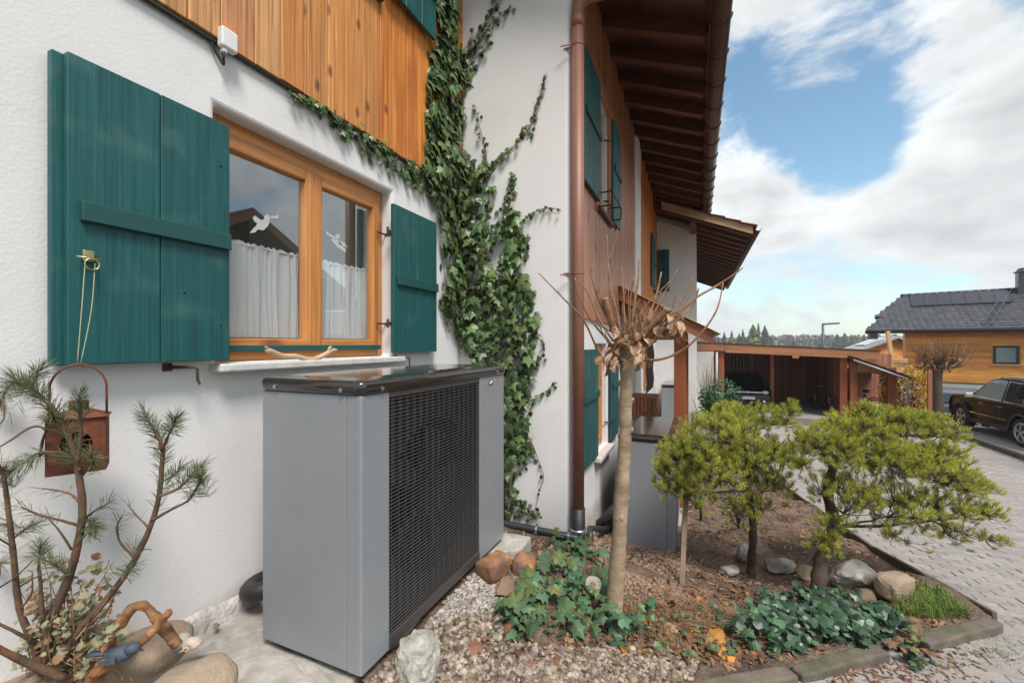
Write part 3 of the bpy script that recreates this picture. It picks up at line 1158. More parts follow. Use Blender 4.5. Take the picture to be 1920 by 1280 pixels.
# side wall of the projecting wing with its rounded corner, then the wing front
XC, YO = 3.4, 0.96
RC = 0.05
zs_top = lambda Y: 4.76 + (Y - 0.96) * 0.4
m = MB()
plan = [(XC, 2.0)] + [(XC, 1.6), (XC, 1.25)] + [(XC + RC - RC * math.cos(a), YO + RC - RC * math.sin(a)) for a in [i * math.pi / 2 / 10 for i in range(11)]]
for (x, y) in plan:
    m.v.append((x, y, -1.2))
    m.v.append((x, y, zs_top(y)))
for i in range(len(plan) - 1):
    a = 2 * i
    m.f.append((a, a + 2, a + 3, a + 1))
sw_ = m.build('wall', M['plaster_wing'], house, smooth=True)
m = wall_holes((0, YO, 0), (1, 0, 0), (0, -1, 0), [XC + RC, 4.33, 4.97, 7.1], [-1.4, .10, 1.25, 2.65, 3.9, 4.76], {(1, 1), (1, 3)}, 0.24)
m.build('wall', M['plaster_wing'], house, bevel=0.012)
# rough plinth render at the foot of wall A
m = MB()
nxp = 90
for i in range(nxp + 1):
    X = lerp(0.2, 3.38, i / nxp)
    hgt = 0.085 + 0.05 * mnoise.fractal(V(X * 3.5, 0, 0), 1, 2, 3)
    if X > 1.6:
        hgt += 0.02
    for k, (yy, zz) in enumerate(((1.975, -0.5), (1.972, hgt * 0.4), (1.980, hgt * 0.8), (2.003, hgt))):
        m.v.append((X, yy + 0.004 * mnoise.noise(V(X * 20, k * 3, 0)), zz))
for i in range(nxp):
    for k in range(3):
        a = i * 4 + k
        m.f.append((a, a + 4, a + 5, a + 1))
m.build('plinth', M['plaster_rough'], house, smooth=True)

# vertical boarding on wall A
bs = MB()
bs.box(0, 0.150, -0.024, 0, 0, 2.5)
proto = None
X = 0.36
k = 0
while X < 3.36:
    w = 0.148 + 0.014 * math.sin(k * 2.3)
    m = MB()
    zb0 = 2.615 + 0.006 * math.sin(k * 1.7)
    m.box(X, X + w - 0.004, 1.972 - 0.002 * (k % 2), 1.999, zb0, 5.06)
    m.build('cladding_board', M['board_weathered'] if X < 1.5 + 0.15 * math.sin(k * 2.1) else M['board_mid'] if X < 2.1 + 0.25 * math.sin(k * 1.7) else M['board_orange'], house, bevel=0.004, seg=1)
    X += w
    k += 1
m = MB()
m.tube([(0.3, 1.985, 2.603), (1.2, 1.983, 2.600), (1.75, 1.984, 2.604), (2.6, 1.985, 2.600), (3.3, 1.985, 2.603)], 0.010, n=6)
m.build('cable', M['cable_black'], house, smooth=True)

# boarding on the wing front
X = XC + 0.07
k = 0
while X < 7.08:
    w = 0.108
    spans = [(1.48 + 0.004 * (k % 3), 4.72)]
    if X + w > 4.29 and X < 5.02:
        spans = [(1.48, 2.60), (3.95, 4.72)]
    for a, b in spans:
        m = MB()
        m.box(X, X + w - 0.005, 0.936 - 0.002 * (k % 2), 0.959, a, b)
        m.build('cladding_board', M['board_brown'], house, bevel=0.004, seg=1)
    X += w
    k += 1


# ---- windows
def pane_window(parent, X0, X1, z0, z1, Yf, fr=0.07, cas=0.06, split=True, mats=('frame_wood', 'frame_wood_upright'), top=None, depth=0.06):
    """timber window facing -Y, frame front at Yf; returns the window part"""
    H, U = M[mats[0]], M[mats[1]]
    top = top or fr
    m = MB()
    win = sub('window', parent, (X0, Yf, z0))
    for a_, b_ in ((X0, X0 + fr), (X1 - fr, X1)):
        m = MB()
        m.box(a_, b_, Yf, Yf + depth, z0, z1)
        m.build('jamb', U, win, bevel=0.004)
    m = MB()
    m.box(X0 + fr, X1 - fr, Yf + .001, Yf + depth, z1 - top, z1)
    m.build('head_rail', H, win, bevel=0.004)
    m = MB()
    m.box(X0 + fr, X1 - fr, Yf + .001, Yf + depth, z0, z0 + 0.05)
    m.build('bottom_rail', H, win, bevel=0.004)
    xm = (X0 + X1) / 2
    lights = [(X0 + fr - .012, xm - 0.001), (xm + 0.001, X1 - fr + .012)] if split else [(X0 + fr - .012, X1 - fr + .012)]
    zb_, zt_ = z0 + 0.055, z1 - top + 0.012
    for (a, b) in lights:
        m = MB()
        y0, y1 = Yf - 0.014, Yf + 0.045
        for c0, c1 in ((a, a + cas), (b - cas, b)):
            m = MB()
            m.box(c0, c1, y0, y1, zb_, zt_)
            m.build('casement_stile', U, win, bevel=0.006)
        for c0, c1 in ((zt_ - cas, zt_), (zb_, zb_ + cas)):
            m = MB()
            m.box(a + cas, b - cas, y0 + .001, y1, c0, c1)
            m.build('casement_rail', H, win, bevel=0.006)
        m = MB()
        m.box(a + cas - .004, b - cas + .004, Yf + 0.018, Yf + 0.024, zb_ + cas - .004, zt_ - cas + .004)
        m.build('pane', M['window_glass'], win)
    return win, lights, zb_, zt_


YF = WA + 0.085
winA, lightsA, zbA, ztA = pane_window(house, 1.236, 2.447, 1.166, 2.333, YF, fr=0.062, cas=0.058, top=0.092)
m = MB()
m.box(1.30, 2.395, YF - 0.035, YF + 0.0005, 1.213, 1.245)
m.build('drip_rail', M['green_paint_flat'], winA, bevel=0.005)
# window sill
m = MB()
m.box(1.205, 2.50, 1.915, 2.12, 1.125, 1.163)
m.build('window_sill', M['sill_stone'], house, bevel=0.008)
# room behind
m = MB()
m.box(0.7, 3.2, 2.27, 4.6, 0.6, 2.9)
m.f = [tuple(reversed(f)) for f in m.f]
del m.f[5], m.f[2]  # left side stays open too, shaped to let daylight onto the curtain
# leave only the window opening open in the front
v0 = len(m.v)
for (x, z) in ((0.7, 0.6), (3.2, 0.6), (3.2, 2.9), (0.7, 2.9), (1.233, 1.165), (2.45, 1.165), (2.45, 2.335), (1.233, 2.335)):
    m.v.append((x, 2.268, z))
for e in range(4):
    m.f.append((v0 + e, v0 + (e + 1) % 4, v0 + 4 + (e + 1) % 4, v0 + 4 + e))
m.build('room', M['room_wall'], house)
# curtains
for q, (a, b) in enumerate(lightsA):
    a, b = a + .05, b - .05
    m = MB()
    nxc, nzc = 110, 14
    zt, zbt = 1.775, 1.285
    for i in range(nxc + 1):
        u = i / nxc
        X = lerp(a, b, u)
        ph = 21 * u * math.pi + 6.5 * mnoise.noise(V(u * 5, q * 5, 0))
        for j in range(nzc + 1):
            t = j / nzc
            z = lerp(zt, zbt, t)
            amp = (0.005 + 0.008 * t) * (0.75 + 1.1 * mnoise.noise(V(u * 11, t * 1.5, q + 4)))
            y = YF + 0.062 + amp * math.sin(ph + 1.5 * mnoise.noise(V(u * 9, t * 1.2, q))) + 0.005 * math.sin(ph * .37)
            if j == 0:
                z += 0.006 * math.sin(ph * 1.0)
            m.v.append((X, y, z))
    for i in range(nxc):
        for j in range(nzc):
            c_ = i * (nzc + 1) + j
            m.f.append((c_, c_ + nzc + 1, c_ + nzc + 2, c_ + 1))
    o = m.build('cafe_curtain', M['curtain_cloth'], smooth=True)
    tag(o, ['white gathered half-height curtain behind the window pane beside the big green shutter', 'white gathered half-height curtain behind the narrow right-hand window pane'][q], 'curtain', 'half-height curtains behind the panes')
    rod = MB()
    rod.tube([(a - .01, YF + .062, 1.762), (b + .01, YF + .062, 1.762)], 0.004, n=6)
    rod.build('curtain_rod', M['white_plastic'], o, smooth=True)


# ---- angel stickers (thin cut-outs on the panes)
def sticker(polys, label):
    m = MB()
    for pl in polys:
        pts = [PY(x, y, YF + 0.0165) for x, y in pl]
        m.prism(pts, (0, 0.0012, 0))
    o = m.build('angel_sticker', M['sticker_white'])
    tag(o, label, 'window sticker', 'white angel cut-outs on the panes')


sticker([[(497, 404), (503, 402), (507, 407), (505, 413), (499, 414), (495, 410)],
         [(505, 405), (519, 405), (522, 402), (522, 411), (518, 409), (506, 409)],
         [(484, 415), (496, 411), (506, 415), (502, 424), (494, 432), (484, 430), (478, 436), (468, 437), (474, 430), (480, 424)],
         [(490, 413), (478, 404), (474, 409), (478, 416), (486, 420)]],
        'white trumpet-blowing angel cut-out on the pane beside the big green shutter')
sticker([[(629, 440), (635, 438), (638, 443), (635, 449), (629, 448)],
         [(630, 445), (618, 438), (612, 433), (611, 440), (617, 442), (628, 449)],
         [(620, 448), (632, 449), (638, 455), (643, 462), (649, 468), (647, 474), (640, 468), (632, 464), (626, 456)],
         [(634, 450), (646, 455), (651, 464), (645, 462), (637, 458)]],
        'white flying angel cut-out with raised horn on the right-hand pane')


# ---- shutters
def shutter(X0, X1, z0, z1, Yb, nb, batten_z, label, th=0.028, parent=house, back=None, mat='green_paint', bx=None):
    s = sub('shutter', parent, (X0, Yb, z0))
    s['label'] = label
    w = (X1 - X0) / nb
    for k in range(nb):
        m = MB()
        m.box(X0 + k * w + (0.0015 if k else 0), X0 + (k + 1) * w - 0.0015, Yb, Yb + th - 0.001 * (k % 2), z0, z1)
        m.build('board', M[mat], s, bevel=0.003, seg=1)
    for bz in batten_z:
        m = MB()
        a, b = bx or (X0 + 0.03, X1 - 0.006)
        m.prism([(a, Yb, bz - .034), (b, Yb, bz - .034), (b, Yb, bz + .034), (a, Yb, bz + .034)], (0, -0.022, 0))
        m.build('batten', M['green_paint_flat'], s, bevel=0.003, seg=1)
    if back:
        m = MB()
        m.box(*back)
        m.build('back_board', M[mat], s, bevel=0.003, seg=1)
    return s


shL = shutter(0.709, 1.246, 1.18, 2.222, 1.915, 2, [1.70], 'large dark green shutter with brass knob left of the window', back=(0.682, 0.95, 1.948, 1.978, 1.178, 2.222))
m = MB()
for (X, Z) in ((1.205, 2.03), (1.205, 1.335), (1.06, 1.46)):
    m.add(*[(np.array(ico(2)[0]) * [0.005, 0.004, 0.005] + [X, 1.914, Z]).tolist(), ico(2)[1]])
m.build('screw_head', M['iron_black'], shL, smooth=True)
shR = shutter(2.39, 2.925, 1.19, 2.228, 1.935, 2, [1.70], 'smaller looking green shutter right of the window beside the ivy')
# hinges on the right jamb
for hz in (2.035, 1.395):
    m = MB()
    m.box(2.445, 2.475, 1.95, 2.06, hz - .010, hz + .010)
    m.box(2.36, 2.45, 2.052, 2.06, hz - .006, hz + .006)
    m.tube([(2.375, 1.975, hz - .03), (2.375, 1.975, hz + .03)], 0.009, n=8)
    m.box(2.375, 2.46, 1.966, 1.975, hz - .012, hz + .012)
    m.build('hinge', M['iron_rust'], house, bevel=0.002, seg=1)
# hooks that hold the shutters open
for X, yy in ((1.09, 1.94), (2.53, 1.95)):
    m = MB()
    m.tube([(X - .05, 2.0, 1.155), (X - .03, 1.96, 1.155), (X + .0, yy - .02, 1.155), (X + .015, yy - .03, 1.15), (X + .018, yy - .03, 1.10), (X + .026, yy - .032, 1.082)], [0.007, 0.007, 0.006, 0.006, 0.006, 0.004], n=7)
    m.box(X - .065, X - .035, 1.985, 2.0, 1.14, 1.17)
    m.build('shutter_hook', M['iron_rust'], house, smooth=False)
# knob with ring
m = MB()
kx, kz = 0.757, 1.537
m.box(kx - .014, kx + .016, 1.900, 1.9155, kz - .006, kz + .032)
knob = m.build('shutter_lock', M['brass'], shL, bevel=0.003)
# shutter of the upper window above
shutter(2.30, 2.87, 3.66, 4.75, 1.905, 3, [4.0], 'green shutter of the upper window whose lower edge shows above the boarding')
m = MB()
m.box(1.55, 2.29, 1.93, 1.99, 3.55, 3.63)
m.build('upper_sill', M['rafter_wood'], house, bevel=0.006)

# wing windows
for (z0, z1, lab) in ((0.10, 1.25, 'lower'), (2.65, 3.90, 'upper')):
    w_, _, _, _ = pane_window(house, 4.333, 4.967, z0 + .002, z1 - .002, YO + 0.06, fr=0.07, cas=0.055)
    m = MB()
    m.box(4.1, 5.2, 1.21, 1.24, z0 - .2, z1 + .2)
    m.build('room_backing', M['room_dark'], house)
    m = MB()
    m.box(4.28, 5.03, YO - 0.075, YO + 0.06, z0 - 0.045, z0 - 0.002)
    m.build('window_sill', M['sill_stone'] if lab == 'lower' else M['rafter_wood'], house, bevel=0.006)
    if lab == 'upper':
        for (a, b, c_, d_) in ((4.25, 4.33, 2.60, 3.95), (4.97, 5.05, 2.60, 3.95)):
            m = MB()
            m.box(a, b, YO - .038, YO, c_, d_)
            m.build('window_trim', M['board_brown'], house, bevel=0.004)
        m = MB()
        m.box(4.33, 4.97, YO - .038, YO, 3.89, 3.97)
        m.build('window_trim', M['board_brown'], house, bevel=0.004)
    zs0, zs1 = (0.13, 1.20) if lab == 'lower' else (2.68, 3.86)
    yb = YO - 0.045 if lab == 'lower' else YO - 0.068
    shutter(3.64, 4.29, zs0, zs1, yb, 4, [zs0 + 0.63], 'green shutter left of the %s window on the wing, just past the downpipe' % lab, bx=(3.67, 4.28))
    shutter(5.01, 5.5, zs0, zs1, yb, 4, [zs0 + 0.63], 'green shutter right of the %s window on the wing' % lab, bx=(5.04, 5.49))
    for hz in (z0 + .25, z0 + .95):
        m = MB()
        m.tube([(4.94, YO + .03, hz), (4.98, YO - .03, hz), (5.06, YO - .06, hz)], 0.008, n=6)
        m.build('hinge', M['iron_black'], house)
# flower-box irons below the upper wing window
for X in (4.37, 4.92):
    m = MB()
    m.tube([(X, YO - .03, 2.80), (X, YO - .15, 2.80), (X, YO - .17, 2.78), (X, YO - .16, 2.66)], 0.008, n=6)
    m.tube([(X, YO - .03, 2.66), (X, YO - .16, 2.66)], 0.008, n=6)
    m.build('window_box_bracket', M['iron_black'], house)
m = MB()
m.tube([(4.31, YO - .16, 2.80), (4.98, YO - .16, 2.80)], 0.007, n=6)
m.build('window_box_bracket', M['iron_black'], house)

# ---- roof over the wing
SLP = 0.4
GY, GZ = -0.08, 4.214
W0 = 2.95
roof = sub('roof', house, (W0, GY, GZ))


def rz(Y):
    return GZ + (Y - GY) * SLP       # underside of the rafters


# rafters
rx = 3.55
while rx < 10.95:
    m = MB()
    for (y0_, y1_) in ((GY, 2.6),):
        a, b = V(rx, y0_, rz(y0_) + .075), V(rx, y1_, rz(y1_) + .075)
        m.bar(a, b, 0.10, 0.15)
    m.build('rafter', M['rafter_wood'], roof, bevel=0.005, seg=1)
    rx += 0.512
# soffit boards over the rafters
yb_ = GY - 0.02
k = 0
while yb_ < 1.2:
    m = MB()
    y1_ = yb_ + 0.118
    a0, a1 = rz(yb_) + .152, rz(y1_) + .152
    m.prism([(W0, yb_, a0), (W0, y1_ - .003, a1), (W0, y1_ - .003, a1 + .022), (W0, yb_, a0 + .022)], (11.0 - W0, 0, 0))
    m.build('soffit_board', M['soffit_wood'], roof)
    yb_ = y1_
    k += 1
m = MB()
for (x0_, x1_, y0_) in ((W0, 11.0, 1.2),):
    m.prism([(x0_, y0_, rz(y0_) + .152), (x0_, 6.0, rz(6.0) + .152), (x0_, 6.0, rz(6.0) + .18), (x0_, y0_, rz(y0_) + .18)], (x1_ - x0_, 0, 0))
m.prism([(-3.6, 1.5, rz(1.5) + .152), (-3.6, 6.0, rz(6.0) + .152), (-3.6, 6.0, rz(6.0) + .18), (-3.6, 1.5, rz(1.5) + .18)], (W0 + 3.6 - .002, 0, 0))
m.build('roof_deck', M['soffit_wood'], roof)
m = MB()
m.prism([(W0 - .03, GY - .05, rz(GY) + .178), (W0 - .03, 6.0, rz(6.0) + .20), (W0 - .03, 6.0, rz(6.0) + .28), (W0 - .03, GY - .05, rz(GY) + .24)], (11.05 - W0, 0, 0))
m.build('roof_covering', M['roof_tile'], roof)
m = MB()
m.bar((W0, GY - .03, GZ + .10), (11.0, GY - .03, GZ + .10), 0.03, 0.17)
m.build('eaves_board', M['rafter_wood'], roof, bevel=0.004, seg=1)
# gutter: half round
GR = 0.085
gcy, gcz = GY - 0.03 - GR, GZ + 0.03
m = MB()
ng = 12
for X in (W0 - .02, 10.98):
    for k in range(ng + 1):
        a = math.pi + math.pi * k / ng
        m.v.append((X, gcy + GR * math.cos(a), gcz + GR * math.sin(a)))
for k in range(ng):
    m.f.append((k, k + 1, ng + 1 + k + 1, ng + 1 + k))
m.build('gutter', M['gutter_metal'], roof, smooth=True, solid=0.006)
m = MB()
m.prism([(10.982, gcy + GR * math.cos(math.pi + math.pi * k / ng), gcz + GR * math.sin(math.pi + math.pi * k / ng)) for k in range(ng + 1)], (0.006, 0, 0))
m.build('gutter_end', M['gutter_metal'], roof)
bx_ = 3.3
while bx_ < 10.9:
    m = MB()
    pts = [V(bx_, gcy + (GR + .008) * math.cos(math.pi + math.pi * k / 10), gcz + (GR + .008) * math.sin(math.pi + math.pi * k / 10)) for k in range(11)]
    m.tube(pts, 0.009, n=5)
    m.build('gutter_bracket', M['gutter_metal'], roof)
    bx_ += 0.512
# downpipe
dp = [(3.40, 0.893, -0.10), (3.40, 0.893, 3.92), (3.402, 0.885, 3.99), (3.41, 0.85, 4.04), (3.43, 0.77, 4.07), (3.47, 0.60, 4.085), (3.58, 0.15, 4.105), (3.64, -0.05, 4.12), (3.66, -0.15, 4.12), (3.66, -0.195, 4.18)]
m = MB()
m.tube(smooth_path(dp[1:], 4), 0.050, n=18)
m.tube([dp[0], dp[1]], 0.050, n=18)
pipe = m.build('downpipe', M['copper_paint'], house, smooth=True)
m = MB()
m.tube([(3.40, 0.893, 3.82), (3.40, 0.893, 3.92)], 0.054, n=18)
m.build('pipe_collar', M['copper_paint'], pipe, smooth=True)
for zz in (3.68, 1.83):
    m = MB()
    m.tube([(3.40, 0.893, zz - .012), (3.40, 0.893, zz + .012)], 0.0535, n=18)
    m.bar((3.40, 0.945, zz), (3.40, 1.01, zz - .0), 0.012, 0.012)
    m.bar((3.36, 0.94, zz), (3.33, 1.02, zz - .02), 0.008, 0.01)
    m.build('pipe_bracket', M['copper_paint'], pipe)
m = MB()
m.tube([(3.40, 0.893, -0.60), (3.40, 0.893, -0.08)], 0.058, n=18)
m.build('pipe_foot', M['rubber_black'], pipe, smooth=True)
m = MB()
m.tube([(3.40, 0.893, -0.275), (3.40, 0.893, -0.245)], 0.062, n=18)
m.build('pipe_clamp', M['steel'], pipe, smooth=True)

# horizontal pipe along the foot of the wing
pp = [V(2.42, 1.62, 0.10), V(2.75, 1.62, 0.02), V(3.2, 1.62, -.13)]
q0, q1 = PX(935, 979, 3.325), PX(1078, 1008, 3.325)
path = [q0 + (q0 - q1) * 0.6, q0, q1, q1 + V(.02, -.05, -.02)]
m = MB()
m.tube(path, 0.031, n=12)
wp = m.build('drain_pipe', M['grey_plastic_pipe'], house, smooth=True)
for t in (0.52, 0.93):
    c_ = q0.lerp(q1, t)
    dd = (q1 - q0).normalized()
    m = MB()
    m.tube([c_ - dd * .010, c_ + dd * .010], 0.036, n=12)
    m.bar(c_ + V(0, 0, .03), c_ + V(0, 0, .055), 0.014, 0.012, up=(1, 0, 0))
    m.build('pipe_clip', M['steel'], wp, smooth=False)
a, b = PY(1106, 990, 0.86), PY(1150, 991, 0.86)
m = MB()
m.tube([a + V(-.12, -.03, -.05), a, b, b + (b - a) * 1.3], 0.026, n=10)
m.build('drain_pipe', M['grey_plastic_pipe'], house, smooth=True)

# white party wall strip
m = MB()
m.box(7.1, 7.72, 0.905, 1.3, -1.6, 4.70)
m.build('party_wall', M['plaster'], house, bevel=0.015)

# ------------------------------------------------------------------ second house of the terrace
house2 = thing('terraced_house', 'middle house of the terrace with porch canopy and barred window behind the pollarded tree', 'house', (9.0, 0.96, -1.2))
m = wall_holes((0, YO, 0), (1, 0, 0), (0, -1, 0), [7.72, 8.55, 9.9, 10.3, 11.05, 11.3], [-1.6, .25, 1.28, 2.50, 3.68, 4.76], {(1, 1), (3, 3)}, 0.22)
m.build('wall', M['plaster'], house2)
X = 7.73
k = 0
while X < 11.25:
    w = 0.125
    spans = [(1.48, 4.72)]
    if X + w > 10.26 and X < 11.09:
        spans = [(1.48, 2.46), (3.72, 4.72)]
    for a, b in spans:
        m = MB()
        m.box(X, min(X + w - 0.005, 11.26), 0.936 - 0.002 * (k % 2), 0.959, a, b)
        m.build('cladding_board', M['board_orange'], house2, bevel=0.004, seg=1)
    X += w
    k += 1
pane_window(house2, 10.303, 11.047, 2.502, 3.678, YO + .05)
pane_window(house2, 8.553, 9.897, .252, 1.278, YO + .06)
m = MB()
m.box(8.3, 11.25, 1.19, 1.22, 0, 4)
m.build('room_backing', M['room_dark'], house2)
m = MB()
m.box(10.22, 11.12, YO - .09, YO + .05, 2.46, 2.498)
m.build('window_sill', M['rafter_wood'], house2)
shutter(9.62, 10.28, 2.53, 3.65, YO - .07, 4, [3.05], 'green shutter seen almost edge-on beside the small upper window', parent=house2)
s = sub('shutter', house2, (11.25, .8, 2.6))
s['label'] = 'teal shutter folded against the white side wall'
for k in range(3):
    m = MB()
    m.box(11.245, 11.27, 0.645 + k * 0.096, 0.645 + (k + 1) * 0.096 - .003, 2.56, 3.60)
    m.build('board', M['green_paint'], s, bevel=0.003, seg=1)
m = MB()
m.box(11.225, 11.245, 0.655, 0.925, 3.02, 3.09)
m.build('batten', M['green_paint_flat'], s)
# iron bars in front of the lower window
for k in range(7):
    X = 8.62 + k * 0.2
    m = MB()
    pts = [V(X, YO - .05, .30), V(X, YO - .07, .5), V(X + .0, YO - .05, .75), V(X, YO - .08, 1.0), V(X, YO - .05, 1.24)]
    m.tube(smooth_path(pts, 3), 0.014, n=6)
    m.build('window_bar', M['iron_black'], house2)
for zz in (.42, 1.12):
    m = MB()
    m.bar((8.56, YO - .05, zz), (9.9, YO - .05, zz), 0.012, 0.03)
    m.build('window_bar', M['iron_black'], house2)

# porch canopy
can = sub('canopy', house2, (5.9, .4, 1.5))
cz = lambda Y: 1.30 + (Y + 0.17) * 0.515
m = MB()
m.prism([(5.62, -.17, cz(-.17) - .05), (5.62, .93, cz(.93) - .05), (5.62, .93, cz(.93) + .13), (5.62, -.17, cz(-.17) + .10)], (0.05, 0, 0))
m.build('barge_board', M['canopy_wood'], can, bevel=0.005)
m = MB()
m.prism([(5.58, -.25, cz(-.25) + .105), (5.58, .93, cz(.93) + .135), (5.58, .93, cz(.93) + .147), (5.58, -.25, cz(-.25) + .117)], (2.1, 0, 0))
m.build('canopy_covering', M['pale_timber'], can, bevel=0.004)
m = MB()
m.prism([(5.68, -.17, cz(-.17) + .05), (5.68, .93, cz(.93) + .05), (5.68, .93, cz(.93) + .10), (5.68, -.17, cz(-.17) + .08)], (1.95, 0, 0))
m.build('canopy_deck', M['soffit_wood'], can)
m = MB()
m.box(5.78, 5.92, .13, .93, 1.305, 1.39)
m.build('canopy_beam', M['canopy_wood'], can, bevel=0.005)
m = MB()
m.box(5.92, 7.5, .14, .27, 1.31, 1.42)
m.build('canopy_beam', M['canopy_wood'], can, bevel=0.005)
for X in (5.78, 7.36):
    m = MB()
    m.box(X, X + .14, .135, .275, -1.3, 1.304)
    m.build('canopy_post', M['post_red'], can, bevel=0.006)

# ------------------------------------------------------------------ third house with its own eaves
house3 = thing('terraced_house', 'far projecting white house of the terrace under a low tiled eaves', 'house', (14.0, 0.03, -1.5))
m = MB()
H3 = lambda Y: 3.98 + (Y - 0.03) * 0.4
m.v = [(11.3, 0.03, -1.8), (11.3, 1.2, -1.8), (11.3, 1.2, H3(1.2)), (11.3, 0.03, H3(0.03)), (21, 0.03, -1.8), (21, 0.03, H3(.03))]
m.f = [(0, 3, 2, 1), (0, 4, 5, 3)]
m.build('wall', M['plaster'], house3)
roof3 = sub('roof', house3, (11, -1, 3.5))
z3 = lambda Y: 3.53 + (Y + 1.05) * 0.415
rx = 10.35
while rx < 20.4:
    m = MB()
    m.bar((rx, -1.05, z3(-1.05) + .06), (rx, 0.9 if rx < 11.2 else .02, z3(0.9 if rx < 11.2 else .02) + .06), 0.09, 0.12)
    m.build('rafter', M['rafter_wood'], roof3)
    rx += 0.50
yb_ = -1.08
while yb_ < 2.3:
    m = MB()
    y1_ = yb_ + 0.14
    m.prism([(10.22, yb_, z3(yb_) + .122), (10.22, y1_ - .003, z3(y1_) + .122), (10.22, y1_ - .003, z3(y1_) + .142), (10.22, yb_, z3(yb_) + .142)], (10.2, 0, 0))
    m.build('soffit_board', M['soffit_wood'], roof3)
    yb_ = y1_
m = MB()
m.prism([(10.17, -1.06, z3(-1.06) + .02), (10.17, 0.75, z3(.75) + .02), (10.17, .75, z3(.75) + .19), (10.17, -1.06, z3(-1.06) + .19)], (0.035, 0, 0))
m.build('barge_board', M['pale_timber'], roof3, bevel=0.004)
# tiles: stepped rows
nt_ = 11
tmesh = None
for r_ in range(nt_):
    y0_ = -1.14 + r_ * 0.30
    for cidx in range(2):
        X0 = 10.12 + cidx * 0.30
        m = MB()
        za, zb2 = z3(y0_) + .20, z3(y0_ + .33) + .175
        m.prism([(X0, y0_, za), (X0, y0_ + .33, zb2), (X0, y0_ + .33, zb2 + .022), (X0, y0_, za + .03)], (.295, 0, 0))
        m.build('roof_tile', M['roof_tile'], roof3, bevel=0.006, seg=1)
m = MB()
m.prism([(10.72, -1.14, z3(-1.14) + .195), (10.72, 2.4, z3(2.4) + .175), (10.72, 2.4, z3(2.4) + .21), (10.72, -1.14, z3(-1.14) + .225)], (9.8, 0, 0))
m.build('roof_covering', M['roof_tile'], roof3)
m = MB()
for X in (10.16, 20.4):
    for k in range(ng + 1):
        a = math.pi + math.pi * k / ng
        m.v.append((X, -1.16 + .06 * math.cos(a), z3(-1.05) + .13 + .06 * math.sin(a)))
for k in range(ng):
    m.f.append((k, k + 1, ng + 1 + k + 1, ng + 1 + k))
m.build('gutter', M['gutter_metal'], roof3, smooth=True, solid=0.006)
m = MB()
m.bar((10.25, .1, z3(.1) + .0), (11.3, .1, z3(.1) + .0), .14, .16)
m.build('purlin', M['rafter_wood'], roof3, bevel=.006)

# ------------------------------------------------------------------ heat pumps
HL, HD, HB, HT = 1.266, 0.532, 1.035, 1.092


def ring_rounded(x0, x1, y0, y1, r, n=6):
    pts = []
    for cx, cy, a0 in ((x1 - r, y1 - r, 0), (x0 + r, y1 - r, 90), (x0 + r, y0 + r, 180), (x1 - r, y0 + r, 270)):
        for k in range(n + 1):
            a = R(a0 + 90 * k / n)
            pts.append((cx + r * math.cos(a), cy + r * math.sin(a)))
    return pts


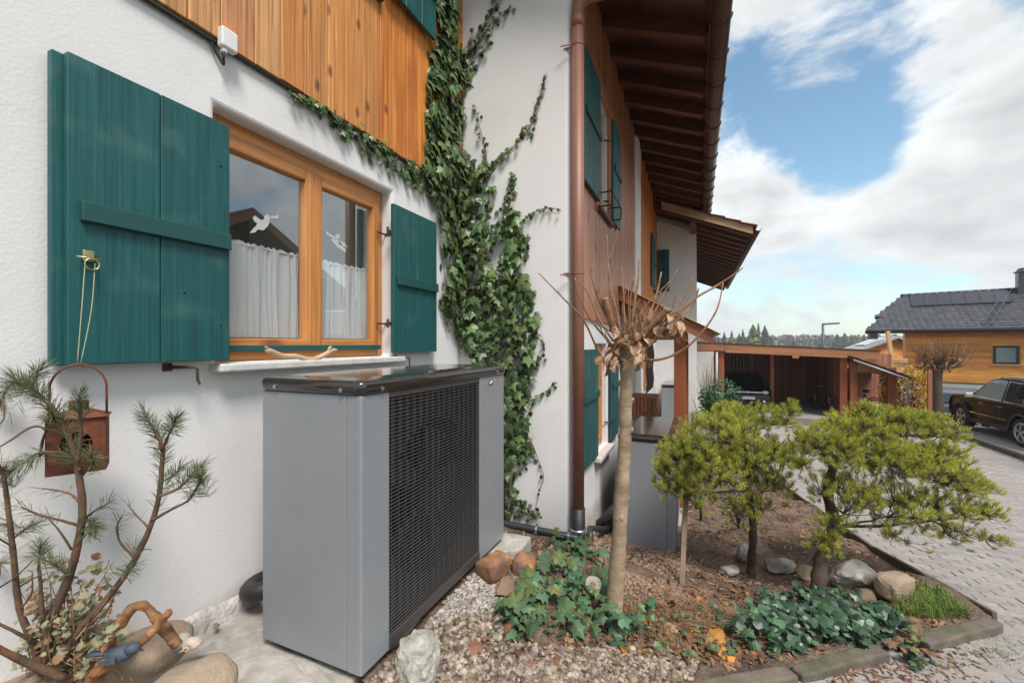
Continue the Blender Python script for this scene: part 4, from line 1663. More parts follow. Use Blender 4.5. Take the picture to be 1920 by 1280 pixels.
def make_pump(loc, label):
    hp = thing('heat_pump', label, 'heat pump', loc, 0, 'grey air heat pumps along the terrace')
    o = V(*loc)

    def mk(m, *a, **k):
        m.v = [tuple(Vector(p) + o) for p in m.v]
        return m.build(*a, **k)
    gx0, gx1 = 0.157, 0.935
    # end panel wraps the corner, with a seam 70 mm behind the front edge
    m = MB()
    m.box(0, 0.03, 0.0725, HD, 0.0, HB)
    mk(m, 'end_panel', M['silver_paint'], hp, bevel=0.004)
    m = MB()
    m.prism([(0, 0.070, 0), (0, 0.006, 0), (0.006, 0, 0), (gx0, 0, 0), (gx0, 0.03, 0), (0.03, 0.03, 0), (0.03, 0.07, 0)], (0, 0, HB))
    mk(m, 'corner_panel', M['silver_paint'], hp, bevel=0.003)
    m = MB()
    m.prism([(gx1, 0.03, 0), (gx1, 0, 0), (HL - .006, 0, 0), (HL, .006, 0), (HL, HD, 0), (HL - .03, HD, 0), (HL - .03, .03, 0)], (0, 0, HB))
    mk(m, 'corner_panel', M['silver_paint'], hp, bevel=0.003)
    m = MB()
    m.box(0.031, HL - .031, HD - .02, HD - .001, 0.0, HB)
    mk(m, 'back_panel', M['silver_paint'], hp)
    m = MB()
    m.box(0.02, HL - .02, 0.05, HD - .03, -0.02, 0.02)
    mk(m, 'base_frame', M['coil_black'], hp)
    m = MB()
    m.box(gx0 + .001, gx1 - .001, -0.001, 0.028, 0.004, 0.052)
    mk(m, 'base_strip', M['strip_black'], hp, bevel=0.003)
    m = MB()
    m.box(gx0 + .001, gx1 - .001, 0.001, 0.028, 1.012, HB)
    mk(m, 'top_strip', M['strip_black'], hp, bevel=0.003)
    # dark coil behind, fan ring, fan
    m = MB()
    m.box(gx0 - .02, gx1 + .02, 0.155, 0.17, 0.02, HB - .01)
    mk(m, 'coil', M['coil_black'], hp)
    # shroud plate with the round fan opening
    m = MB()
    n_ = 48
    xa, xb, za, zb2 = gx0 - .01, gx1 + .01, 0.04, HB - .01
    for k in range(n_):
        a = 2 * math.pi * k / n_
        c_, s_ = math.cos(a), math.sin(a)
        t = min(((xb - .546) / c_) if c_ > 1e-6 else ((xa - .546) / c_) if c_ < -1e-6 else 9, ((zb2 - .505) / s_) if s_ > 1e-6 else ((za - .505) / s_) if s_ < -1e-6 else 9)
        m.v.append((.546 + .36 * c_, .045, .505 + .36 * s_))
        m.v.append((.546 + max(t, .36) * c_, .045, .505 + max(t, .36) * s_))
    for k in range(n_):
        a, b = 2 * k, 2 * ((k + 1) % n_)
        m.f.append((a, a + 1, b + 1, b))
    mk(m, 'shroud', M['shroud_grey'], hp)
    cx, cz, fr = 0.546, 0.505, 0.345
    m = MB()
    ring_pts = [V(cx + fr * math.cos(2 * math.pi * k / 40), 0.085, cz + fr * math.sin(2 * math.pi * k / 40)) for k in range(41)]
    m.tube(ring_pts, 0.022, n=8, cap=False)
    mk(m, 'fan_ring', M['coil_black'], hp, smooth=True)
    m = MB()
    m.tube([(cx, .045, cz), (cx, .12, cz)], 0.11, n=24)
    for k in range(5):
        a = 2 * math.pi * k / 5
        p = []
        for rr, da, yy in ((.06, -.3, .07), (.30, -.22, .075), (.32, .25, .12), (.06, .5, .12)):
            p.append(V(cx + rr * math.cos(a + da), yy, cz + rr * math.sin(a + da)))
        m.add(p + [q + V(0, .008, 0) for q in p], [(0, 1, 2, 3), (7, 6, 5, 4), (0, 4, 5, 1), (1, 5, 6, 2), (2, 6, 7, 3), (3, 7, 4, 0)])
    mk(m, 'fan', M['shroud_grey'], hp)
    # louvre: thin horizontal slats on upright ribs
    pitch = 0.0152
    m = MB()
    m.prism([(gx0 + .001, 0.002, 0.0), (gx0 + .001, 0.010, -0.0006), (gx0 + .001, 0.010, 0.0006), (gx0 + .001, 0.002, 0.0027)], (gx1 - gx0 - .002, 0, 0))
    sm = bpy.data.meshes.new('slat')
    sm.from_pydata(m.v, [], m.f)
    sm.materials.append(M['slat_black'])
    z = 0.060
    while z < 1.008:
        inst(sm, 'slat', hp, Matrix.Translation(o + V(0, 0, z)))
        z += pitch
    for k in range(16):
        X = gx0 + 0.0486 * (k + 0.5)
        m = MB()
        m.box(X - .0015, X + .0015, 0.008, 0.03, 0.05, 1.012)
        mk(m, 'rib', M['slat_black'], hp)
    # lid with rounded corners
    m = MB()
    lev = [(HB + .001, 0.000, .030), (HB + .012, -.010, .034), (HT - .014, -.012, .036), (HT - .004, -.006, .036), (HT, .004, .030)]
    nr = None
    for z_, ins, r in lev:
        pts = ring_rounded(ins, HL - ins, ins, HD - ins, r)
        nr = len(pts)
        m.v.extend([(x, y, z_) for x, y in pts])
    for l in range(len(lev) - 1):
        for k in range(nr):
            a, b = l * nr + k, l * nr + (k + 1) % nr
            m.f.append((a, b, b + nr, a + nr))
    m.f.append(tuple(reversed(range(nr))))
    # shallow fall and a raised field on the top
    top0 = (len(lev) - 1) * nr
    base = len(m.v)
    for z_, ins in ((HT + .0005, .055), (HT + .006, .070)):
        pts = ring_rounded(ins, HL - ins, ins, HD - ins, .02)
        m.v.extend([(x, y, z_) for x, y in pts])
    for k in range(nr):
        a, b = top0 + k, top0 + (k + 1) % nr
        c0, d0 = base + k, base + (k + 1) % nr
        m.f.append((a, b, d0, c0))
        m.f.append((c0, d0, d0 + nr, c0 + nr))
    m.f.append(tuple(base + nr + k for k in range(nr)))
    lid = mk(m, 'lid', M['lid_plastic'], hp, smooth=False, bevel=0)
    me = lid.data
    for p in me.polygons:
        p.use_smooth = len(p.vertices) == 4
    for (x, y, nx_, ny_) in ((-.0125, .085, -1, 0), (-.0125, .44, -1, 0), (.1, -.0125, 0, -1), (1.15, -.0125, 0, -1)):
        m = MB()
        m.tube([(x, y, 1.056), (x + nx_ * .004, y + ny_ * .004, 1.056)], 0.0085, n=12)
        s_ = mk(m, 'screw', M['steel'], hp)
    for (x, y) in ((.09, .10), (.09, .43), (1.18, .10), (1.18, .43)):
        m = MB()
        m.tube([(x, y, -.03), (x, y, 0)], 0.028, n=12)
        mk(m, 'foot', M['steel'], hp)
    # small maker's plate: dark outline, bright field and two faint strokes
    ex, ez = 1.075, 1.000
    m = MB()
    m.prism([(ex - .028, -.0004, ez - .018), (ex + .022, -.0004, ez - .014), (ex + .028, -.0004, ez + .018), (ex - .020, -.0004, ez + .016)], (0, -.0015, 0))
    e_ = mk(m, 'emblem', M['anthracite'], hp)
    m = MB()
    m.prism([(ex - .020, -.002, ez - .011), (ex + .014, -.002, ez - .006), (ex + .020, -.002, ez + .012), (ex - .014, -.002, ez + .010)], (0, -.001, 0))
    mk(m, 'emblem_field', M['white_plastic'], e_)
    m = MB()
    m.box(ex + .045, ex + .085, -.0015, -.0002, ez - .010, ez - .006)
    m.box(ex + .045, ex + .085, -.0015, -.0002, ez + .006, ez + .010)
    mk(m, 'emblem_stroke', M['zinc'], e_)
    return hp


hp1 = make_pump((1.22, 1.137, 0.022), 'nearest large grey heat pump with black louvre on the concrete slab below the window')
copy_tree(hp1, Matrix.Translation(V(4.38, 0.20, -0.75)), label='second grey heat pump behind the pollarded tree trunk, half hidden by the left dwarf pine')
copy_tree(hp1, Matrix.Translation(V(9.98, 0.20, -0.74)), label='far small grey heat pump under the porch canopy behind the red post', skip=('slat', 'rib', 'fan', 'fan_ring', 'emblem', 'screw'))
for (x0, x1, y0, y1, z0, z1, lab) in ((4.34, 5.68, .17, .76, -1.2, -.775, 'concrete base under the second heat pump'), (9.94, 11.27, .16, .78, -1.6, -.765, 'concrete base under the far heat pump')):
    m = MB()
    m.box(x0, x1, y0, y1, z0, z1)
    struct(m.build('foundation_slab', M['concrete'], bevel=0.012))
# insulated hoses between pump and wall
m = MB()
p0, p1, p2, p3 = V(1.46, 1.70, 0.10), V(1.42, 1.80, 0.105), V(1.40, 1.90, 0.10), V(1.42, 2.02, 0.06)
hp_pts = [V(1.75, 1.66, .14), V(1.52, 1.74, .13), V(1.40, 1.80, .125), V(1.33, 1.86, .11), V(1.36, 1.95, .085), V(1.50, 2.03, .07)]
m.tube(smooth_path(hp_pts, 5), 0.042, n=14)
hs = m.build('insulated_hose', M['rubber_black'], smooth=True)
tag(hs, 'thick black insulated hose running from the wall foot behind the nearest heat pump', 'hose')
m = MB()
for t in (0.46, 0.58):
    c_ = hp_pts[2].lerp(hp_pts[1], t)
    dd = (hp_pts[1] - hp_pts[2]).normalized()
    m.tube([c_ - dd * .008, c_ + dd * .008], 0.0445, n=14)
m.build('hose_clamp', M['steel'], hs, smooth=True)
m = MB()
m.tube([(1.385, 1.79, -.02), (1.385, 1.79, .10)], 0.007, n=8)
m.tube([(1.385, 1.79, -.012), (1.385, 1.79, -.004)], 0.022, n=10)
m.build('hose_stand', M['steel'], hs)
m = MB()
m.tube(smooth_path([V(4.42, .70, -.38), V(4.36, .78, -.42), V(4.34, .86, -.52), V(4.40, .95, -.62)], 5), 0.045, n=12)
o = m.build('insulated_hose', M['rubber_black'], smooth=True)
tag(o, 'black hose at the white wall beside the second heat pump', 'hose')

# planter box on a stand by the porch
pb = thing('planter_box', 'red-brown slatted wooden planter box with trailing twigs under the barred window', 'planter', (6.6, .75, -.95))
for k in range(7):
    m = MB()
    m.box(6.42 + 0.001, 6.44, .56 + k * .052, .56 + (k + 1) * .052 - .007, .21, .47)
    m.build('slat', M['planter_wood'], pb, bevel=.003, seg=1)
for k in range(4):
    m = MB()
    m.box(6.44, 6.92, .540, .558, .215 + k * .064, .215 + (k + 1) * .064 - .008)
    m.build('slat', M['planter_wood'], pb, bevel=.003, seg=1)
m = MB()
m.box(6.445, 6.92, .562, .92, .205, .43)
m.build('liner', M['rubber_black'], pb)
m = MB()
m.box(6.41, 6.94, .535, .925, .470, .485)
m.build('rim', M['planter_wood'], pb, bevel=.003, seg=1)
for (x, y) in ((6.46, .60), (6.88, .60), (6.46, .88), (6.88, .88)):
    m = MB()
    m.box(x - .03, x + .03, y - .03, y + .03, -1.1, .21)
    m.build('leg', M['planter_wood'], pb)
m = MB()
rs = random.Random(4)
for k in range(26):
    a = V(6.42, rs.uniform(.56, .70), rs.uniform(.3, .47))
    m.tube([a, a + V(-.05, rs.uniform(-.08, .02), -.05), a + V(-.06, rs.uniform(-.1, .05), rs.uniform(-.14, -.22))], 0.005, n=3)
o = m.build('trailing_twigs', M['straw'], pb, kind='stuff')

# ------------------------------------------------------------------ carport
cp = thing('carport', 'long dark timber carport with flat roof and red-brown posts behind the pines', 'carport', (20.5, -3, -1.56))
CX = 19.5
bz = lambda Y: 1.32 + (Y + 0.0) * 0.053      # top of the fascia
for (ya, yb2) in ((0.6, -1.02), (-1.03, -6.05)):
    m = MB()
    m.prism([(CX, ya, bz(ya)), (CX, yb2, bz(yb2)), (CX, yb2, bz(yb2) - .30), (CX, ya, bz(ya) - .36)], (.09, 0, 0))
    m.build('fascia_beam', M['carport_beam'], cp, bevel=.006)
m = MB()
m.prism([(CX - .03, .6, bz(.6) + .002), (CX - .03, -6.1, bz(-6.1) + .002), (CX - .03, -6.1, bz(-6.1) + .035), (CX - .03, .6, bz(.6) + .035)], (6.3, 0, 0))
m.build('roof', M['gutter_metal'], cp)
m = MB()
m.prism([(CX + .1, .6, bz(.6) - .12), (CX + .1, -6.0, bz(-6.0) - .12), (CX + .1, -6.0, bz(-6.0) - .04), (CX + .1, .6, bz(.6) - .04)], (6.1, 0, 0))
m.build('ceiling', M['soffit_wood'], cp)
for yy in (-.90, -5.02):
    m = MB()
    m.box(CX + .12, CX + .34, yy - .11, yy + .11, -1.6, bz(yy) - .13)
    m.build('post', M['post_red'], cp, bevel=.006)
m = MB()
m.box(CX + 1.7, CX + 1.84, -3.0, -2.86, -1.6, bz(-3) - .13)
m.build('post', M['post_red'], cp, bevel=.006)
m = MB()
m.bar((CX + .12, -2.95, bz(-3) - .2), (CX + 5.8, -2.95, bz(-3) - .2), .14, .2)
m.build('tie_beam', M['carport_beam'], cp)
m = MB()
m.box(CX - .03, CX - .002, -3.58, -3.36, bz(-3.5) - .43, bz(-3.5) - .31)
m.build('beam_end', M['carport_beam'], cp)
# back and side boards
k = 0
yy = 0.5
while yy > -8.2:
    m = MB()
    m.box(25.3 - .01 * (k % 2), 25.33, yy - .155, yy, -1.6, bz(yy) - .1)
    m.build('board', M['carport_wood'], cp)
    yy -= .16
    k += 1
xx = CX + .4
k = 0
while xx < 25.3:
    m = MB()
    m.box(xx, xx + .155, -5.16 - .01 * (k % 2), -5.13, -1.6, bz(-5.1) - .13)
    m.build('board', M['carport_wood'], cp)
    xx += .16
    k += 1
m = MB()
m.box(CX + .05, 25.3, .12, .2, -1.6, bz(.1) - .13)
m.build('side_wall', M['cottage_white'], cp)
m = MB()
m.box(CX + .0, CX + .1, -.62, .5, -1.6, bz(0) - .37)
m.build('side_wall', M['cottage_white'], cp)
m = MB()
m.tube([(CX - .05, -.72, -1.6), (CX - .05, -.72, bz(-.7) - .36)], .05, n=10)
m.build('drainpipe', M['zinc'], cp, smooth=True)
# floor
m = MB()
m.box(CX - .3, 25.3, -8.1, .5, -1.75, -1.545)
m.build('floor', M['asphalt'], cp)
# lean-to shed at the right end
sh = thing('bicycle_shed', 'small lean-to shed with tiled roof at the carport right end', 'shed', (20.4, -6.3, -1.56))
SX = 19.55
for (ya, yb2, mt) in ((-5.42, -5.20, 'post_red'), (-6.55, -6.30, 'post_red')):
    m = MB()
    m.box(SX, SX + .2, ya, yb2, -1.6, .62 if ya > -6 else .42)
    m.build('post', M[mt], sh, bevel=.006)
m = MB()
m.prism([(SX, -5.42, .22), (SX, -6.30, .22), (SX, -6.30, .50), (SX, -5.42, .72)], (.1, 0, 0))
m.build('front_panel', M['carport_beam'], sh)
zr = lambda Y: .72 + (Y + 5.15) * .42
m = MB()
m.prism([(SX - .35, -5.12, zr(-5.12) + .06), (SX - .35, -6.85, zr(-6.85) + .06), (SX - .35, -6.85, zr(-6.85) + .0), (SX - .35, -5.12, zr(-5.12) + .0)], (3.5, 0, 0))
m.build('roof_deck', M['rafter_wood'], sh)
for r_ in range(7):
    for c_ in range(5):
        ya = -5.12 - r_ * .25
        m = MB()
        xa = SX - .40 + c_ * .3
        m.prism([(xa, ya, zr(ya) + .075), (xa, ya - .28, zr(ya - .28) + .10), (xa, ya - .28, zr(ya - .28) + .125), (xa, ya, zr(ya) + .095)], (.29, 0, 0))
        m.build('roof_tile', M['roof_tile'], sh, bevel=.004, seg=1)
m = MB()
m.tube([(SX - .36, -5.2, zr(-5.2) - .02), (SX - .36, -6.72, zr(-6.72) - .02), (SX - .3, -6.75, zr(-6.75) - .12), (SX - .3, -6.75, -1.55)], .035, n=8)
m.build('drainpipe', M['zinc'], sh, smooth=True)
k = 0
yy = -5.2
while yy > -6.6:
    m = MB()
    m.box(22.6, 22.63, yy - .15, yy, -1.6, .2)
    m.build('board', M['carport_wood'], sh)
    yy -= .155


def bicycle(x, y, z, rotz, label):
    b = thing('bicycle', label, 'bicycle', (x, y, z), rotz, 'bicycles kept in the carport and shed')
    W = WM[b.name]

    def mk(m, *a, **k):
        m.v = [tuple(W @ Vector(p)) for p in m.v]
        return m.build(*a, **k)
    for cx in (-.52, .52):
        m = MB()
        m.tube([(cx + .34 * math.cos(2 * math.pi * k / 24), 0, .35 + .34 * math.sin(2 * math.pi * k / 24)) for k in range(25)], .02, n=6, cap=False)
        w = mk(m, 'wheel', M['tyre'], b, smooth=True)
        m = MB()
        for k in range(10):
            a = 2 * math.pi * k / 10
            m.tube([(cx, 0, .35), (cx + .33 * math.cos(a), 0, .35 + .33 * math.sin(a))], .003, n=3)
        mk(m, 'spokes', M['steel'], w)
    m = MB()
    bb, st_, hd, fw, rw = V(-.05, 0, .30), V(-.18, 0, .78), V(.34, 0, .80), V(.52, 0, .35), V(-.52, 0, .35)
    for a, c in ((bb, st_), (bb, hd), (st_, hd), (bb, rw), (st_, rw), (hd, fw)):
        m.tube([a, c], .018, n=6)
    m.tube([st_, st_ + V(-.04, 0, .16)], .014, n=6)
    m.tube([hd, hd + V(-.04, 0, .2)], .014, n=6)
    mk(m, 'frame', M['anthracite'], b, smooth=True)
    m = MB()
    m.tube([hd + V(-.10, -.28, .2), hd + V(-.02, -.15, .22), hd + V(-.02, .15, .22), hd + V(-.10, .28, .2)], .014, n=6)
    mk(m, 'handlebar', M['steel'], b, smooth=True)
    m = MB()
    m.add(*[(np.array(ico(2)[0]) * [.13, .07, .035] + [-.22, 0, .96]).tolist(), ico(2)[1]])
    mk(m, 'saddle', M['leather_black'], b, smooth=True)
    return b


bicycle(21.4, -4.75, -1.545, R(15), 'bicycle leaning inside the carport at its right side boards')
bicycle(20.6, -5.75, -1.545, R(60), 'bicycle in the small lean-to shed, nearer its opening')
bicycle(21.3, -5.95, -1.545, R(70), 'second bicycle deeper inside the small lean-to shed')

# ------------------------------------------------------------------ timber house on the right
th = thing('timber_house', 'new house with horizontal orange boarding, dark tiled roof and solar panels', 'house', (33.0, -14, -2.2))
E1 = V(32.55, -9.6, 0)
ed = V(-0.30, -0.954, 0).normalized()      # along the front wall, left to right in the photograph
en = V(-0.954, 0.30, 0).normalized()       # outward normal of the front wall


def W3(s, t, z):
    """s along the wall, t outward, z height"""
    p = E1 + ed * s + en * t
    return V(p.x, p.y, z)


s0, s1 = 1.9, 22.0
# window: pixels 1863..1910 x 648..682
def s_at(px):
    r = ray(px, 645)
    # solve E1 + ed*s on ray
    A = np.array([[r.x, -ed.x], [r.y, -ed.y]])
    t, s = np.linalg.solve(A, np.array([E1.x, E1.y]))
    return s, t


ws0, wd = s_at(1862)
ws1, _ = s_at(1911)
wz1, wz0 = CAMZ - 3 / 800 * wd, CAMZ - 37 / 800 * wd
hz0, hz1 = -0.86, 2.05
z = hz0
k = 0
s0, _ = s_at(1697)
while z < hz1:
    h = 0.165
    spans = [(s0, s1)]
    if z + h > wz0 - .05 and z < wz1 + .05:
        spans = [(s0, ws0 - .06), (ws1 + .06, s1)]
    for a, b in spans:
        m = MB()
        t0, t1 = 0.0, .022 + .003 * (k % 2)
        m.prism([W3(a, t0, z), W3(a, t1, z), W3(a, t1, z + h - .008), W3(a, t0, z + h - .008)], ed * (b - a))
        m.build('wall_plank', M['house_plank'], th)
    z += h
    k += 1
m = MB()
m.prism([W3(s0, -.01, hz0), W3(s1, -.01, hz0), W3(s1, -.01, 2.35), W3(s0, -.01, 2.35)], en * -.2)
m.prism([W3(s0, -.2, hz0), W3(s0, -3.5, hz0), W3(s0, -3.5, 4.0), W3(s0, -.2, 2.45)], ed * .1)
m.build('wall', M['house_plank'], th)
m = MB()
m.prism([W3(s0 - 3, -.05, -2.6), W3(s1, -.05, -2.6), W3(s1, -.05, hz0 - .06), W3(s0 - 3, -.05, hz0 - .06)], en * -.3)
m.build('plinth', M['white_paint'], th)
m = MB()
m.prism([W3(s0 - .02, .0, hz0 - .06), W3(s1, .0, hz0 - .06), W3(s1, .05, hz0 - .03), W3(s0 - .02, .05, hz0 - .03)], V(0, 0, .03))
m.build('drip_edge', M['anthracite'], th)
m = MB()
for a, b, c_, d_ in ((ws0, ws1, wz0, wz0 + .10), (ws0, ws1, wz1 - .10, wz1), (ws0, ws0 + .10, wz0 + .10, wz1 - .10), (ws1 - .10, ws1, wz0 + .10, wz1 - .10)):
    m.prism([W3(a, .0, c_), W3(b, .0, c_), W3(b, .0, d_), W3(a, .0, d_)], en * .05)
wn = m.build('window', M['anthracite'], th)
m = MB()
m.prism([W3(ws0 + .10, .01, wz0 + .1), W3(ws1 - .10, .01, wz0 + .1), W3(ws1 - .10, .01, wz1 - .1), W3(ws0 + .10, .01, wz1 - .1)], en * .01)
m.build('pane', M['car_glass_painted_sky'], wn)
m = MB()
m.prism([W3(ws0 - .1, .0, wz0 - .07), W3(ws1 + .1, .0, wz0 - .07), W3(ws1 + .1, .0, wz0 - .005), W3(ws0 - .1, .0, wz0 - .005)], en * .10)
m.build('window_sill', M['timber_light'], wn)
# roof plane: eave to ridge
EAVE_T, EAVE_Z, RIDGE_T, RIDGE_Z = 0.6, 2.05, -3.6, 4.35
rs_ = (RIDGE_Z - EAVE_Z) / (EAVE_T - RIDGE_T)


def roofp(s, q, lift=0.0):
    """q 0 at the eave .. 1 at the ridge"""
    t = lerp(EAVE_T, RIDGE_T, q)
    return W3(s, t, lerp(EAVE_Z, RIDGE_Z, q) + lift)


def roof_px(px, q):
    """s so that roofp(s,q) is seen in column px"""
    lo, hi = -6.0, 26.0
    for _ in range(50):
        md = (lo + hi) / 2
        if proj(roofp(md, q))[0] < px:
            lo = md
        else:
            hi = md
    return lo


def left_edge(q):
    a = roof_px(1622, 0.0)
    st = 0.40
    e1 = roof_px(1652, st)
    b0, b1 = roof_px(1640, st), roof_px(1688, 1.0)
    if q < st:
        return lerp(a, e1, q / st)
    return lerp(b0, b1, (q - st) / (1 - st))


rows = 16
m = MB()
q0, q1 = 0.0, 1.0
pl = [roofp(left_edge(0), 0), roofp(s1, 0), roofp(s1, 1), roofp(left_edge(1), 1), roofp(left_edge(.401), .401), roofp(left_edge(.399), .399)]
m.prism([p + V(0, 0, -.02) for p in pl], V(0, 0, -.16))
rf = m.build('roof', M['rafter_wood'], th)
mt_ = MB()
for r_ in range(rows):
    qa, qb = r_ / rows, (r_ + 1.12) / rows
    qm = min((r_ + .5) / rows, .999)
    sl = left_edge(qm) - 0.02
    s = sl + (0.15 if r_ % 2 else 0)
    n_ = int((s1 - s) / .30)
    for c_ in range(n_):
        a, b = s + c_ * .30, s + c_ * .30 + .295
        mid = (a + b) / 2
        v = [roofp(a, qa, .045), roofp(mid, qa, .075), roofp(b, qa, .045), roofp(b, min(qb, 1.0), .012), roofp(mid, min(qb, 1.0), .04), roofp(a, min(qb, 1.0), .012), roofp(a, qa, .0), roofp(mid, qa, .02), roofp(b, qa, .0)]
        mt_.add(v, [(0, 1, 4, 5), (1, 2, 3, 4), (6, 7, 1, 0), (7, 8, 2, 1)])
mt_.build('roof_tiles', M['slate_tile'], rf, kind='stuff')
# ridge tiles, gutter
for c_ in range(28):
    a = left_edge(1) + c_ * .36
    if a > s1:
        break
    m = MB()
    m.tube([roofp(a, 1, .05), roofp(a + .38, 1, .06)], .10, n=8)
    m.build('ridge_tile', M['slate_tile'], rf, smooth=True)
m = MB()
m.tube([roofp(left_edge(0), 0, -.05) + en * .05, roofp(s1, 0, -.05) + en * .05], .065, n=8)
m.build('gutter', M['anthracite'], rf, smooth=True)
# solar field in two long panels rows
sa, sb_ = roof_px(1708, .72), roof_px(1896, .72)
npan = 7
for c_ in range(npan):
    a, b = lerp(sa, sb_, c_ / npan), lerp(sa, sb_, (c_ + 1) / npan) - .015
    qa, qb = .62, .955
    sh_ = (roof_px(1690, .955) - roof_px(1672, .62)) * 0.0
    m = MB()
    p = [roofp(a, qa, .09), roofp(b, qa, .09), roofp(b, qb, .09), roofp(a, qb, .09)]
    m.prism(p, V(0, 0, .05))
    m.build('solar_panel', M['solar_glass'], rf)
# roof ladder strip and the taller ridge end with chimney
for dx in (0, 26):
    m = MB()
    m.tube([roofp(roof_px(1842 + dx * .6, 0.06), .06, .12), roofp(roof_px(1884 + dx * .5, .97), .97, .12)], .035, n=6)
    m.build('ladder_rail', M['chimney_metal'], rf)
for k in range(14):
    q = .08 + k * .065
    xa = lerp(1843, 1884, (q - .06) / .91)
    m = MB()
    m.tube([roofp(roof_px(xa, q), q, .12), roofp(roof_px(xa + 14, q), q, .12)], .02, n=5)
    m.build('ladder_rung', M['chimney_metal'], rf)
sc_ = roof_px(1912, .93)
m = MB()
cc = roofp(sc_ + .45, .95)
m.obox(cc + V(0, 0, .25), ed * .55, en * .4, V(0, 0, .85))
ch = m.build('chimney', M['chimney_metal'], rf, bevel=.01)
m = MB()
m.obox(cc + V(0, 0, 1.13), ed * .62, en * .46, V(0, 0, .025))
m.obox(cc + V(0, 0, 1.28), ed * .5, en * .35, V(0, 0, .02))
for a_ in (-.45, .45):
    for b_ in (-.3, .3):
        m.obox(cc + ed * a_ + en * b_ + V(0, 0, 1.2), ed * .02, en * .02, V(0, 0, .08))
m.build('chimney_cap', M['chimney_metal'], ch)
# balcony corner with slanting post
sp, dpt = s_at(1668)
m = MB()
pa, pb_ = W3(s_at(1664)[0], .9, 2.0), W3(s_at(1671)[0] , .9, CAMZ - 25 / 800 * 24)
m.bar(pa, pb_, .18, .18, up=(0, 1, 0))
bal = m.build('balcony_post', M['timber_light'], th, bevel=.01)
bs0, bs1 = s_at(1654)[0] + .2, s_at(1697)[0] + .1
m = MB()
zb1 = CAMZ - 27 / 800 * 25
m.prism([W3(bs0, .0, zb1 - .22), W3(bs1, .0, zb1 - .22), W3(bs1, .0, zb1), W3(bs0, .0, zb1)], en * .95)
m.build('balcony_rail', M['timber_light'], th, bevel=.01)
nb_ = 9
for k in range(nb_):
    a, b = lerp(bs0 + .3, bs1, k / nb_), lerp(bs0 + .3, bs1, (k + 1) / nb_) - .02
    m = MB()
    m.prism([W3(a, .80, zb1 - 1.6), W3(b, .80, zb1 - 1.6), W3(b, .80, zb1 - .225), W3(a, .80, zb1 - .225)], en * .04)
    m.build('balcony_board', M['timber_light'], th)

# low house with gable behind the carport
lh = thing('gabled_house', 'low wooden house with grey roof and bright roof panel behind the carport', 'house', (33, -9.5, -2))
P = lambda x, y, d: Pd(x, y, d)
g_apex, g_l, g_r = P(1682, 634, 31), P(1622, 655, 31), P(1716, 650, 31)
m = MB()
back = V(6.9, -.77, 0)
m.prism([g_l + V(0, 0, -.05), g_apex + V(0, 0, -.05), g_r + V(0, 0, -.05), g_r + V(0, 0, -3.5), g_l + V(0, 0, -3.5)], back)
m.build('gable_wall', M['house_plank'], lh)
fw_ = (back.normalized()) * -0.5
for (a, b) in ((g_l + (g_l - g_apex) * .16, g_apex), (g_apex, g_r)):
    m = MB()
    a0, b0 = a + fw_, b + fw_
    m.prism([a0, b0, b0 + V(0, 0, .16), a0 + V(0, 0, .16)], back * 1.08)
    m.build('roof', M['zinc'], lh)
m = MB()
a0, b0 = g_l + V(0, 0, .22), g_apex + V(0, 0, .20)
m.prism([lerp(a0, b0, .1) + back * .15, lerp(a0, b0, .75) + back * .15, lerp(a0, b0, .75) + back * .7, lerp(a0, b0, .1) + back * .7], V(0, 0, .05))
m.build('roof_panel', M['solar_painted_glare'], lh)
m = MB()
m.obox(lerp(g_l, g_apex, .45) + back * .3 + V(0, 0, .9), V(.25, 0, 0), V(0, .25, 0), V(0, 0, .5))
m.build('chimney', M['anthracite'], lh)

# neighbouring gabled barn across the drive (outside the frame, seen mirrored in the window)
nb = thing('barn', 'dark timber gabled barn across the drive, mirrored in the window pane', 'barn', (11, -14, -1.6))
ap, sl_ = V(10.75, -12, 6.25), 0.55
m = MB()
m.prism([(6.2, -12.3, 3.2), (10.75, -12.3, 5.7), (15.3, -12.3, 3.2), (15.3, -12.3, -2.2), (6.2, -12.3, -2.2)], (0, -9, 0))
m.build('wall', M['rafter_wood'], nb)
for sgn in (-1, 1):
    m = MB()
    a, b = V(10.75, -11.0, 6.05), V(10.75 + sgn * 5.6, -11.0, 6.05 - 5.6 * .55)
    m.prism([a, b, b + V(0, 0, .30), a + V(0, 0, .30)], (0, -11, 0))
    m.build('roof', M['gutter_metal'], nb)
    m = MB()
    m.prism([a + V(0, .06, -.12), b + V(0, .06, -.12), b + V(0, .06, .2), a + V(0, .06, .2)], (0, .05, 0))
    m.build('barge_board', M['canopy_wood'], nb)
for k in range(6):
    m = MB()
    m.box(8.0 + k * 1.1, 8.16 + k * 1.1, -12.28, -12.0, 1.0, 4.2)
    m.build('post', M['canopy_wood'], nb)

# ------------------------------------------------------------------ street lamp
sl = thing('street_lamp', 'slim grey-green street lamp with flat arm above the carport roof', 'street lamp', tuple(Pd(1543, 700, 40)))
b0 = Pd(1543, 720, 40)
t0_ = Pd(1543, 608, 40)
m = MB()
m.tube([b0, t0_], [.15, .10], n=10)
m.build('pole', M['lamp_metal'], sl, smooth=True)
m = MB()
t1_ = Pd(1573, 606, 40)
m.bar(t0_ + V(0, 0, .02), t1_, .22, .16)
m.build('lamp_head', M['lamp_metal'], sl, bevel=.02)


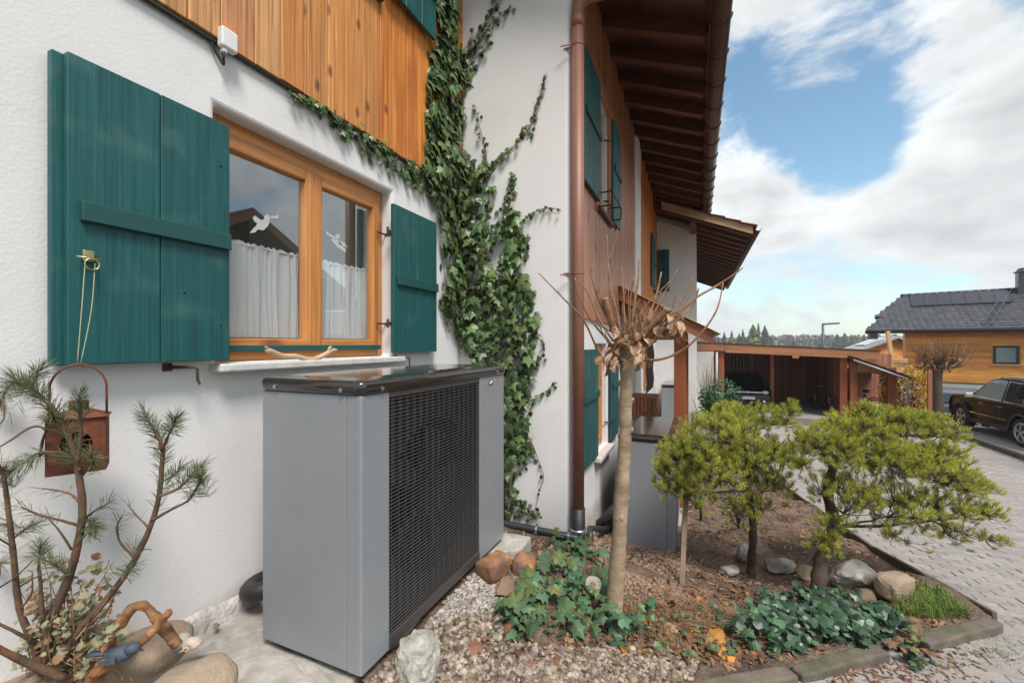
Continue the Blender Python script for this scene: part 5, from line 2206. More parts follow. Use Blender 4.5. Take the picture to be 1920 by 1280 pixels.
# ------------------------------------------------------------------ cars
def arch(xc, r, zlow, n=14):
    """wheel opening from front to rear as seen along the sill"""
    out_ = []
    a0 = math.asin(max(-1, min(1, (zlow - P_RW[0]) / r)))
    for k in range(n + 1):
        a = lerp(a0, math.pi - a0, k / n)
        out_.append((xc + r * math.cos(a), P_RW[0] + r * math.sin(a)))
    return out_


P_RW = [0.37]


def car(name, label, cat, loc, rotz, P_, mats, group=None):
    root = thing(name, label, cat, loc, rotz, group)
    W = WM[root.name]

    def mk(m, *a, **k):
        m.v = [tuple(W @ Vector(p)) for p in m.v]
        return m.build(*a, **k)
    body, glass, glass2 = mats
    rw, hw = P_['rw'], P_['hw']
    P_RW[0] = rw
    ra, fa = P_['axles']
    zs = P_['sill']
    # lower body: one outline with both wheel openings, drawn in towards roof, nose and tail
    prof = list(P_['tail']) + list(P_['top']) + list(P_['nose'])
    prof += arch(fa, rw + .065, zs) + arch(ra, rw + .065, zs)
    m = MB()
    ys = [-hw + .07, -hw + .012, -hw, hw, hw - .0, hw - .012, hw - .07]
    lay = [(-hw + .10, .972), (-hw + .02, .995), (-hw, .93), ]
    n = len(prof)
    cx, cz = 0.0, .72
    rows_ = []
    for y, sc in ((-hw + .06, 1.0), (-hw, .985), (hw, .985), (hw - .06, 1.0)):
        rows_.append([(cx + (x - cx) * (sc if abs(x) > 1.9 else 1.0), y, z if z < zs + .25 else cz + (z - cz) * sc) for x, z in prof])
    for r_ in rows_:
        m.v.extend(r_)
    for l in range(3):
        for k in range(n):
            a, b = l * n + k, l * n + (k + 1) % n
            m.f.append((a, b, b + n, a + n))
    m.f.append(tuple(reversed(range(n))))
    m.f.append(tuple(3 * n + k for k in range(n)))
    bd = mk(m, 'body', M[body], root, smooth=False, bevel=.035, seg=3)
    # dark underbody between the wheels
    m = MB()
    m.box(ra - .6, fa + .55, -hw + .25, hw - .25, zs + .02, zs + .45)
    mk(m, 'underbody', M['tyre'], root)
    # cabin
    cab = P_['cabin']
    zb_, zt_ = min(z for x, z in cab), max(z for x, z in cab)

    def yc(z):
        return lerp(hw - .045, P_['hwt'], (z - zb_) / (zt_ - zb_))
    m = MB()
    nc = len(cab)
    for sg in (-1, 1):
        for x, z in cab:
            m.v.append((x, sg * yc(z), z))
    for k in range(nc):
        a, b = k, (k + 1) % nc
        m.f.append((a, b, b + nc, a + nc))
    m.f.append(tuple(reversed(range(nc))))
    m.f.append(tuple(nc + k for k in range(nc)))
    mk(m, 'cabin', M[body], root, smooth=False, bevel=.03, seg=3)
    for s in (-1, 1):
        for wi, (poly, gl) in enumerate(P_['win']):
            m = MB()
            pts = [V(x, s * (yc(z) + .004), z) for x, z in poly]
            m.prism(pts, V(0, s * .006, 0))
            mk(m, 'side_window', M[glass if gl else glass2], root)
            m = MB()
            for q in range(len(pts)):
                m.tube([pts[q] + V(0, s * .004, 0), pts[(q + 1) % len(pts)] + V(0, s * .004, 0)], .011, n=4)
            mk(m, 'window_trim', M['chrome'] if P_.get('chrome') else M['anthracite'], root)
    for (x0, z0, x1, z1, nm) in P_['screen']:
        d_ = V(x1 - x0, 0, z1 - z0)
        nn = V(d_.z, 0, -d_.x).normalized()
        if nm == 'rear_window':
            nn = -nn
        if nn.z < 0:
            nn = -nn
        m = MB()
        pa, pb = V(x0, 0, z0) + d_ * .08, V(x0, 0, z0) + d_ * .90
        ya, yb2 = yc(pa.z) - .07, yc(pb.z) - .07
        m.prism([(pa.x + nn.x * .012, -ya, pa.z + nn.z * .012), (pa.x + nn.x * .012, ya, pa.z + nn.z * .012), (pb.x + nn.x * .012, yb2, pb.z + nn.z * .012), (pb.x + nn.x * .012, -yb2, pb.z + nn.z * .012)], nn * .006)
        mk(m, nm, M['car_glass'], root)
    for x in (ra, fa):
        for s in (-1, 1):
            yw = s * (hw - .125)
            m = MB()
            prof_w = [(rw * .64, .105), (rw * .92, .118), (rw, .09), (rw, -.09), (rw * .92, -.118), (rw * .64, -.105)]
            ns_ = 30
            for k in range(ns_):
                a = 2 * math.pi * k / ns_
                for (r_, t) in prof_w:
                    m.v.append((x + r_ * math.cos(a), yw + s * t, rw + r_ * math.sin(a)))
            np_ = len(prof_w)
            for k in range(ns_):
                for q in range(np_):
                    m.f.append((k * np_ + q, ((k + 1) % ns_) * np_ + q, ((k + 1) % ns_) * np_ + (q + 1) % np_, k * np_ + (q + 1) % np_))
            w_ = mk(m, 'wheel', M['tyre'], root, smooth=True)
            ns2 = P_.get('spokes', 5)
            m = MB()
            m.tube([(x, yw + s * .05, rw), (x, yw + s * .105, rw)], rw * .17, n=12)
            for k in range(ns2):
                a = 2 * math.pi * k / ns2 + .3
                for da in (-.15, .15):
                    c0 = V(x + rw * .12 * math.cos(a), yw + s * .10, rw + rw * .12 * math.sin(a))
                    c1 = V(x + rw * .63 * math.cos(a + da), yw + s * .088, rw + rw * .63 * math.sin(a + da))
                    m.bar(c0, c1, .05, .05, up=(0, 1, 0))
            m.tube([V(x + rw * .65 * math.cos(2 * math.pi * k / 28), yw + s * .095, rw + rw * .65 * math.sin(2 * math.pi * k / 28)) for k in range(29)], .024, n=6, cap=False)
            mk(m, 'rim', M['alloy'], w_)
            m = MB()
            m.tube([(x, yw - s * .02, rw), (x, yw - s * .01, rw)], rw * .62, n=20)
            mk(m, 'brake_disc', M['iron_black'], w_)
            if P_.get('flare'):
                m = MB()
                m.tube([V(px_, s * (hw + .004), pz_) for px_, pz_ in arch(x, rw + .085, zs)], .034, n=6)
                mk(m, 'arch_trim', M['anthracite'], root, smooth=True)
    return root, mk


SUV = dict(rw=.385, hw=.945, hwt=.69, sill=.36, axles=(-1.42, 1.42), flare=True, chrome=True, spokes=5,
           tail=[(-1.98, .40), (-2.30, .46), (-2.36, .62), (-2.33, .95), (-2.24, 1.07)],
           top=[(-1.4, 1.10), (.92, 1.10), (1.25, 1.125), (1.72, 1.09), (2.0, 1.02)],
           nose=[(2.13, .92), (2.18, .72), (2.16, .50), (2.05, .40)],
           cabin=[(-2.23, 1.06), (-2.02, 1.60), (-1.75, 1.735), (-.9, 1.77), (-.05, 1.755), (.28, 1.69), (1.10, 1.08)],
           win=[([(-.52, 1.125), (.86, 1.125), (.26, 1.60), (.02, 1.665), (-.48, 1.685)], True), ([(-1.42, 1.125), (-.62, 1.125), (-.58, 1.685), (-1.36, 1.665)], False), ([(-2.05, 1.14), (-1.52, 1.125), (-1.47, 1.655), (-1.80, 1.62)], False)],
           screen=[(1.10, 1.08, .28, 1.69, 'windscreen'), (-2.23, 1.06, -2.02, 1.60, 'rear_window')])
suv, mk = car('off_road_car', 'black four-wheel-drive car with chrome trim parked at the right edge', 'car', (17.32, -8.86, -1.505), 0, SUV, ('car_black', 'car_glass_painted_sky', 'car_glass'))
for s in (-1, 1):
    m = MB()
    m.bar((-.86, s * .95, .63), (.86, s * .95, .63), .02, .045)
    mk(m, 'side_moulding', M['chrome'], suv, bevel=.005)
    m = MB()
    m.bar((-1.95, s * .935, 1.098), (.95, s * .935, 1.098), .02, .028)
    mk(m, 'belt_trim', M['chrome'], suv, bevel=.004)
    m = MB()
    m.box(-.9, .95, s * .93 - .02, s * .93 + .02, .33, .45)
    mk(m, 'sill_trim', M['anthracite'], suv, bevel=.01)
    m = MB()
    m.box(.62, .74, s * 1.06 - .10, s * 1.06 + .10, 1.08, 1.24)
    mk(m, 'mirror', M['zinc'], suv, bevel=.045, seg=3)
    for xx in (-.44, .42):
        m = MB()
        m.bar((xx - .02, s * .952, .97), (xx - .24, s * .952, .97), .03, .032)
        mk(m, 'door_handle', M['chrome'], suv, bevel=.006)
    for xx in (.84, -.57, -1.0):
        m = MB()
        m.box(xx - .004, xx + .004, s * .945 - .003, s * .945 + .003, .45, 1.09)
        mk(m, 'door_seam', M['ink'], suv)
    m = MB()
    m.tube([(-1.8, s * .60, 1.745), (-1.7, s * .60, 1.79), (-.1, s * .61, 1.80), (.05, s * .62, 1.755)], .016, n=6)
    mk(m, 'roof_rail', M['chrome'], suv, smooth=True)
    m = MB()
    m.box(1.88, 2.11, s * .78 - .10, s * .78 + .10, .84, .96)
    mk(m, 'headlight', M['lamp_clear'], suv, bevel=.02)
    m = MB()
    m.box(-2.36, -2.22, s * .80 - .09, s * .80 + .09, .82, 1.04)
    mk(m, 'tail_light', M['lamp_red'], suv, bevel=.02)

EST = dict(rw=.32, hw=.90, hwt=.60, sill=.26, axles=(-1.35, 1.35), spokes=7,
           tail=[(-1.75, .30), (-2.12, .34), (-2.20, .50), (-2.18, .80), (-2.10, .94)],
           top=[(-1.2, .97), (1.0, .97), (1.7, .86)],
           nose=[(2.1, .74), (2.2, .55), (2.16, .38), (1.9, .30)],
           cabin=[(-2.12, .93), (-1.84, 1.34), (-1.6, 1.42), (-.3, 1.46), (.4, 1.40), (1.12, .95)],
           win=[([(-.3, .99), (.85, .99), (.36, 1.32), (-.28, 1.37)], False), ([(-1.15, .99), (-.40, .99), (-.38, 1.37), (-1.1, 1.36)], False), ([(-1.8, 1.0), (-1.25, .99), (-1.2, 1.35), (-1.6, 1.33)], False)],
           screen=[(1.12, .95, .4, 1.40, 'windscreen'), (-2.12, .93, -1.84, 1.34, 'rear_window')])
est, mk = car('estate_car', 'grey estate car seen from behind, next to the second pollarded tree trunk', 'car', (24.6, -10.25, -2.05), R(-20), EST, ('car_grey', 'car_glass', 'car_glass'))


def plate(mk, root, x, y, z, nx, txt, w=.52, h=.11):
    m = MB()
    m.box(x - .008, x + .008, y - w / 2, y + w / 2, z - h / 2, z + h / 2)
    p = mk(m, 'number_plate', M['plate_white'], root)
    # coloured band at the reader's left and characters as flat print
    left = 1 if nx > 0 else -1           # reader's left is -y for a plate facing +x ... seen from outside
    yl = y - left * w / 2
    m = MB()
    m.box(x + nx * .008, x + nx * .010, min(yl, yl + left * .045), max(yl, yl + left * .045), z - h / 2 + .004, z + h / 2 - .004)
    mk(m, 'plate_band', M['plate_blue'], p)
    cu = bpy.data.curves.new('plate_text', 'FONT')
    cu.body = txt
    cu.size = .098
    cu.align_x = 'CENTER'
    cu.align_y = 'CENTER'
    cu.extrude = .001
    cu.materials.append(M['ink'])
    tmp = bpy.data.objects.new('plate_text', cu)
    COL.objects.link(tmp)
    bpy.context.view_layer.update()
    tme = bpy.data.meshes.new_from_object(tmp.evaluated_get(bpy.context.evaluated_depsgraph_get()))
    bpy.data.objects.remove(tmp)
    t = bpy.data.objects.new('plate_text', tme)
    COL.objects.link(t)
    t.parent = p
    t.location = (x + nx * .0115, y + left * .022, z)
    t.rotation_euler = (R(90), 0, R(90) * nx)
    return p


plate(mk, est, -2.215, 0, .72, -1, 'RW AL 27')
for s in (-1, 1):
    m = MB()
    m.box(-2.20, -2.05, s * .74 - .09, s * .74 + .09, .78, .95)
    mk(m, 'tail_light', M['lamp_red'], est, bevel=.02)
m = MB()
m.box(-2.215, -2.19, -.5, .5, .46, .54)
mk(m, 'bumper_trim', M['chrome'], est, bevel=.01)
m = MB()
m.add(*[(np.array(ico(2)[0]) * [.01, .05, .05] + [-2.16, 0, .885]).tolist(), ico(2)[1]])
mk(m, 'badge', M['chrome'], est, smooth=True)

HAT = dict(rw=.31, hw=.87, hwt=.58, sill=.24, axles=(-1.25, 1.25), spokes=7,
           tail=[(-1.62, .28), (-1.92, .34), (-1.98, .55), (-1.95, .90)],
           top=[(-1.2, .96), (1.1, .98), (1.65, .90), (1.92, .80)],
           nose=[(2.03, .66), (2.06, .45), (2.0, .28), (1.75, .24)],
           cabin=[(-1.95, .90), (-1.7, 1.36), (-1.3, 1.48), (-.2, 1.52), (.45, 1.44), (1.25, .96)],
           win=[([(-.3, 1.0), (.95, 1.0), (.4, 1.36), (-.28, 1.42)], False), ([(-1.3, 1.0), (-.40, 1.0), (-.38, 1.42), (-1.2, 1.40)], False)],
           screen=[(1.25, .96, .45, 1.44, 'windscreen'), (-1.95, .90, -1.7, 1.36, 'rear_window')])
hat, mk = car('hatchback_car', 'black small car with chrome grille strip parked nose out in the carport', 'car', (22.6, -1.95, -1.545), R(180), HAT, ('car_black', 'car_glass', 'car_glass'))
m = MB()
m.bar((2.0, -.55, .76), (2.0, .55, .76), .05, .05)
gr_ = mk(m, 'grille_strip', M['chrome'], hat, bevel=.01)
m = MB()
m.add(*[(np.array(ico(2)[0]) * [.012, .07, .05] + [2.03, 0, .76]).tolist(), ico(2)[1]])
mk(m, 'badge', M['chrome'], gr_, smooth=True)
for s in (-1, 1):
    m = MB()
    m.add(*[(np.array(ico(2)[0]) * [.14, .15, .085] + [1.88, s * .66, .76]).tolist(), ico(2)[1]])
    mk(m, 'headlight', M['lamp_clear'], hat, smooth=True)
    m = MB()
    m.tube([(2.02, s * .6, .40), (2.075, s * .6, .40)], .05, n=12)
    mk(m, 'fog_light', M['lamp_clear'], hat)
    m = MB()
    m.add(*[(np.array(ico(2)[0]) * [.07, .11, .07] + [.72, s * .98, 1.03]).tolist(), ico(2)[1]])
    mk(m, 'mirror', M['car_black'], hat, smooth=True)
plate(mk, hat, 2.085, 0, .53, 1, 'RO W 471')

# ------------------------------------------------------------------ leaves
def leaf_shape(kind):
    """leaf in its own plane: stalk at origin, tip towards +y, length 1; returns verts, faces"""
    if kind == 'ivy':
        o = [(0, 0), (.22, -.10), (.46, .08), (.34, .26), (.50, .52), (.22, .56), (0, 1.0), (-.22, .56), (-.50, .52), (-.34, .26), (-.46, .08), (-.22, -.10)]
        c = (0, .34)
    elif kind == 'maple':
        o = [(0, 0), (.30, -.12), (.52, .05), (.44, .22), (.62, .46), (.40, .58), (.26, .86), (0, 1.0), (-.26, .86), (-.40, .58), (-.62, .46), (-.44, .22), (-.52, .05), (-.30, -.12)]
        c = (0, .40)
    elif kind == 'long':
        o = [(0, 0), (.13, .22), (.16, .48), (.11, .76), (0, 1.0), (-.11, .76), (-.16, .48), (-.13, .22)]
        c = (0, .45)
    else:   # broad oval
        o = [(0, 0), (.22, .14), (.33, .42), (.26, .72), (0, 1.0), (-.26, .72), (-.33, .42), (-.22, .14)]
        c = (0, .45)
    v = []
    for x, y in o:
        v.append((x, y, -abs(x) * .28 - (y - .3) ** 2 * .22))
    v.append((c[0], c[1], .03))
    n = len(o)
    f = [(k, (k + 1) % n, n) for k in range(n)]
    # the midrib vertices keep the fold crisp
    return np.array(v), f


LS = {k: leaf_shape(k) for k in ('ivy', 'maple', 'long', 'oval')}


def curl_leaf(seed, L=1.0):
    """withered, rolled leaf"""
    rs = random.Random(seed)
    nx_, ny_ = 4, 7
    v = []
    cr_, tw = rs.uniform(1.2, 2.6), rs.uniform(-1.0, 1.0)
    for j in range(ny_):
        t = j / (ny_ - 1)
        w = .34 * math.sin(math.pi * min(1, .08 + t * .92)) ** .7
        for i in range(nx_):
            u = (i / (nx_ - 1) - .5) * 2
            a = u * cr_ * .5 + tw * t
            v.append((w * math.sin(a) + rs.uniform(-.02, .02), t + rs.uniform(-.02, .02), w * (1 - math.cos(a)) + .25 * math.sin(t * 2.4) + rs.uniform(-.03, .03)))
    f = []
    for j in range(ny_ - 1):
        for i in range(nx_ - 1):
            a = j * nx_ + i
            f.append((a, a + 1, a + nx_ + 1, a + nx_))
    return np.array(v), f


def frame(n, up):
    """matrix with z along n and y along the part of up across n"""
    n = Vector(n).normalized()
    y = Vector(up) - n * n.dot(Vector(up))
    if y.length < 1e-5:
        y = n.orthogonal()
    y.normalize()
    x = y.cross(n)
    return Matrix(((x.x, y.x, n.x), (x.y, y.y, n.y), (x.z, y.z, n.z)))


def place_leaves(parent, specs, mats, kind, name='leaf', stuff='foliage', most=300):
    """specs: (pos, normal, updir, size, material index); the largest in view are parts, the rest one mesh"""
    v, f = LS[kind]
    srt = sorted(specs, key=lambda s: -s[3] / max(.3, proj(s[0])[2]))
    meshes = []
    for mt in mats:
        me = bpy.data.meshes.new(name)
        me.from_pydata([tuple(p) for p in v], [], f)
        me.materials.append(M[mt])
        meshes.append(me)
    for (p, n, u, s, mi) in srt[:most]:
        Mx = Matrix.Translation(p) @ frame(n, u).to_4x4() @ Matrix.Diagonal((s * random.uniform(.85, 1.15), s, s, 1))
        inst(meshes[mi], name, parent, Mx)
    rest = srt[most:]
    for mi, mt in enumerate(mats):
        m = MB()
        for (p, n, u, s, k) in rest:
            if k != mi:
                continue
            A = np.array(frame(n, u)) * s
            m.add(v @ A.T + np.array(p), f)
        if m.v:
            m.build(stuff, M[mt], parent, kind='stuff')


# ------------------------------------------------------------------ climbing ivy
ivy = thing('ivy', 'dark green ivy climbing the inner corner of the white house wall', 'ivy', (3.3, 1.9, -0.4))
ICX = 862


def ivy_pt(x, y, off):
    if x < ICX:
        p = PY(x, y, 1.995)
        if p.z > 2.62:
            p = PY(x, y, 1.968)
        return p + V(0, -off, 0), V(0, -1, 0)
    p = PX(x, y, 3.398)
    return p + V(-off, 0, 0), V(-1, 0, 0)


MASS = [
    (700, [(814, -25), (856, -25), (852, 40), (846, 80), (866, 100), (880, 138), (868, 180), (860, 250), (852, 292), (800, 325), (797, 250), (800, 180), (806, 100), (822, 60)], .05),
    (1250, [(778, 335), (800, 300), (850, 272), (885, 290), (914, 320), (912, 372), (902, 405), (922, 432), (945, 428), (950, 395), (962, 385), (985, 440), (986, 480), (962, 500), (992, 505), (1008, 580), (1003, 640), (998, 700), (985, 790), (1003, 840), (962, 868), (945, 905), (938, 905), (935, 690), (882, 682), (868, 640), (846, 600), (824, 560), (822, 420), (802, 372)], .10),
]
specs = []


def add_leaf(x, y, off, size, droop=.55, mi=None):
    p, n = ivy_pt(x, y, off)
    nn = (n + V(random.gauss(0, .32), random.gauss(0, .32), .28 + random.gauss(0, .30))).normalized()
    u = V(random.gauss(0, .5), random.gauss(0, .5), -1)
    if mi is None:
        mi = 1 if random.random() < .16 else 0
    specs.append((p, nn, u, size, mi))


HOLE = [(922, 455), (946, 445), (950, 470), (938, 512), (924, 505)]
for cnt, poly, thick in MASS:
    xs = [p[0] for p in poly]
    ys = [p[1] for p in poly]
    got = 0
    while got < cnt:
        x, y = random.uniform(min(xs), max(xs)), random.uniform(min(ys), max(ys))
        if not inpoly(x, y, poly) or inpoly(x, y, HOLE):
            continue
        got += 1
        far_ = min(1.0, min(abs(x - a) for a in (min(xs), max(xs))) / 40)
        add_leaf(x, y, random.uniform(.008, .02 + thick * far_), random.choice((.04, .055, .07, .08, .092, .105, .118)), mi=1 if (random.random() < (.22 if (360 < y < 460 and x < 880) or (x < 850 and y > 540) else .06)) else 0)

STEMS = []


def strand(pts, n, width, size, jit=1.0, stem=.004):
    path = smooth_path([V(x, y, 0) for x, y in pts], 8)
    w = [ivy_pt(p.x, p.y, .012)[0] for p in path]
    STEMS.append((w, stem))
    for k in range(n):
        t = (k + random.random()) / n
        q = path[min(len(path) - 1, int(t * (len(path) - 1)))]
        sc = lerp(1.0, .55, t) if jit else 1.0
        wd = width(t) if callable(width) else width
        add_leaf(q.x + random.gauss(0, wd * .5), q.y + random.gauss(0, wd * .5), random.uniform(.008, .035), random.choice(size) * sc)


B3 = (.055, .065, .08)
strand([(800, 340), (762, 318), (702, 282), (650, 243), (600, 206), (535, 176)], 210, lambda t: lerp(26, 7, t), (.05, .06, .07))
strand([(845, 115), (880, 86), (905, 50), (928, 18), (940, -12)], 46, lambda t: 13, B3)
strand([(858, 118), (888, 92), (912, 58), (938, 30), (962, 13)], 34, lambda t: 9, B3)
strand([(856, 128), (890, 112), (915, 88), (918, 70)], 16, 12, B3)
strand([(914, 318), (912, 285), (903, 248), (893, 214), (886, 196)], 20, lambda t: lerp(9, 4, t), (.045, .055, .06))
strand([(908, 322), (935, 300), (965, 274), (990, 246), (1003, 215), (1016, 175), (1025, 138)], 52, lambda t: 10 if t < .62 else 5, (.05, .06, .07))
strand([(930, 436), (950, 400), (960, 350), (963, 324)], 60, lambda t: 15 * (1 - t * .6), B3)
strand([(975, 420), (1000, 400), (1025, 391), (1052, 393)], 22, 4, (.04, .05))
strand([(1000, 690), (1012, 672), (1022, 655), (1016, 628)], 12, 8, (.05, .06))
strand([(985, 790), (1005, 748), (1028, 730), (1042, 714)], 14, 6, (.05, .06))
strand([(995, 820), (1008, 855), (1020, 892), (1012, 920), (1000, 975)], 8, 8, (.04, .05))
strand([(945, 905), (962, 898), (982, 876), (996, 862)], 16, 10, (.05, .06))
strand([(945, 880), (958, 920), (985, 950), (1012, 968)], 60, 14, (.05, .06, .065))
strand([(940, 930), (955, 955), (975, 962)], 26, 12, (.05, .06))
strand([(826, 560), (834, 590), (838, 612)], 22, 7, (.05, .06))
strand([(905, 300), (918, 380), (905, 430), (880, 470)], 40, 14, B3)
strand([(985, 470), (975, 440), (968, 400)], 26, 14, B3)
place_leaves(ivy, specs, ['ivy_leaf', 'ivy_leaf_pale'], 'ivy')
for w, r_ in STEMS:
    m = MB()
    m.tube(w, [r_, r_ * .5], n=4)
    m.build('vine_stem', M['bark_sapling'], ivy, smooth=True)
for (pts, r_) in (([(838, -20), (832, 60), (828, 180), (826, 300), (845, 420), (880, 540), (915, 680), (940, 840), (944, 990)], .018), ([(870, 200), (868, 320), (885, 450), (920, 600), (945, 760), (948, 990)], .014)):
    m = MB()
    m.tube([ivy_pt(x, y, .02)[0] for x, y in pts], [r_ * .6, r_], n=6)
    m.build('vine_trunk', M['bark_dark'], ivy, smooth=True)

# ------------------------------------------------------------------ ivy and leafy cover on the ground


def ground_leaves(root, poly, n, sizes, lift, kind, mats, most, pick=None):
    sp = []
    xs = [p[0] for p in poly]
    ys = [p[1] for p in poly]
    got = 0
    cx, cy = sum(xs) / len(xs), sum(ys) / len(ys)
    while got < n:
        x, y = random.uniform(min(xs), max(xs)), random.uniform(min(ys), max(ys))
        if not inpoly(x, y, poly):
            continue
        if pick and random.random() > pick(x, y):
            continue
        got += 1
        p = on_bed(x, y)
        h = random.uniform(.015, lift)
        r_ = -(CAMP - p).normalized()
        p = p + V(0, 0, h)
        # keep the clump under its outline as seen: step back towards the plane it was sampled on
        nn = V(-.35 + random.gauss(0, .48), -.15 + random.gauss(0, .48), 1).normalized()
        a = random.uniform(0, 6.28)
        sp.append((p, nn, V(math.cos(a), math.sin(a), -.1), random.choice(sizes), 0 if random.random() < .76 or len(mats) < 2 else 1))
    place_leaves(root, sp, mats, kind, most=most)
    return sp


gi = thing('ground_ivy', 'patch of ivy with pale veined leaves around the pollarded tree foot', 'ivy', tuple(on_bed(1080, 1120)))
G1 = [(945, 1185), (935, 1160), (985, 1120), (1010, 1075), (1040, 1010), (1090, 1000), (1125, 1030), (1145, 1060), (1145, 1120), (1175, 1150), (1225, 1150), (1215, 1200), (1170, 1215), (1120, 1195), (1060, 1205), (990, 1195)]
sp1 = ground_leaves(gi, G1, 250, (.055, .07, .08, .095), .13, 'ivy', ['ground_ivy_leaf', 'ivy_leaf_pale'], 290)
ground_leaves(gi, [(1200, 1185), (1300, 1150), (1380, 1130), (1420, 1180), (1440, 1230), (1330, 1255), (1230, 1225)], 70, (.03, .04, .05), .05, 'ivy', ['ground_ivy_leaf', 'ivy_leaf_pale'], 0)
m = MB()
for (p, n, u, s, k) in sp1[::2]:
    g = V(p.x + random.gauss(0, .04), p.y + random.gauss(0, .04), zb(p.x, p.y) - .01)
    m.tube([g, lerp(g, p, .6) + V(0, 0, .02), p], [.0022, .0015], n=3)
m.build('stalks', M['bark_sapling'], gi, kind='stuff')

dl = thing('leafy_ground_cover', 'dense low patch of dark blue-green leaves behind the front kerb stones', 'ground cover', tuple(on_bed(1530, 1160)))
G2 = [(1375, 1215), (1372, 1180), (1410, 1150), (1455, 1130), (1530, 1124), (1595, 1134), (1648, 1158), (1690, 1180), (1705, 1200), (1650, 1212), (1600, 1222), (1545, 1210), (1470, 1232)]
sp2 = ground_leaves(dl, G2, 560, (.034, .044, .055, .068), .13, 'maple', ['dark_leaf', 'ground_ivy_leaf'], 300, pick=lambda x, y: 1.0 if x > 1430 else .35)
G3 = [(1640, 1190), (1700, 1190), (1740, 1225), (1750, 1262), (1720, 1262), (1680, 1240)]
ow = thing('overhanging_plant', 'reddish and yellowing leafy shoots spilling over the gap between the kerb stones', 'ground cover', tuple(on_bed(1680, 1195)))
sp = []
for k in range(120):
    x, y = random.uniform(1625, 1745), random.uniform(1185, 1265)
    if not inpoly(x, y, G3):
        continue
    p = on_pave(x, y) + V(0, 0, random.uniform(.01, .09))
    sp.append((p, V(random.gauss(-.3, .4), random.gauss(-.2, .4), 1).normalized(), V(random.gauss(0, 1), random.gauss(0, 1), -.4), random.choice((.04, .05, .06)), random.choice((0, 0, 1, 2))))
place_leaves(ow, sp, ['dark_leaf', 'ivy_leaf_pale', 'dead_leaf'], 'ivy', most=200)

# grass tuft
gt = []
m = MB()
GP = [(1672, 1150), (1690, 1110), (1722, 1096), (1760, 1108), (1800, 1140), (1822, 1160), (1770, 1165), (1720, 1160)]
while len(gt) < 900:
    x, y = random.uniform(1670, 1825), random.uniform(1095, 1166)
    if not inpoly(x, y, GP):
        continue
    p = on_bed(x, y)
    gt.append(p)
    a = random.uniform(0, 6.28)
    h = random.uniform(.05, .11)
    lean = V(math.cos(a), math.sin(a), 0) * random.uniform(.02, .08)
    w = V(-math.sin(a), math.cos(a), 0) * .0022
    b = p + V(0, 0, h * .65) + lean * .45
    c_ = p + V(0, 0, h * .8) + lean * 1.1
    m.add([p - w, p + w, b + w * .8, b - w * .8, c_], [(0, 1, 2, 3), (3, 2, 4)])
o = m.build('grass', M['grass_blade'], kind='stuff')
tag(o, 'bright green grass tuft at the bed corner beside the squared brown stone', 'grass')
# moss and small weeds in joints of the drive
m = MB()
for (x, y, n) in ((1850, 1215, 160), (1890, 1230, 140), (1905, 1165, 60), (1790, 1245, 70), (1870, 1190, 60), (1700, 1090, 40)):
    for k in range(n):
        p = on_pave(x + random.gauss(0, 26), y + random.gauss(0, 9))
        if p.y > yr(p.x) - .1:
            continue
        a = random.uniform(0, 6.28)
        l_ = random.uniform(.008, .022)
        w = V(-math.sin(a), math.cos(a), 0) * .002
        q = p + V(math.cos(a) * l_, math.sin(a) * l_, l_ * .8)
        m.add([p - w, p + w, q], [(0, 1, 2)])
o = m.build('moss', M['ivy_leaf_pale'], kind='stuff')
tag(o, 'yellowish moss and weeds in the joints of the paved drive', 'moss')

# ------------------------------------------------------------------ gravel
GRV = [(720, 1290), (780, 1180), (905, 1075), (945, 1085), (1000, 1070), (1030, 1090), (940, 1160), (950, 1200), (1060, 1215), (1130, 1215), (1180, 1205), (1240, 1210), (1310, 1240), (1290, 1285), (1240, 1300), (960, 1340), (720, 1340)]
GRW = [(860, 1105), (905, 1065), (950, 1085), (990, 1110), (930, 1150), (860, 1160), (800, 1180)]


def pebbles(name, label, count, test, rrange, mat, sub_, box, lift=.010):
    m = MB()
    got = 0
    bv, bf = ico(sub_)
    tries = 0
    while got < count and tries < count * 60:
        tries += 1
        X, Y = random.uniform(box[0], box[1]), random.uniform(box[2], box[3])
        z = zb(X, Y)
        x, y, d = proj((X, Y, z))
        if not test(x, y, X, Y):
            continue
        if Y < yr(X) + .03:
            continue
        r_ = random.uniform(*rrange) * (1.5 if random.random() < .07 else 1)
        A = rand_rot()
        sc = np.array([r_ * random.uniform(.8, 1.35), r_ * random.uniform(.7, 1.0), r_ * random.uniform(.5, .85)])
        R2 = rand_rot()
        ang = random.uniform(0, 6.28)
        ca, sa = math.cos(ang), math.sin(ang)
        Rz = np.array([[ca, -sa, 0], [sa, ca, 0], [0, 0, 1]])
        tilt = random.gauss(0, .35)
        Rx = np.array([[1, 0, 0], [0, math.cos(tilt), -math.sin(tilt)], [0, math.sin(tilt), math.cos(tilt)]])
        pv = (bv @ A.T) * (1 + .12 * np.sin(3.1 * (bv @ R2[0]) + got))[:, None] * sc
        pv = pv @ (Rz @ Rx).T + np.array([X, Y, z + random.uniform(-.2, 1.0) * lift])
        m.add(pv.tolist(), bf)
        got += 1
    o = m.build(name, M[mat], smooth=True, kind='stuff')
    tag(o, label, 'gravel')
    return o


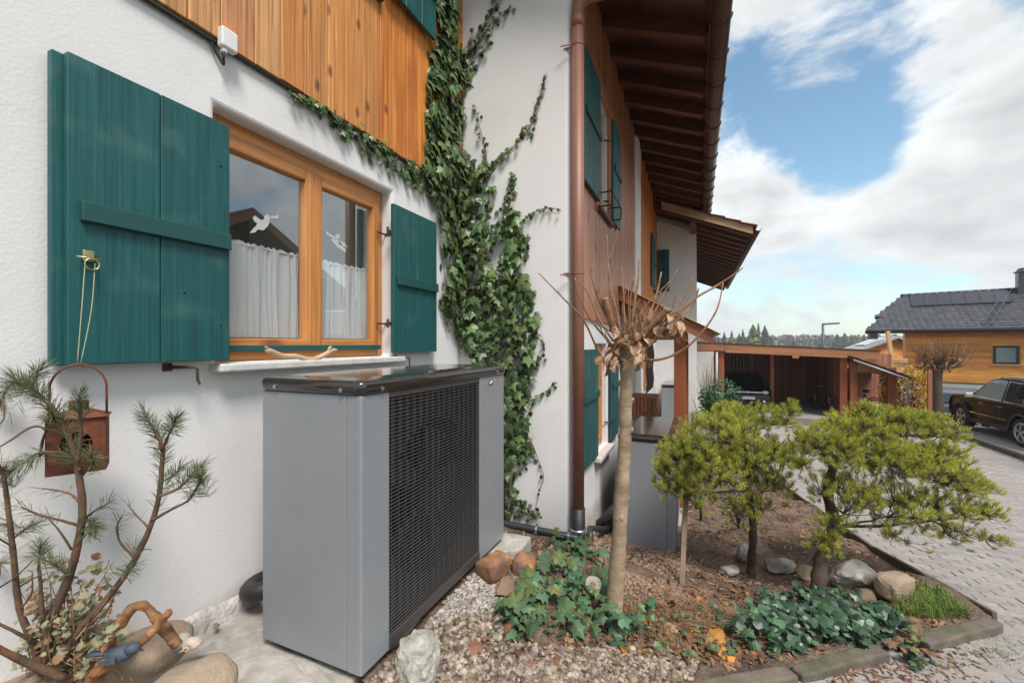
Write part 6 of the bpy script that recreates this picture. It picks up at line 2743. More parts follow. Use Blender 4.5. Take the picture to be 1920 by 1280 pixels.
pebbles('gravel', 'rounded mixed brown and grey pebbles between the heat pump and the tree', 6200, lambda x, y, X, Y: inpoly(x, y, GRV) or (1.2 < X < 2.3 and 1.02 < Y < 1.135 and y < 1300), (.0075, .0145), 'pebble', 2, (1.22, 2.9, -.1, 1.135))
pebbles('gravel', 'whiter pebbles at the foot of the black louvre', 1500, lambda x, y, X, Y: inpoly(x, y, GRW), (.006, .011), 'pebble_white', 2, (1.4, 2.7, .7, 1.135), lift=.02)
pebbles('gravel', 'small brown gravel in front of the second heat pump', 3600, lambda x, y, X, Y: inpoly(x, y, [(1120, 1050), (1110, 985), (1180, 1000), (1275, 1035), (1285, 1130), (1190, 1130)]), (.008, .016), 'pebble_brown', 1, (2.6, 4.4, .0, .95))
# loose crumbs and bark chips over the bed
m = MB()
for k in range(5200):
    X = random.uniform(2.0, 8.0) if random.random() < .8 else random.uniform(2, 12)
    lo_, hi_ = yr(X) + .06, (.9 if X > 3.4 else 1.4)
    if hi_ <= lo_:
        continue
    Y = random.uniform(lo_, hi_)
    z = zb(X, Y)
    a = random.uniform(0, 6.28)
    l_, w_ = random.uniform(.006, .03), random.uniform(.003, .009)
    ax = V(math.cos(a), math.sin(a), random.gauss(0, .25)) * l_
    ay = V(-math.sin(a), math.cos(a), random.gauss(0, .3)) * w_
    m.obox((X, Y, z + .004), ax, ay, V(0, 0, .003))
o = m.build('bark_chips', M['straw'], kind='stuff')
tag(o, 'brown chips and crumbs scattered over the soil of the bed', 'bark chips')
# withered leaves and straw
m1, m2, m3 = MB(), MB(), MB()
curls = [curl_leaf(k) for k in range(9)]
flat = [LS['oval'], LS['maple'], LS['ivy']]
LIT = [(1130, 1215), (1190, 1130), (1290, 1110), (1400, 1100), (1440, 1120), (1390, 1200), (1450, 1235), (1300, 1262), (1200, 1235)]
for k in range(760):
    if k < 480:
        x, y = random.uniform(1130, 1450), random.uniform(1100, 1262)
        if not inpoly(x, y, LIT):
            continue
    else:
        x, y = random.uniform(900, 1800), random.uniform(980, 1255)
    p = on_bed(x, y)
    if p.y < yr(p.x) + .03 or p.y > .95 or p.x < 1.5:
        continue
    v, f = random.choice(curls) if random.random() < .6 else random.choice(flat)
    s_ = random.uniform(.025, .06)
    A = np.array(frame(V(random.gauss(0, .5), random.gauss(0, .5), 1), V(random.gauss(0, 1), random.gauss(0, 1), 0))) * s_
    (m1 if random.random() < .85 else m2).add((v @ A.T + np.array(p + V(0, 0, .012))).tolist(), f)
for k in range(1500):
    x, y = random.gauss(1290, 70), random.gauss(1165, 26)
    if random.random() < .25:
        x, y = random.uniform(1000, 1650), random.uniform(1060, 1230)
    p = on_bed(x, y)
    if p.y < yr(p.x) + .03 or p.y > .9:
        continue
    a = random.uniform(0, 6.28)
    l_ = random.uniform(.04, .12)
    d_ = V(math.cos(a), math.sin(a), random.gauss(.05, .12)) * l_
    b = p + V(0, 0, random.uniform(.004, .03))
    m3.tube([b, b + d_ * .5 + V(0, 0, random.uniform(0, .02)), b + d_], [.0016, .0008], n=3)
o = m1.build('leaf_litter', M['dead_leaf'], kind='stuff')
tag(o, 'withered brown leaves lying on the bed between gravel and dark ground cover', 'leaf litter')
o = m2.build('leaf_litter', M['yellow_leaf'], kind='stuff')
tag(o, 'scattered yellow and orange leaves on the bed soil', 'leaf litter')
o = m3.build('straw_litter', M['straw'], kind='stuff')
tag(o, 'dry brown stalks and straw matted on the soil right of the pollarded tree', 'straw')
# debris on the drive along the kerb
md_ = MB()
for k in range(420):
    x, y = random.gauss(1660, 110), random.gauss(1248, 24)
    p = on_pave(x, y)
    if p.y > yr(p.x) - .07:
        continue
    if random.random() < .35:
        v, f = random.choice(curls) if random.random() < .5 else random.choice(flat)
        s_ = random.uniform(.012, .035)
        A = np.array(frame(V(random.gauss(0, .3), random.gauss(0, .3), 1), V(random.gauss(0, 1), random.gauss(0, 1), 0))) * s_
        md_.add((v @ A.T + np.array(p + V(0, 0, .006))).tolist(), f)
    else:
        a = random.uniform(0, 6.28)
        md_.obox(p + V(0, 0, .003), V(math.cos(a), math.sin(a), .1) * random.uniform(.004, .018), V(-math.sin(a), math.cos(a), 0) * random.uniform(.002, .005), V(0, 0, .002))
o = md_.build('leaf_litter', M['dead_leaf'], kind='stuff')
tag(o, 'brown leaf crumbs lying on the paving in front of the kerb stones', 'leaf litter')
# single bright leaves
for (x, y, s_, mt, lab) in ((1338, 1205, .085, 'yellow_leaf', 'orange fallen leaf on the litter left of the dark ground cover'), (1378, 1243, .10, 'yellow_leaf', 'orange-brown fallen leaf just above the front kerb stone'), (1842, 1190, .07, 'yellow_leaf', 'yellow leaf on the paving beside the corner kerb stone'),
                            (1595, 1258, .06, 'yellow_leaf', 'small yellow leaf on the paving below the front kerb'), (1735, 1108, .05, 'yellow_leaf', 'orange leaf caught in the bright grass tuft'), (880, 1222, .06, 'dead_leaf', 'brown leaf on the gravel right of the white rough boulder'),
                            (1262, 1195, .07, 'dead_leaf_pale', 'pale brown curled leaf beside the ivy at the tree foot')):
    p = on_pave(x, y) if (x > 1560 and y > 1180) else on_bed(x, y)
    v, f = LS['maple']
    m = MB()
    A = np.array(frame(V(-.45, random.gauss(0, .15), 1), V(random.gauss(0, 1), random.gauss(0, 1), 0))) * s_
    m.add((v @ A.T + np.array(p + V(0, 0, .025))).tolist(), f)
    o = m.build('fallen_leaf', M[mt], solid=.0012)
    tag(o, lab, 'leaf', 'single fallen leaves')


# ------------------------------------------------------------------ stones
def stone(x, y, rx, ry, rz_, mat, label, seed, d=None, rot=0, rough=.22, chop=5, sub_=4, name='stone', sink=.3, freq=1.2, grp='stones in the planting bed', block=1.0):
    """x, y: pixel of its middle at ground level; radii in metres"""
    p = on_bed(x, y) if d is None else Pd(x, y, d)
    v, f = stone_verts(sub_, (rx, ry, rz_), rough, seed, freq, chop=chop)
    if block < 1:
        v = [tuple(math.copysign(abs(c_ / r_) ** block * r_, c_) * .85 for c_, r_ in zip(q, (rx, ry, rz_))) for q in v]
    Mx = Matrix.Translation(p + V(0, 0, rz_ * (1 - sink) if d is None else 0)) @ Matrix.Rotation(rot, 4, 'Z')
    m = MB()
    m.add([tuple(Mx @ Vector(q)) for q in v], f)
    o = m.build(name, M[mat], smooth=True)
    md = o.modifiers.new('edges', 'EDGE_SPLIT')
    md.split_angle = R(24)
    tag(o, label, 'stone', grp)
    return o


stone(782, 1272, .135, .10, .105, 'stone_white', 'rough whitish boulder at the lower edge in front of the heat pump corner', 11, chop=5, rough=.14, sink=.35, freq=3.2, rot=.5, block=.78, sub_=5)
stone(925, 1078, .105, .08, .075, 'stone_orange', 'squared orange-brown stone touching the far lower corner of the near heat pump', 12, rot=-.35, chop=5, rough=.16, sink=.35, block=.5)
stone(985, 1072, .10, .08, .07, 'stone_orange', 'orange-brown stone beside the squared one, leaning towards the ivy', 13, rot=.2, chop=6, rough=.18, sink=.35, block=.55)
stone(950, 1112, .085, .06, .055, 'stone_brown', 'flat purple-brown stone on the gravel below the two orange stones', 14, rot=-.3, chop=8, rough=.15, sink=.3)
stone(1400, 1050, .11, .08, .09, 'stone_grey', 'dark grey upright stone behind the left dwarf pine trunk', 15, chop=7)
stone(1366, 1078, .11, .06, .045, 'stone_grey', 'flat pale stone left of the left dwarf pine trunk', 16, chop=6, rot=-.9, sink=.1)
stone(1464, 1072, .14, .10, .08, 'stone_grey', 'pale grey-green rounded stone right of the left dwarf pine trunk', 17, chop=4, rot=-.8)
stone(1510, 1084, .10, .07, .06, 'boulder_tan', 'small tan stone between the two dwarf pine trunks', 18, rot=-.8)
stone(1596, 1098, .20, .12, .12, 'stone_grey', 'large grey slanting stone right of the right dwarf pine trunk', 19, rot=-.9, chop=8, rough=.2)
stone(1678, 1122, .14, .10, .115, 'boulder_tan', 'squared brown stone beside the bright grass tuft', 20, rot=-.9, chop=6, rough=.2, sink=.2, block=.6)
stone(1622, 1126, .10, .06, .04, 'stone_brown', 'flat dark stone in front of the large slanting stone', 21, rot=-.8)
stone(1700, 1140, .05, .035, .02, 'stone_brown', 'small dark stone at the edge of the grass tuft', 22)
# round pale fossil-like disc beside the trunk
fp = on_bed(1112, 1128) + V(0, 0, .095)
m = MB()
n_ = 40
fn = (CAMP - fp).normalized()
fm = frame(fn + V(0, 0, .25), V(0, 0, 1))
for (r_, z) in ((0, .016), (.010, .017), (.03, .016), (.045, .012), (.050, .0), (.045, -.014), (0, -.016)):
    for k in range(n_):
        a = 2 * math.pi * k / n_
        rr = r_ * (1 + .04 * math.sin(a * 3))
        zz = z + (.0028 * (1 if k % 2 else -1) if .008 < r_ < .049 and z > 0 else 0)
        m.v.append(tuple(fp + fm @ V(rr * math.cos(a), rr * math.sin(a), zz)))
for l in range(6):
    for k in range(n_):
        a, b = l * n_ + k, l * n_ + (k + 1) % n_
        m.f.append((a, b, b + n_, a + n_))
o = m.build('fossil_disc', M['fossil'])
tag(o, 'round pale disc-shaped stone with radiating ribs leaning at the tree trunk', 'stone')

# boulders at the lower left
stone(262, 1228, .16, .12, .07, 'boulder_tan', 'smooth brown boulder behind the driftwood arch', 31, d=1.46, chop=2, rough=.10, freq=.8, grp='smooth boulders by the sapling')
stone(352, 1298, .14, .12, .075, 'boulder_tan', 'smooth pale tan boulder at the lower edge left of the heat pump', 32, d=1.34, chop=2, rough=.08, freq=.8, grp='smooth boulders by the sapling')
stone(60, 1300, .14, .12, .08, 'boulder_tan', 'boulder half hidden by the pine sapling foot', 33, d=1.34, chop=3, rough=.12, freq=.9, grp='smooth boulders by the sapling')
stone(338, 1202, .03, .03, .026, 'stone_grey', 'small grey pebble behind the snail-like shell', 34, d=1.44, chop=1, rough=.06, sub_=3, grp='smooth boulders by the sapling')
stone(405, 1172, .022, .012, .008, 'stone_brown', 'thin mossy chip at the edge of the slab and wall', 35, d=1.86, rot=.9, sub_=3, grp='smooth boulders by the sapling')

# shell
c_ = Pd(351, 1214, 1.36)
m = MB()
pts, rad = [], []
for k in range(60):
    a = k * .28
    rr = .034 * math.exp(-.055 * k)
    pts.append(c_ + V(.012 - .0006 * k, 0, 0) + (V(ST, -CT, 0) * math.cos(a) + V(0, 0, 1) * math.sin(a)) * rr * .55)
    rad.append(rr * .55 * (1 + .07 * (1 if k % 2 else -1)))
m.tube(pts, rad, n=12)
o = m.build('sea_shell', M['shell'], smooth=True)
tag(o, 'pinkish ribbed sea shell at the right foot of the driftwood arch', 'shell')

# driftwood arch
def roughen(m, freq, amp):
    m.v = [tuple(Vector(p) + Vector(mnoise.noise_vector(Vector(p) * freq)) * amp) for p in m.v]


dr = [(165, 1285, 1.30), (185, 1250, 1.30), (200, 1215, 1.31), (222, 1175, 1.32), (245, 1143, 1.33), (268, 1134, 1.33), (290, 1155, 1.34), (312, 1182, 1.35), (332, 1210, 1.36)]
m = MB()
m.tube(smooth_path([Pd(*q) for q in dr], 12), [.0145 - .0025 * math.sin(k * .13) + .0012 * math.sin(k * .55) for k in range(97)], n=14)
m.tube(smooth_path([Pd(316, 1148, 1.30), Pd(303, 1162, 1.31), Pd(285, 1185, 1.31), Pd(262, 1208, 1.31), Pd(238, 1232, 1.30), Pd(200, 1252, 1.29), Pd(175, 1262, 1.29)], 4), [.011, .012, .012, .013, .012, .011, .012, .012, .012, .011, .011, .01, .01, .01, .01, .01, .01, .01, .01, .011, .012, .013, .014, .015, .015], n=8)
roughen(m, 45, .0030)
roughen(m, 130, .0014)
o = m.build('driftwood', M['driftwood_orange'], smooth=True)
tag(o, 'bent orange-brown driftwood arch on the boulder in front of the wall', 'driftwood')
# bird figure
bp_ = Pd(225, 1226, 1.285)
m = MB()
rgt, fwd = V(ST, -CT, 0), V(CT, ST, 0)


def egg(c, ax, r1, r2, r3, n=2):
    v, f = ico(n)
    ax = Vector(ax).normalized()
    F = frame(ax, V(0, 0, 1))
    return [tuple(Vector(c) + F @ V(p[0] * r2, p[1] * r3, p[2] * r1)) for p in v], f


m.add(*egg(bp_, rgt + V(0, 0, .25), .044, .024, .024, 3))
m.add(*egg(bp_ + rgt * .038 + V(0, 0, .018), rgt, .021, .019, .018, 3))
m.prism([bp_ - rgt * .030 + V(0, 0, .004) + fwd * -.012, bp_ - rgt * .030 + V(0, 0, .004) + fwd * .012, bp_ - rgt * .095 + V(0, 0, -.006) + fwd * .010, bp_ - rgt * .095 + V(0, 0, -.006) - fwd * .010], V(0, 0, .009))
bd = m.build('bird_figure', M['bird_blue'], smooth=True)
tag(bd, 'small slate-blue bird figure resting on the driftwood fork', 'garden figure')
m = MB()
m.tube([bp_ + rgt * .056 + V(0, 0, .016), bp_ + rgt * .072 + V(0, 0, .012)], [.005, .001], n=6)
m.build('beak', M['anthracite'], bd)
m = MB()
m.prism([bp_ + rgt * .01 - fwd * .024 + V(0, 0, .012), bp_ - rgt * .05 - fwd * .020 + V(0, 0, 0), bp_ - rgt * .035 - fwd * .026 + V(0, 0, -.012), bp_ + rgt * .012 - fwd * .028 + V(0, 0, -.008)], -fwd * .003)
m.build('wing', M['bird_blue'], bd)

# driftwood on the sill
m = MB()
dw = [(498, 656, 1.955), (512, 660, 1.955), (530, 667, 1.955), (555, 668, 1.955), (575, 673, 1.955), (592, 672, 1.955), (610, 664, 1.955), (622, 657, 1.955), (632, 656, 1.955)]
m.tube(smooth_path([PY(*q) for q in dw], 4), [.009, .012, .014, .014, .013, .013, .014, .013, .013, .013, .014, .014, .014, .013, .013, .013, .012, .013, .013, .012, .013, .014, .014, .014, .013, .013, .013, .012, .012, .011, .01, .008, .006], n=9)
m.tube(smooth_path([PY(505, 660, 1.955), PY(500, 651, 1.95), PY(496, 650, 1.95)], 3), [.008, .003], n=6)
m.tube(smooth_path([PY(615, 662, 1.955), PY(618, 652, 1.95), PY(622, 650, 1.945)], 3), [.010, .005], n=6)
o = m.build('driftwood', M['driftwood_pale'], smooth=True)
tag(o, 'pale bleached driftwood branch lying on the window sill', 'driftwood')

# ------------------------------------------------------------------ small wall fittings
bxo = thing('junction_box', 'white plastic box screwed to the lower edge of the timber boarding', 'junction box', (1.256, 1.97, 2.57))
m = MB()
m.box(1.222, 1.296, 1.932, 1.971, 2.578, 2.668)
m.build('housing', M['white_plastic'], bxo, bevel=.009, seg=3)
m = MB()
m.box(1.232, 1.252, 1.94, 1.965, 2.558, 2.578)
m.build('cable_gland', M['white_plastic'], bxo, bevel=.004)
m = MB()
m.tube(smooth_path([V(1.235, 1.945, 2.555), V(1.238, 1.95, 2.525), V(1.25, 1.975, 2.52), V(1.20, 1.985, 2.60)], 4), .006, n=6)
m.build('cable', M['cable_black'], bxo, smooth=True)

# ------------------------------------------------------------------ lantern on a string
ln = thing('lantern', 'rusty metal lantern with wire handle hung by a string from the shutter', 'lantern', (0.735, 1.80, 0.84))
LX, LY = 0.752, 1.80
lc = Pd(148, 830, 1.36)
LX, LY, LZ = lc.x, lc.y, lc.z
ang = R(-28)
la, lb = V(math.cos(ang), math.sin(ang), 0), V(-math.sin(ang), math.cos(ang), 0)
hw, hh_, hd_ = .066, .085, .046
C0 = V(LX, LY, LZ)
# four plate sides with a round opening in front made of a ring of quads
m = MB()
nseg = 28
cz_ = .006
for k in range(nseg):
    a0, a1 = 2 * math.pi * k / nseg, 2 * math.pi * (k + 1) / nseg

    def sq(a):
        c, s = math.cos(a), math.sin(a)
        t = min(hw / abs(c) if abs(c) > 1e-6 else 9, hh_ / abs(s) if abs(s) > 1e-6 else 9)
        return c * t, s * t
    ri = .036
    q = [(ri * math.cos(a0), ri * math.sin(a0) + cz_), (ri * math.cos(a1), ri * math.sin(a1) + cz_), sq(a1), sq(a0)]
    m.prism([C0 + la * x - lb * hd_ + V(0, 0, z) for x, z in q], lb * .002)
for sgn in (-1, 1):
    m.obox(C0 + la * sgn * hw, la * .001, lb * hd_, V(0, 0, hh_))
m.obox(C0 + lb * hd_, la * hw, lb * .001, V(0, 0, hh_))
m.obox(C0 - V(0, 0, hh_), la * hw, lb * hd_, V(0, 0, .0015))
m.build('body', M['rust'], ln)
# pierced ornament in the opening
m = MB()
for k in range(9):
    a = 2 * math.pi * k / 9
    c0 = C0 - lb * (hd_ - .003) + V(0, 0, cz_)
    m.tube([c0 + la * .006 * math.cos(a) + V(0, 0, .006 * math.sin(a)), c0 + la * .022 * math.cos(a + .4) + V(0, 0, .022 * math.sin(a + .4)), c0 + la * .036 * math.cos(a + .2) + V(0, 0, .036 * math.sin(a + .2))], .0022, n=4)
m.add(*egg(C0 - lb * (hd_ - .003) + V(0, 0, cz_), lb, .003, .010, .010, 1))
m.build('ornament', M['rust'], ln)
m = MB()
top = [C0 + la * (sx * hw * 1.12) + lb * (sy * hd_ * 1.2) + V(0, 0, hh_) for sx, sy in ((-1, -1), (1, -1), (1, 1), (-1, 1))]
t2 = [C0 + la * (sx * hw * .35) + lb * (sy * hd_ * .45) + V(0, 0, hh_ + .022) for sx, sy in ((-1, -1), (1, -1), (1, 1), (-1, 1))]
m.add(top + t2, [(0, 1, 5, 4), (1, 2, 6, 5), (2, 3, 7, 6), (3, 0, 4, 7), (4, 5, 6, 7), (3, 2, 1, 0)])
m.build('lid', M['rust'], ln)
m = MB()
for k in range(14):
    a = 2 * math.pi * k / 14
    p = C0 + la * .021 * math.cos(a) + lb * .021 * math.sin(a)
    m.tube([p + V(0, 0, hh_ + .020), p + V(0, 0, hh_ + .046)], .0022, n=4)
m.tube([C0 + V(0, 0, hh_ + .044), C0 + V(0, 0, hh_ + .050)], .0235, n=14)
m.build('chimney', M['rust'], ln)
m = MB()
hp_ = []
hH = .165
for k in range(25):
    a = math.pi * k / 24
    x = -math.cos(a) * hw * .98
    z = hh_ + (.0 if k in (0, 24) else hH - .078 + .078 * math.sin(a)) if 0 < k < 24 else hh_ - .01
    hp_.append(C0 + la * x + V(0, 0, z))
m.tube(hp_, .0032, n=6)
m.build('handle', M['rust'], ln, smooth=True)
m = MB()
htop = C0 + V(0, 0, hh_ + hH)
kn = V(0.757, 1.893, 1.535)
m.tube(smooth_path([kn + V(-.012, 0, -.01), lerp(kn, htop, .5) + V(-.012, -.012, 0), htop + V(-.004, 0, 0)], 5), .0016, n=4)
m.tube(smooth_path([kn + V(.014, 0, -.01), lerp(kn, htop, .5) + V(.012, -.012, 0), htop + V(.004, 0, 0)], 5), .0016, n=4)
o = m.build('string', M['string'], ln, smooth=True)
m = MB()
kc_ = V(0.758, 1.886, 1.520)
m.tube([kc_ + V(.019 * math.cos(2 * math.pi * k / 20), -.006, .019 * math.sin(2 * math.pi * k / 20)) for k in range(21)], .0028, n=6, cap=False)
m.build('ring', M['brass'], knob, smooth=True)
m = MB()
m.tube([kc_ + V(-.035, .006, .022), kc_ + V(.035, .002, .020)], .003, n=6)
m.build('latch_pin', M['brass'], knob, smooth=True)

# ------------------------------------------------------------------ stakes
a, b = on_bed(1278, 1098), Pd(1289, 872, 3.5)
m = MB()
m.bar(a - V(0, 0, .05), b, .036, .026, up=(1, 0, 0))
o = m.build('wooden_stake', M['stake_wood'], bevel=.004)
tag(o, 'weathered squared wooden stake standing at the second heat pump corner', 'stake')
a = on_bed(1314, 975)
m = MB()
m.tube([a - V(0, 0, .05), a + V(0, 0, .34)], .016, n=8)
o = m.build('green_stake', M['stake_green'], smooth=True)
tag(o, 'thin dark green stake under the left dwarf pine', 'stake')


# ------------------------------------------------------------------ plants
def needles(m, tip, d, n, length, width, spread=.9, back=.05, up=.25):
    """needle brush round the last `back` metres of a shoot"""
    d = Vector(d).normalized()
    s = d.orthogonal().normalized()
    t = d.cross(s)
    for k in range(n):
        a = random.uniform(0, 6.283)
        q = random.random()
        sp_ = spread * (0.35 + .75 * q) * random.uniform(.7, 1.2)
        base = tip - d * back * q
        dirn = (d + (s * math.cos(a) + t * math.sin(a)) * sp_ + V(0, 0, up)).normalized()
        l_ = length * random.uniform(.7, 1.1)
        w = dirn.cross(V(random.gauss(0, 1), random.gauss(0, 1), random.gauss(0, 1))).normalized() * width
        mid = base + dirn * l_ * .55
        e = base + dirn * l_ + V(0, 0, -.08 * l_)
        m.add([base - w * .6, base + w * .6, mid + w, mid - w, e], [(0, 1, 2, 3), (3, 2, 4)])


def kmeans(P_, k, it=8):
    P_ = np.array(P_)
    c = P_[rng.choice(len(P_), k, replace=False)]
    for _ in range(it):
        d = ((P_[:, None] - c[None]) ** 2).sum(-1)
        lab = d.argmin(1)
        for j in range(k):
            if (lab == j).any():
                c[j] = P_[lab == j].mean(0)
    return lab, c


def bez(a, b, c, n=6):
    return [a * (1 - t) ** 2 + b * 2 * t * (1 - t) + c * t * t for t in [k / n for k in range(n + 1)]]


def dwarf_pine(name, label, trunk, pads, nt_, k1, k2, nneed, nlen, bare=.0, mat='needle_yellow', trunk_r=(.05, .02), group=None, dspan=1.0):
    """pads: (x, y, rx, ry, d, weight) ellipsoids in pixels at depth d"""
    tr_ = [Vector(p) for p in trunk]
    root = thing(name, label, 'dwarf pine', tuple(tr_[0]), 0, group)
    tips, inner = [], []
    ws = np.array([p[5] * p[2] * p[3] for p in pads], float)
    ws /= ws.sum()
    for k in range(nt_):
        x, y, rx, ry, d, w = pads[rng.choice(len(pads), p=ws)]
        q = rng.normal(size=3)
        q /= np.linalg.norm(q)
        r_ = random.random() ** .38
        if q[2] < -.1 and random.random() < .65:
            q[2] = -q[2]
        c = Pd(x, y, d)
        sx, sz = rx / 800 * d, ry / 800 * d
        p = c + V(ST, -CT, 0) * (q[0] * r_ * sx) + V(CT, ST, 0) * (q[1] * r_ * sx * .9 * dspan) + V(0, 0, 1) * (q[2] * r_ * sz)
        tips.append(p)
        inner.append(r_ < .58 or q[2] < -.45)  # older inner and lower tufts, coloured darker for contrast inside the crown
    T = np.array(tips)
    lab2, c2 = kmeans(T, k2)
    lab1, c1 = kmeans(c2, k1)
    path = smooth_path(tr_, 6)
    nseg_ = len(path)
    mt = MB()
    mt.tube(path, [lerp(trunk_r[0], trunk_r[1], (k / (nseg_ - 1)) ** .8) * (1 + .12 * math.sin(k * 1.9)) for k in range(nseg_)], n=9)
    mt.build('trunk', M['bark_pine'], root, smooth=True)
    mbr, mtw, mn, mdk = MB(), MB(), MB(), MB()
    rad_ = []
    hub1 = []
    for j in range(k1):
        c = Vector(c1[j])
        # leave the trunk a bit below the cluster
        best = min(range(int(nseg_ * .35), nseg_), key=lambda i: (path[i] - (c - V(0, 0, .16))).length + .0 * i)
        s = path[best]
        e = lerp(s, c, .78) - V(0, 0, .04)
        mid = lerp(s, e, .5) + V(random.gauss(0, .03), random.gauss(0, .03), random.uniform(-.06, .05))
        pts = bez(s, mid, e, 7)
        r0 = .006 + .010 * min(1, (e - s).length)
        mbr.tube([p + V(random.gauss(0, .005), random.gauss(0, .005), random.gauss(0, .005)) if 0 < i < 7 else p for i, p in enumerate(pts)], [r0, r0 * .62], n=6)
        hub1.append((e, r0 * .62))
    hub2 = []
    for j in range(k2):
        c = Vector(c2[j])
        h, r0 = hub1[lab1[j]]
        e = lerp(h, c, .85) - V(0, 0, .018)
        mid = lerp(h, e, .5) + V(random.gauss(0, .025), random.gauss(0, .025), random.uniform(-.05, .015))
        mbr.tube(bez(h, mid, e, 5), [r0 * .8, r0 * .42], n=5)
        hub2.append((e, r0 * .42))
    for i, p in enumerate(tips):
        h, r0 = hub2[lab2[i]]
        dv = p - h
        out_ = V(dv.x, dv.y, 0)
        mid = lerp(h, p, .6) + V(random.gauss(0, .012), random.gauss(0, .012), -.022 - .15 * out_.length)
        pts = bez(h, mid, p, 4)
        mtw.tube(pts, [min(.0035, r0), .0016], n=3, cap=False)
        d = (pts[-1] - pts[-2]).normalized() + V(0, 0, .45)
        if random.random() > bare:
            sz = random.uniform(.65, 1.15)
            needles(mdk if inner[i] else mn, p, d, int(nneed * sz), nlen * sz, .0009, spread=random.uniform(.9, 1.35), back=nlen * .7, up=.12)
    mbr.build('branch', M['bark_pine'], root, smooth=True)
    mtw.build('twigs', M['bark_pine'], root, kind='stuff')
    for (e, r0) in hub2:
        for q_ in range(5):
            dv = V(random.gauss(0, 1), random.gauss(0, 1), random.gauss(0, .7)).normalized() * random.uniform(.05, .13)
            mtw.tube(bez(e, e + dv * .5 + V(0, 0, -.02), e + dv + V(0, 0, .02), 3), [.0028, .0012], n=3, cap=False)
    mn.build('needles', M[mat], root, kind='stuff')
    mdk.build('inner_needles', M['needle_dark'], root, kind='stuff')
    return root


b1 = on_bed(1409, 1083)
T1 = [b1 + V(0, 0, -.06), b1 + V(0, 0, .12), Pd(1412, 990, 3.52), Pd(1404, 920, 3.55), Pd(1400, 860, 3.56), Pd(1395, 810, 3.56)]
P1_ = [(1290, 860, 62, 52, 3.28, 1), (1262, 915, 42, 40, 3.25, .8), (1345, 815, 78, 46, 3.4, 1), (1425, 795, 70, 40, 3.62, 1), (1405, 860, 82, 52, 3.5, 1.1), (1330, 885, 68, 50, 3.35, .9), (1300, 935, 42, 36, 3.3, .5), (1440, 915, 48, 46, 3.5, .7),
       (1402, 960, 46, 40, 3.5, .7), (1480, 770, 24, 22, 3.6, .7), (1455, 850, 40, 36, 3.6, .8), (1375, 780, 50, 26, 3.6, .8), (1245, 880, 22, 30, 3.25, .6)]
dwarf_pine('dwarf_pine', 'left dwarf pine with slim trunk, yellow-green needles, overlapping the second heat pump', T1, P1_, 1900, 12, 95, 54, .048, bare=.05, trunk_r=(.042, .016), group='yellow-green dwarf pines in the bed')
b2 = on_bed(1535, 1118)
T2 = [b2 + V(0, 0, -.06), b2 + V(0, 0, .10), Pd(1543, 1040, 3.26), Pd(1565, 985, 3.28), Pd(1552, 925, 3.28), Pd(1563, 875, 3.28), Pd(1590, 830, 3.3), Pd(1620, 795, 3.3)]
P2_ = [(1545, 850, 66, 60, 3.2, 1), (1600, 805, 70, 40, 3.3, 1), (1665, 790, 74, 32, 3.35, 1), (1730, 815, 70, 46, 3.35, 1), (1765, 862, 54, 38, 3.35, 1), (1640, 860, 90, 54, 3.2, 1.1), (1720, 885, 90, 50, 3.25, 1), (1800, 915, 60, 36, 3.3, .7),
       (1585, 930, 64, 44, 3.15, .6), (1670, 955, 84, 40, 3.2, .6), (1760, 955, 74, 30, 3.25, .7), (1840, 960, 44, 26, 3.3, .7), (1795, 1005, 50, 22, 3.25, .5), (1700, 1005, 60, 24, 3.15, .4), (1850, 1010, 34, 20, 3.25, .4), (1545, 1020, 40, 30, 3.15, .5), (1805, 905, 40, 24, 3.35, .6),
       (1500, 880, 26, 30, 3.15, .6), (1565, 985, 40, 26, 3.1, .5), (1620, 765, 26, 14, 3.3, .9)]
dwarf_pine('dwarf_pine', 'right dwarf pine, wider and windswept to the right, thick gnarled dark trunk', T2, P2_, 2900, 15, 125, 54, .047, bare=.08, trunk_r=(.062, .02), group='yellow-green dwarf pines in the bed')
# low dark shrub behind the left pine
dsr = thing('dark_shrub', 'low dark green shrub behind the left dwarf pine trunk', 'shrub', tuple(on_bed(1385, 990)))
sp = []
for k in range(260):
    c = Pd(1375 + random.gauss(0, 16), 935 + random.gauss(0, 24), 4.2 + random.gauss(0, .08))
    sp.append((c, V(random.gauss(-.5, .6), random.gauss(0, .6), 1).normalized(), V(random.gauss(0, 1), random.gauss(0, 1), .3), random.choice((.03, .04, .05)), 0))
place_leaves(dsr, sp, ['dark_leaf'], 'long', most=0)
m = MB()
g = on_bed(1385, 990)
for k in range(9):
    e = Pd(1375 + random.gauss(0, 16), 930 + random.gauss(0, 20), 4.2)
    m.tube(bez(g, lerp(g, e, .5) + V(0, 0, .05), e, 4), [.006, .002], n=4)
m.build('stem', M['bark_pine'], dsr, smooth=True)

# ------------------------------------------------------------------ pollarded tree in the bed
pb0 = on_bed(1150, 1152)
pt = thing('pollarded_tree', 'pollarded young tree with pale trunk, knobbly head, bare shoots and withered leaves', 'tree', tuple(pb0))
D0 = pb0.x * CT + pb0.y * ST
tp = [pb0 + V(0, 0, -.06), Pd(1150, 1150, D0), Pd(1156, 1080, D0), Pd(1161, 1000, D0 + .005), Pd(1166, 920, D0 + .01), Pd(1171, 840, D0 + .02), Pd(1173, 760, D0 + .02), Pd(1174, 690, D0 + .02), Pd(1176, 650, D0 + .02)]
path = smooth_path(tp, 7)
m = MB()
rad = []
for k in range(len(path)):
    t = k / (len(path) - 1)
    r_ = lerp(.052, .036, min(1, t * 1.5)) + .0025 * math.sin(k * 1.3) * math.sin(k * .7) + (.014 * max(0, (t - .86) / .14))
    rad.append(r_)
m.tube(path, rad, n=18)
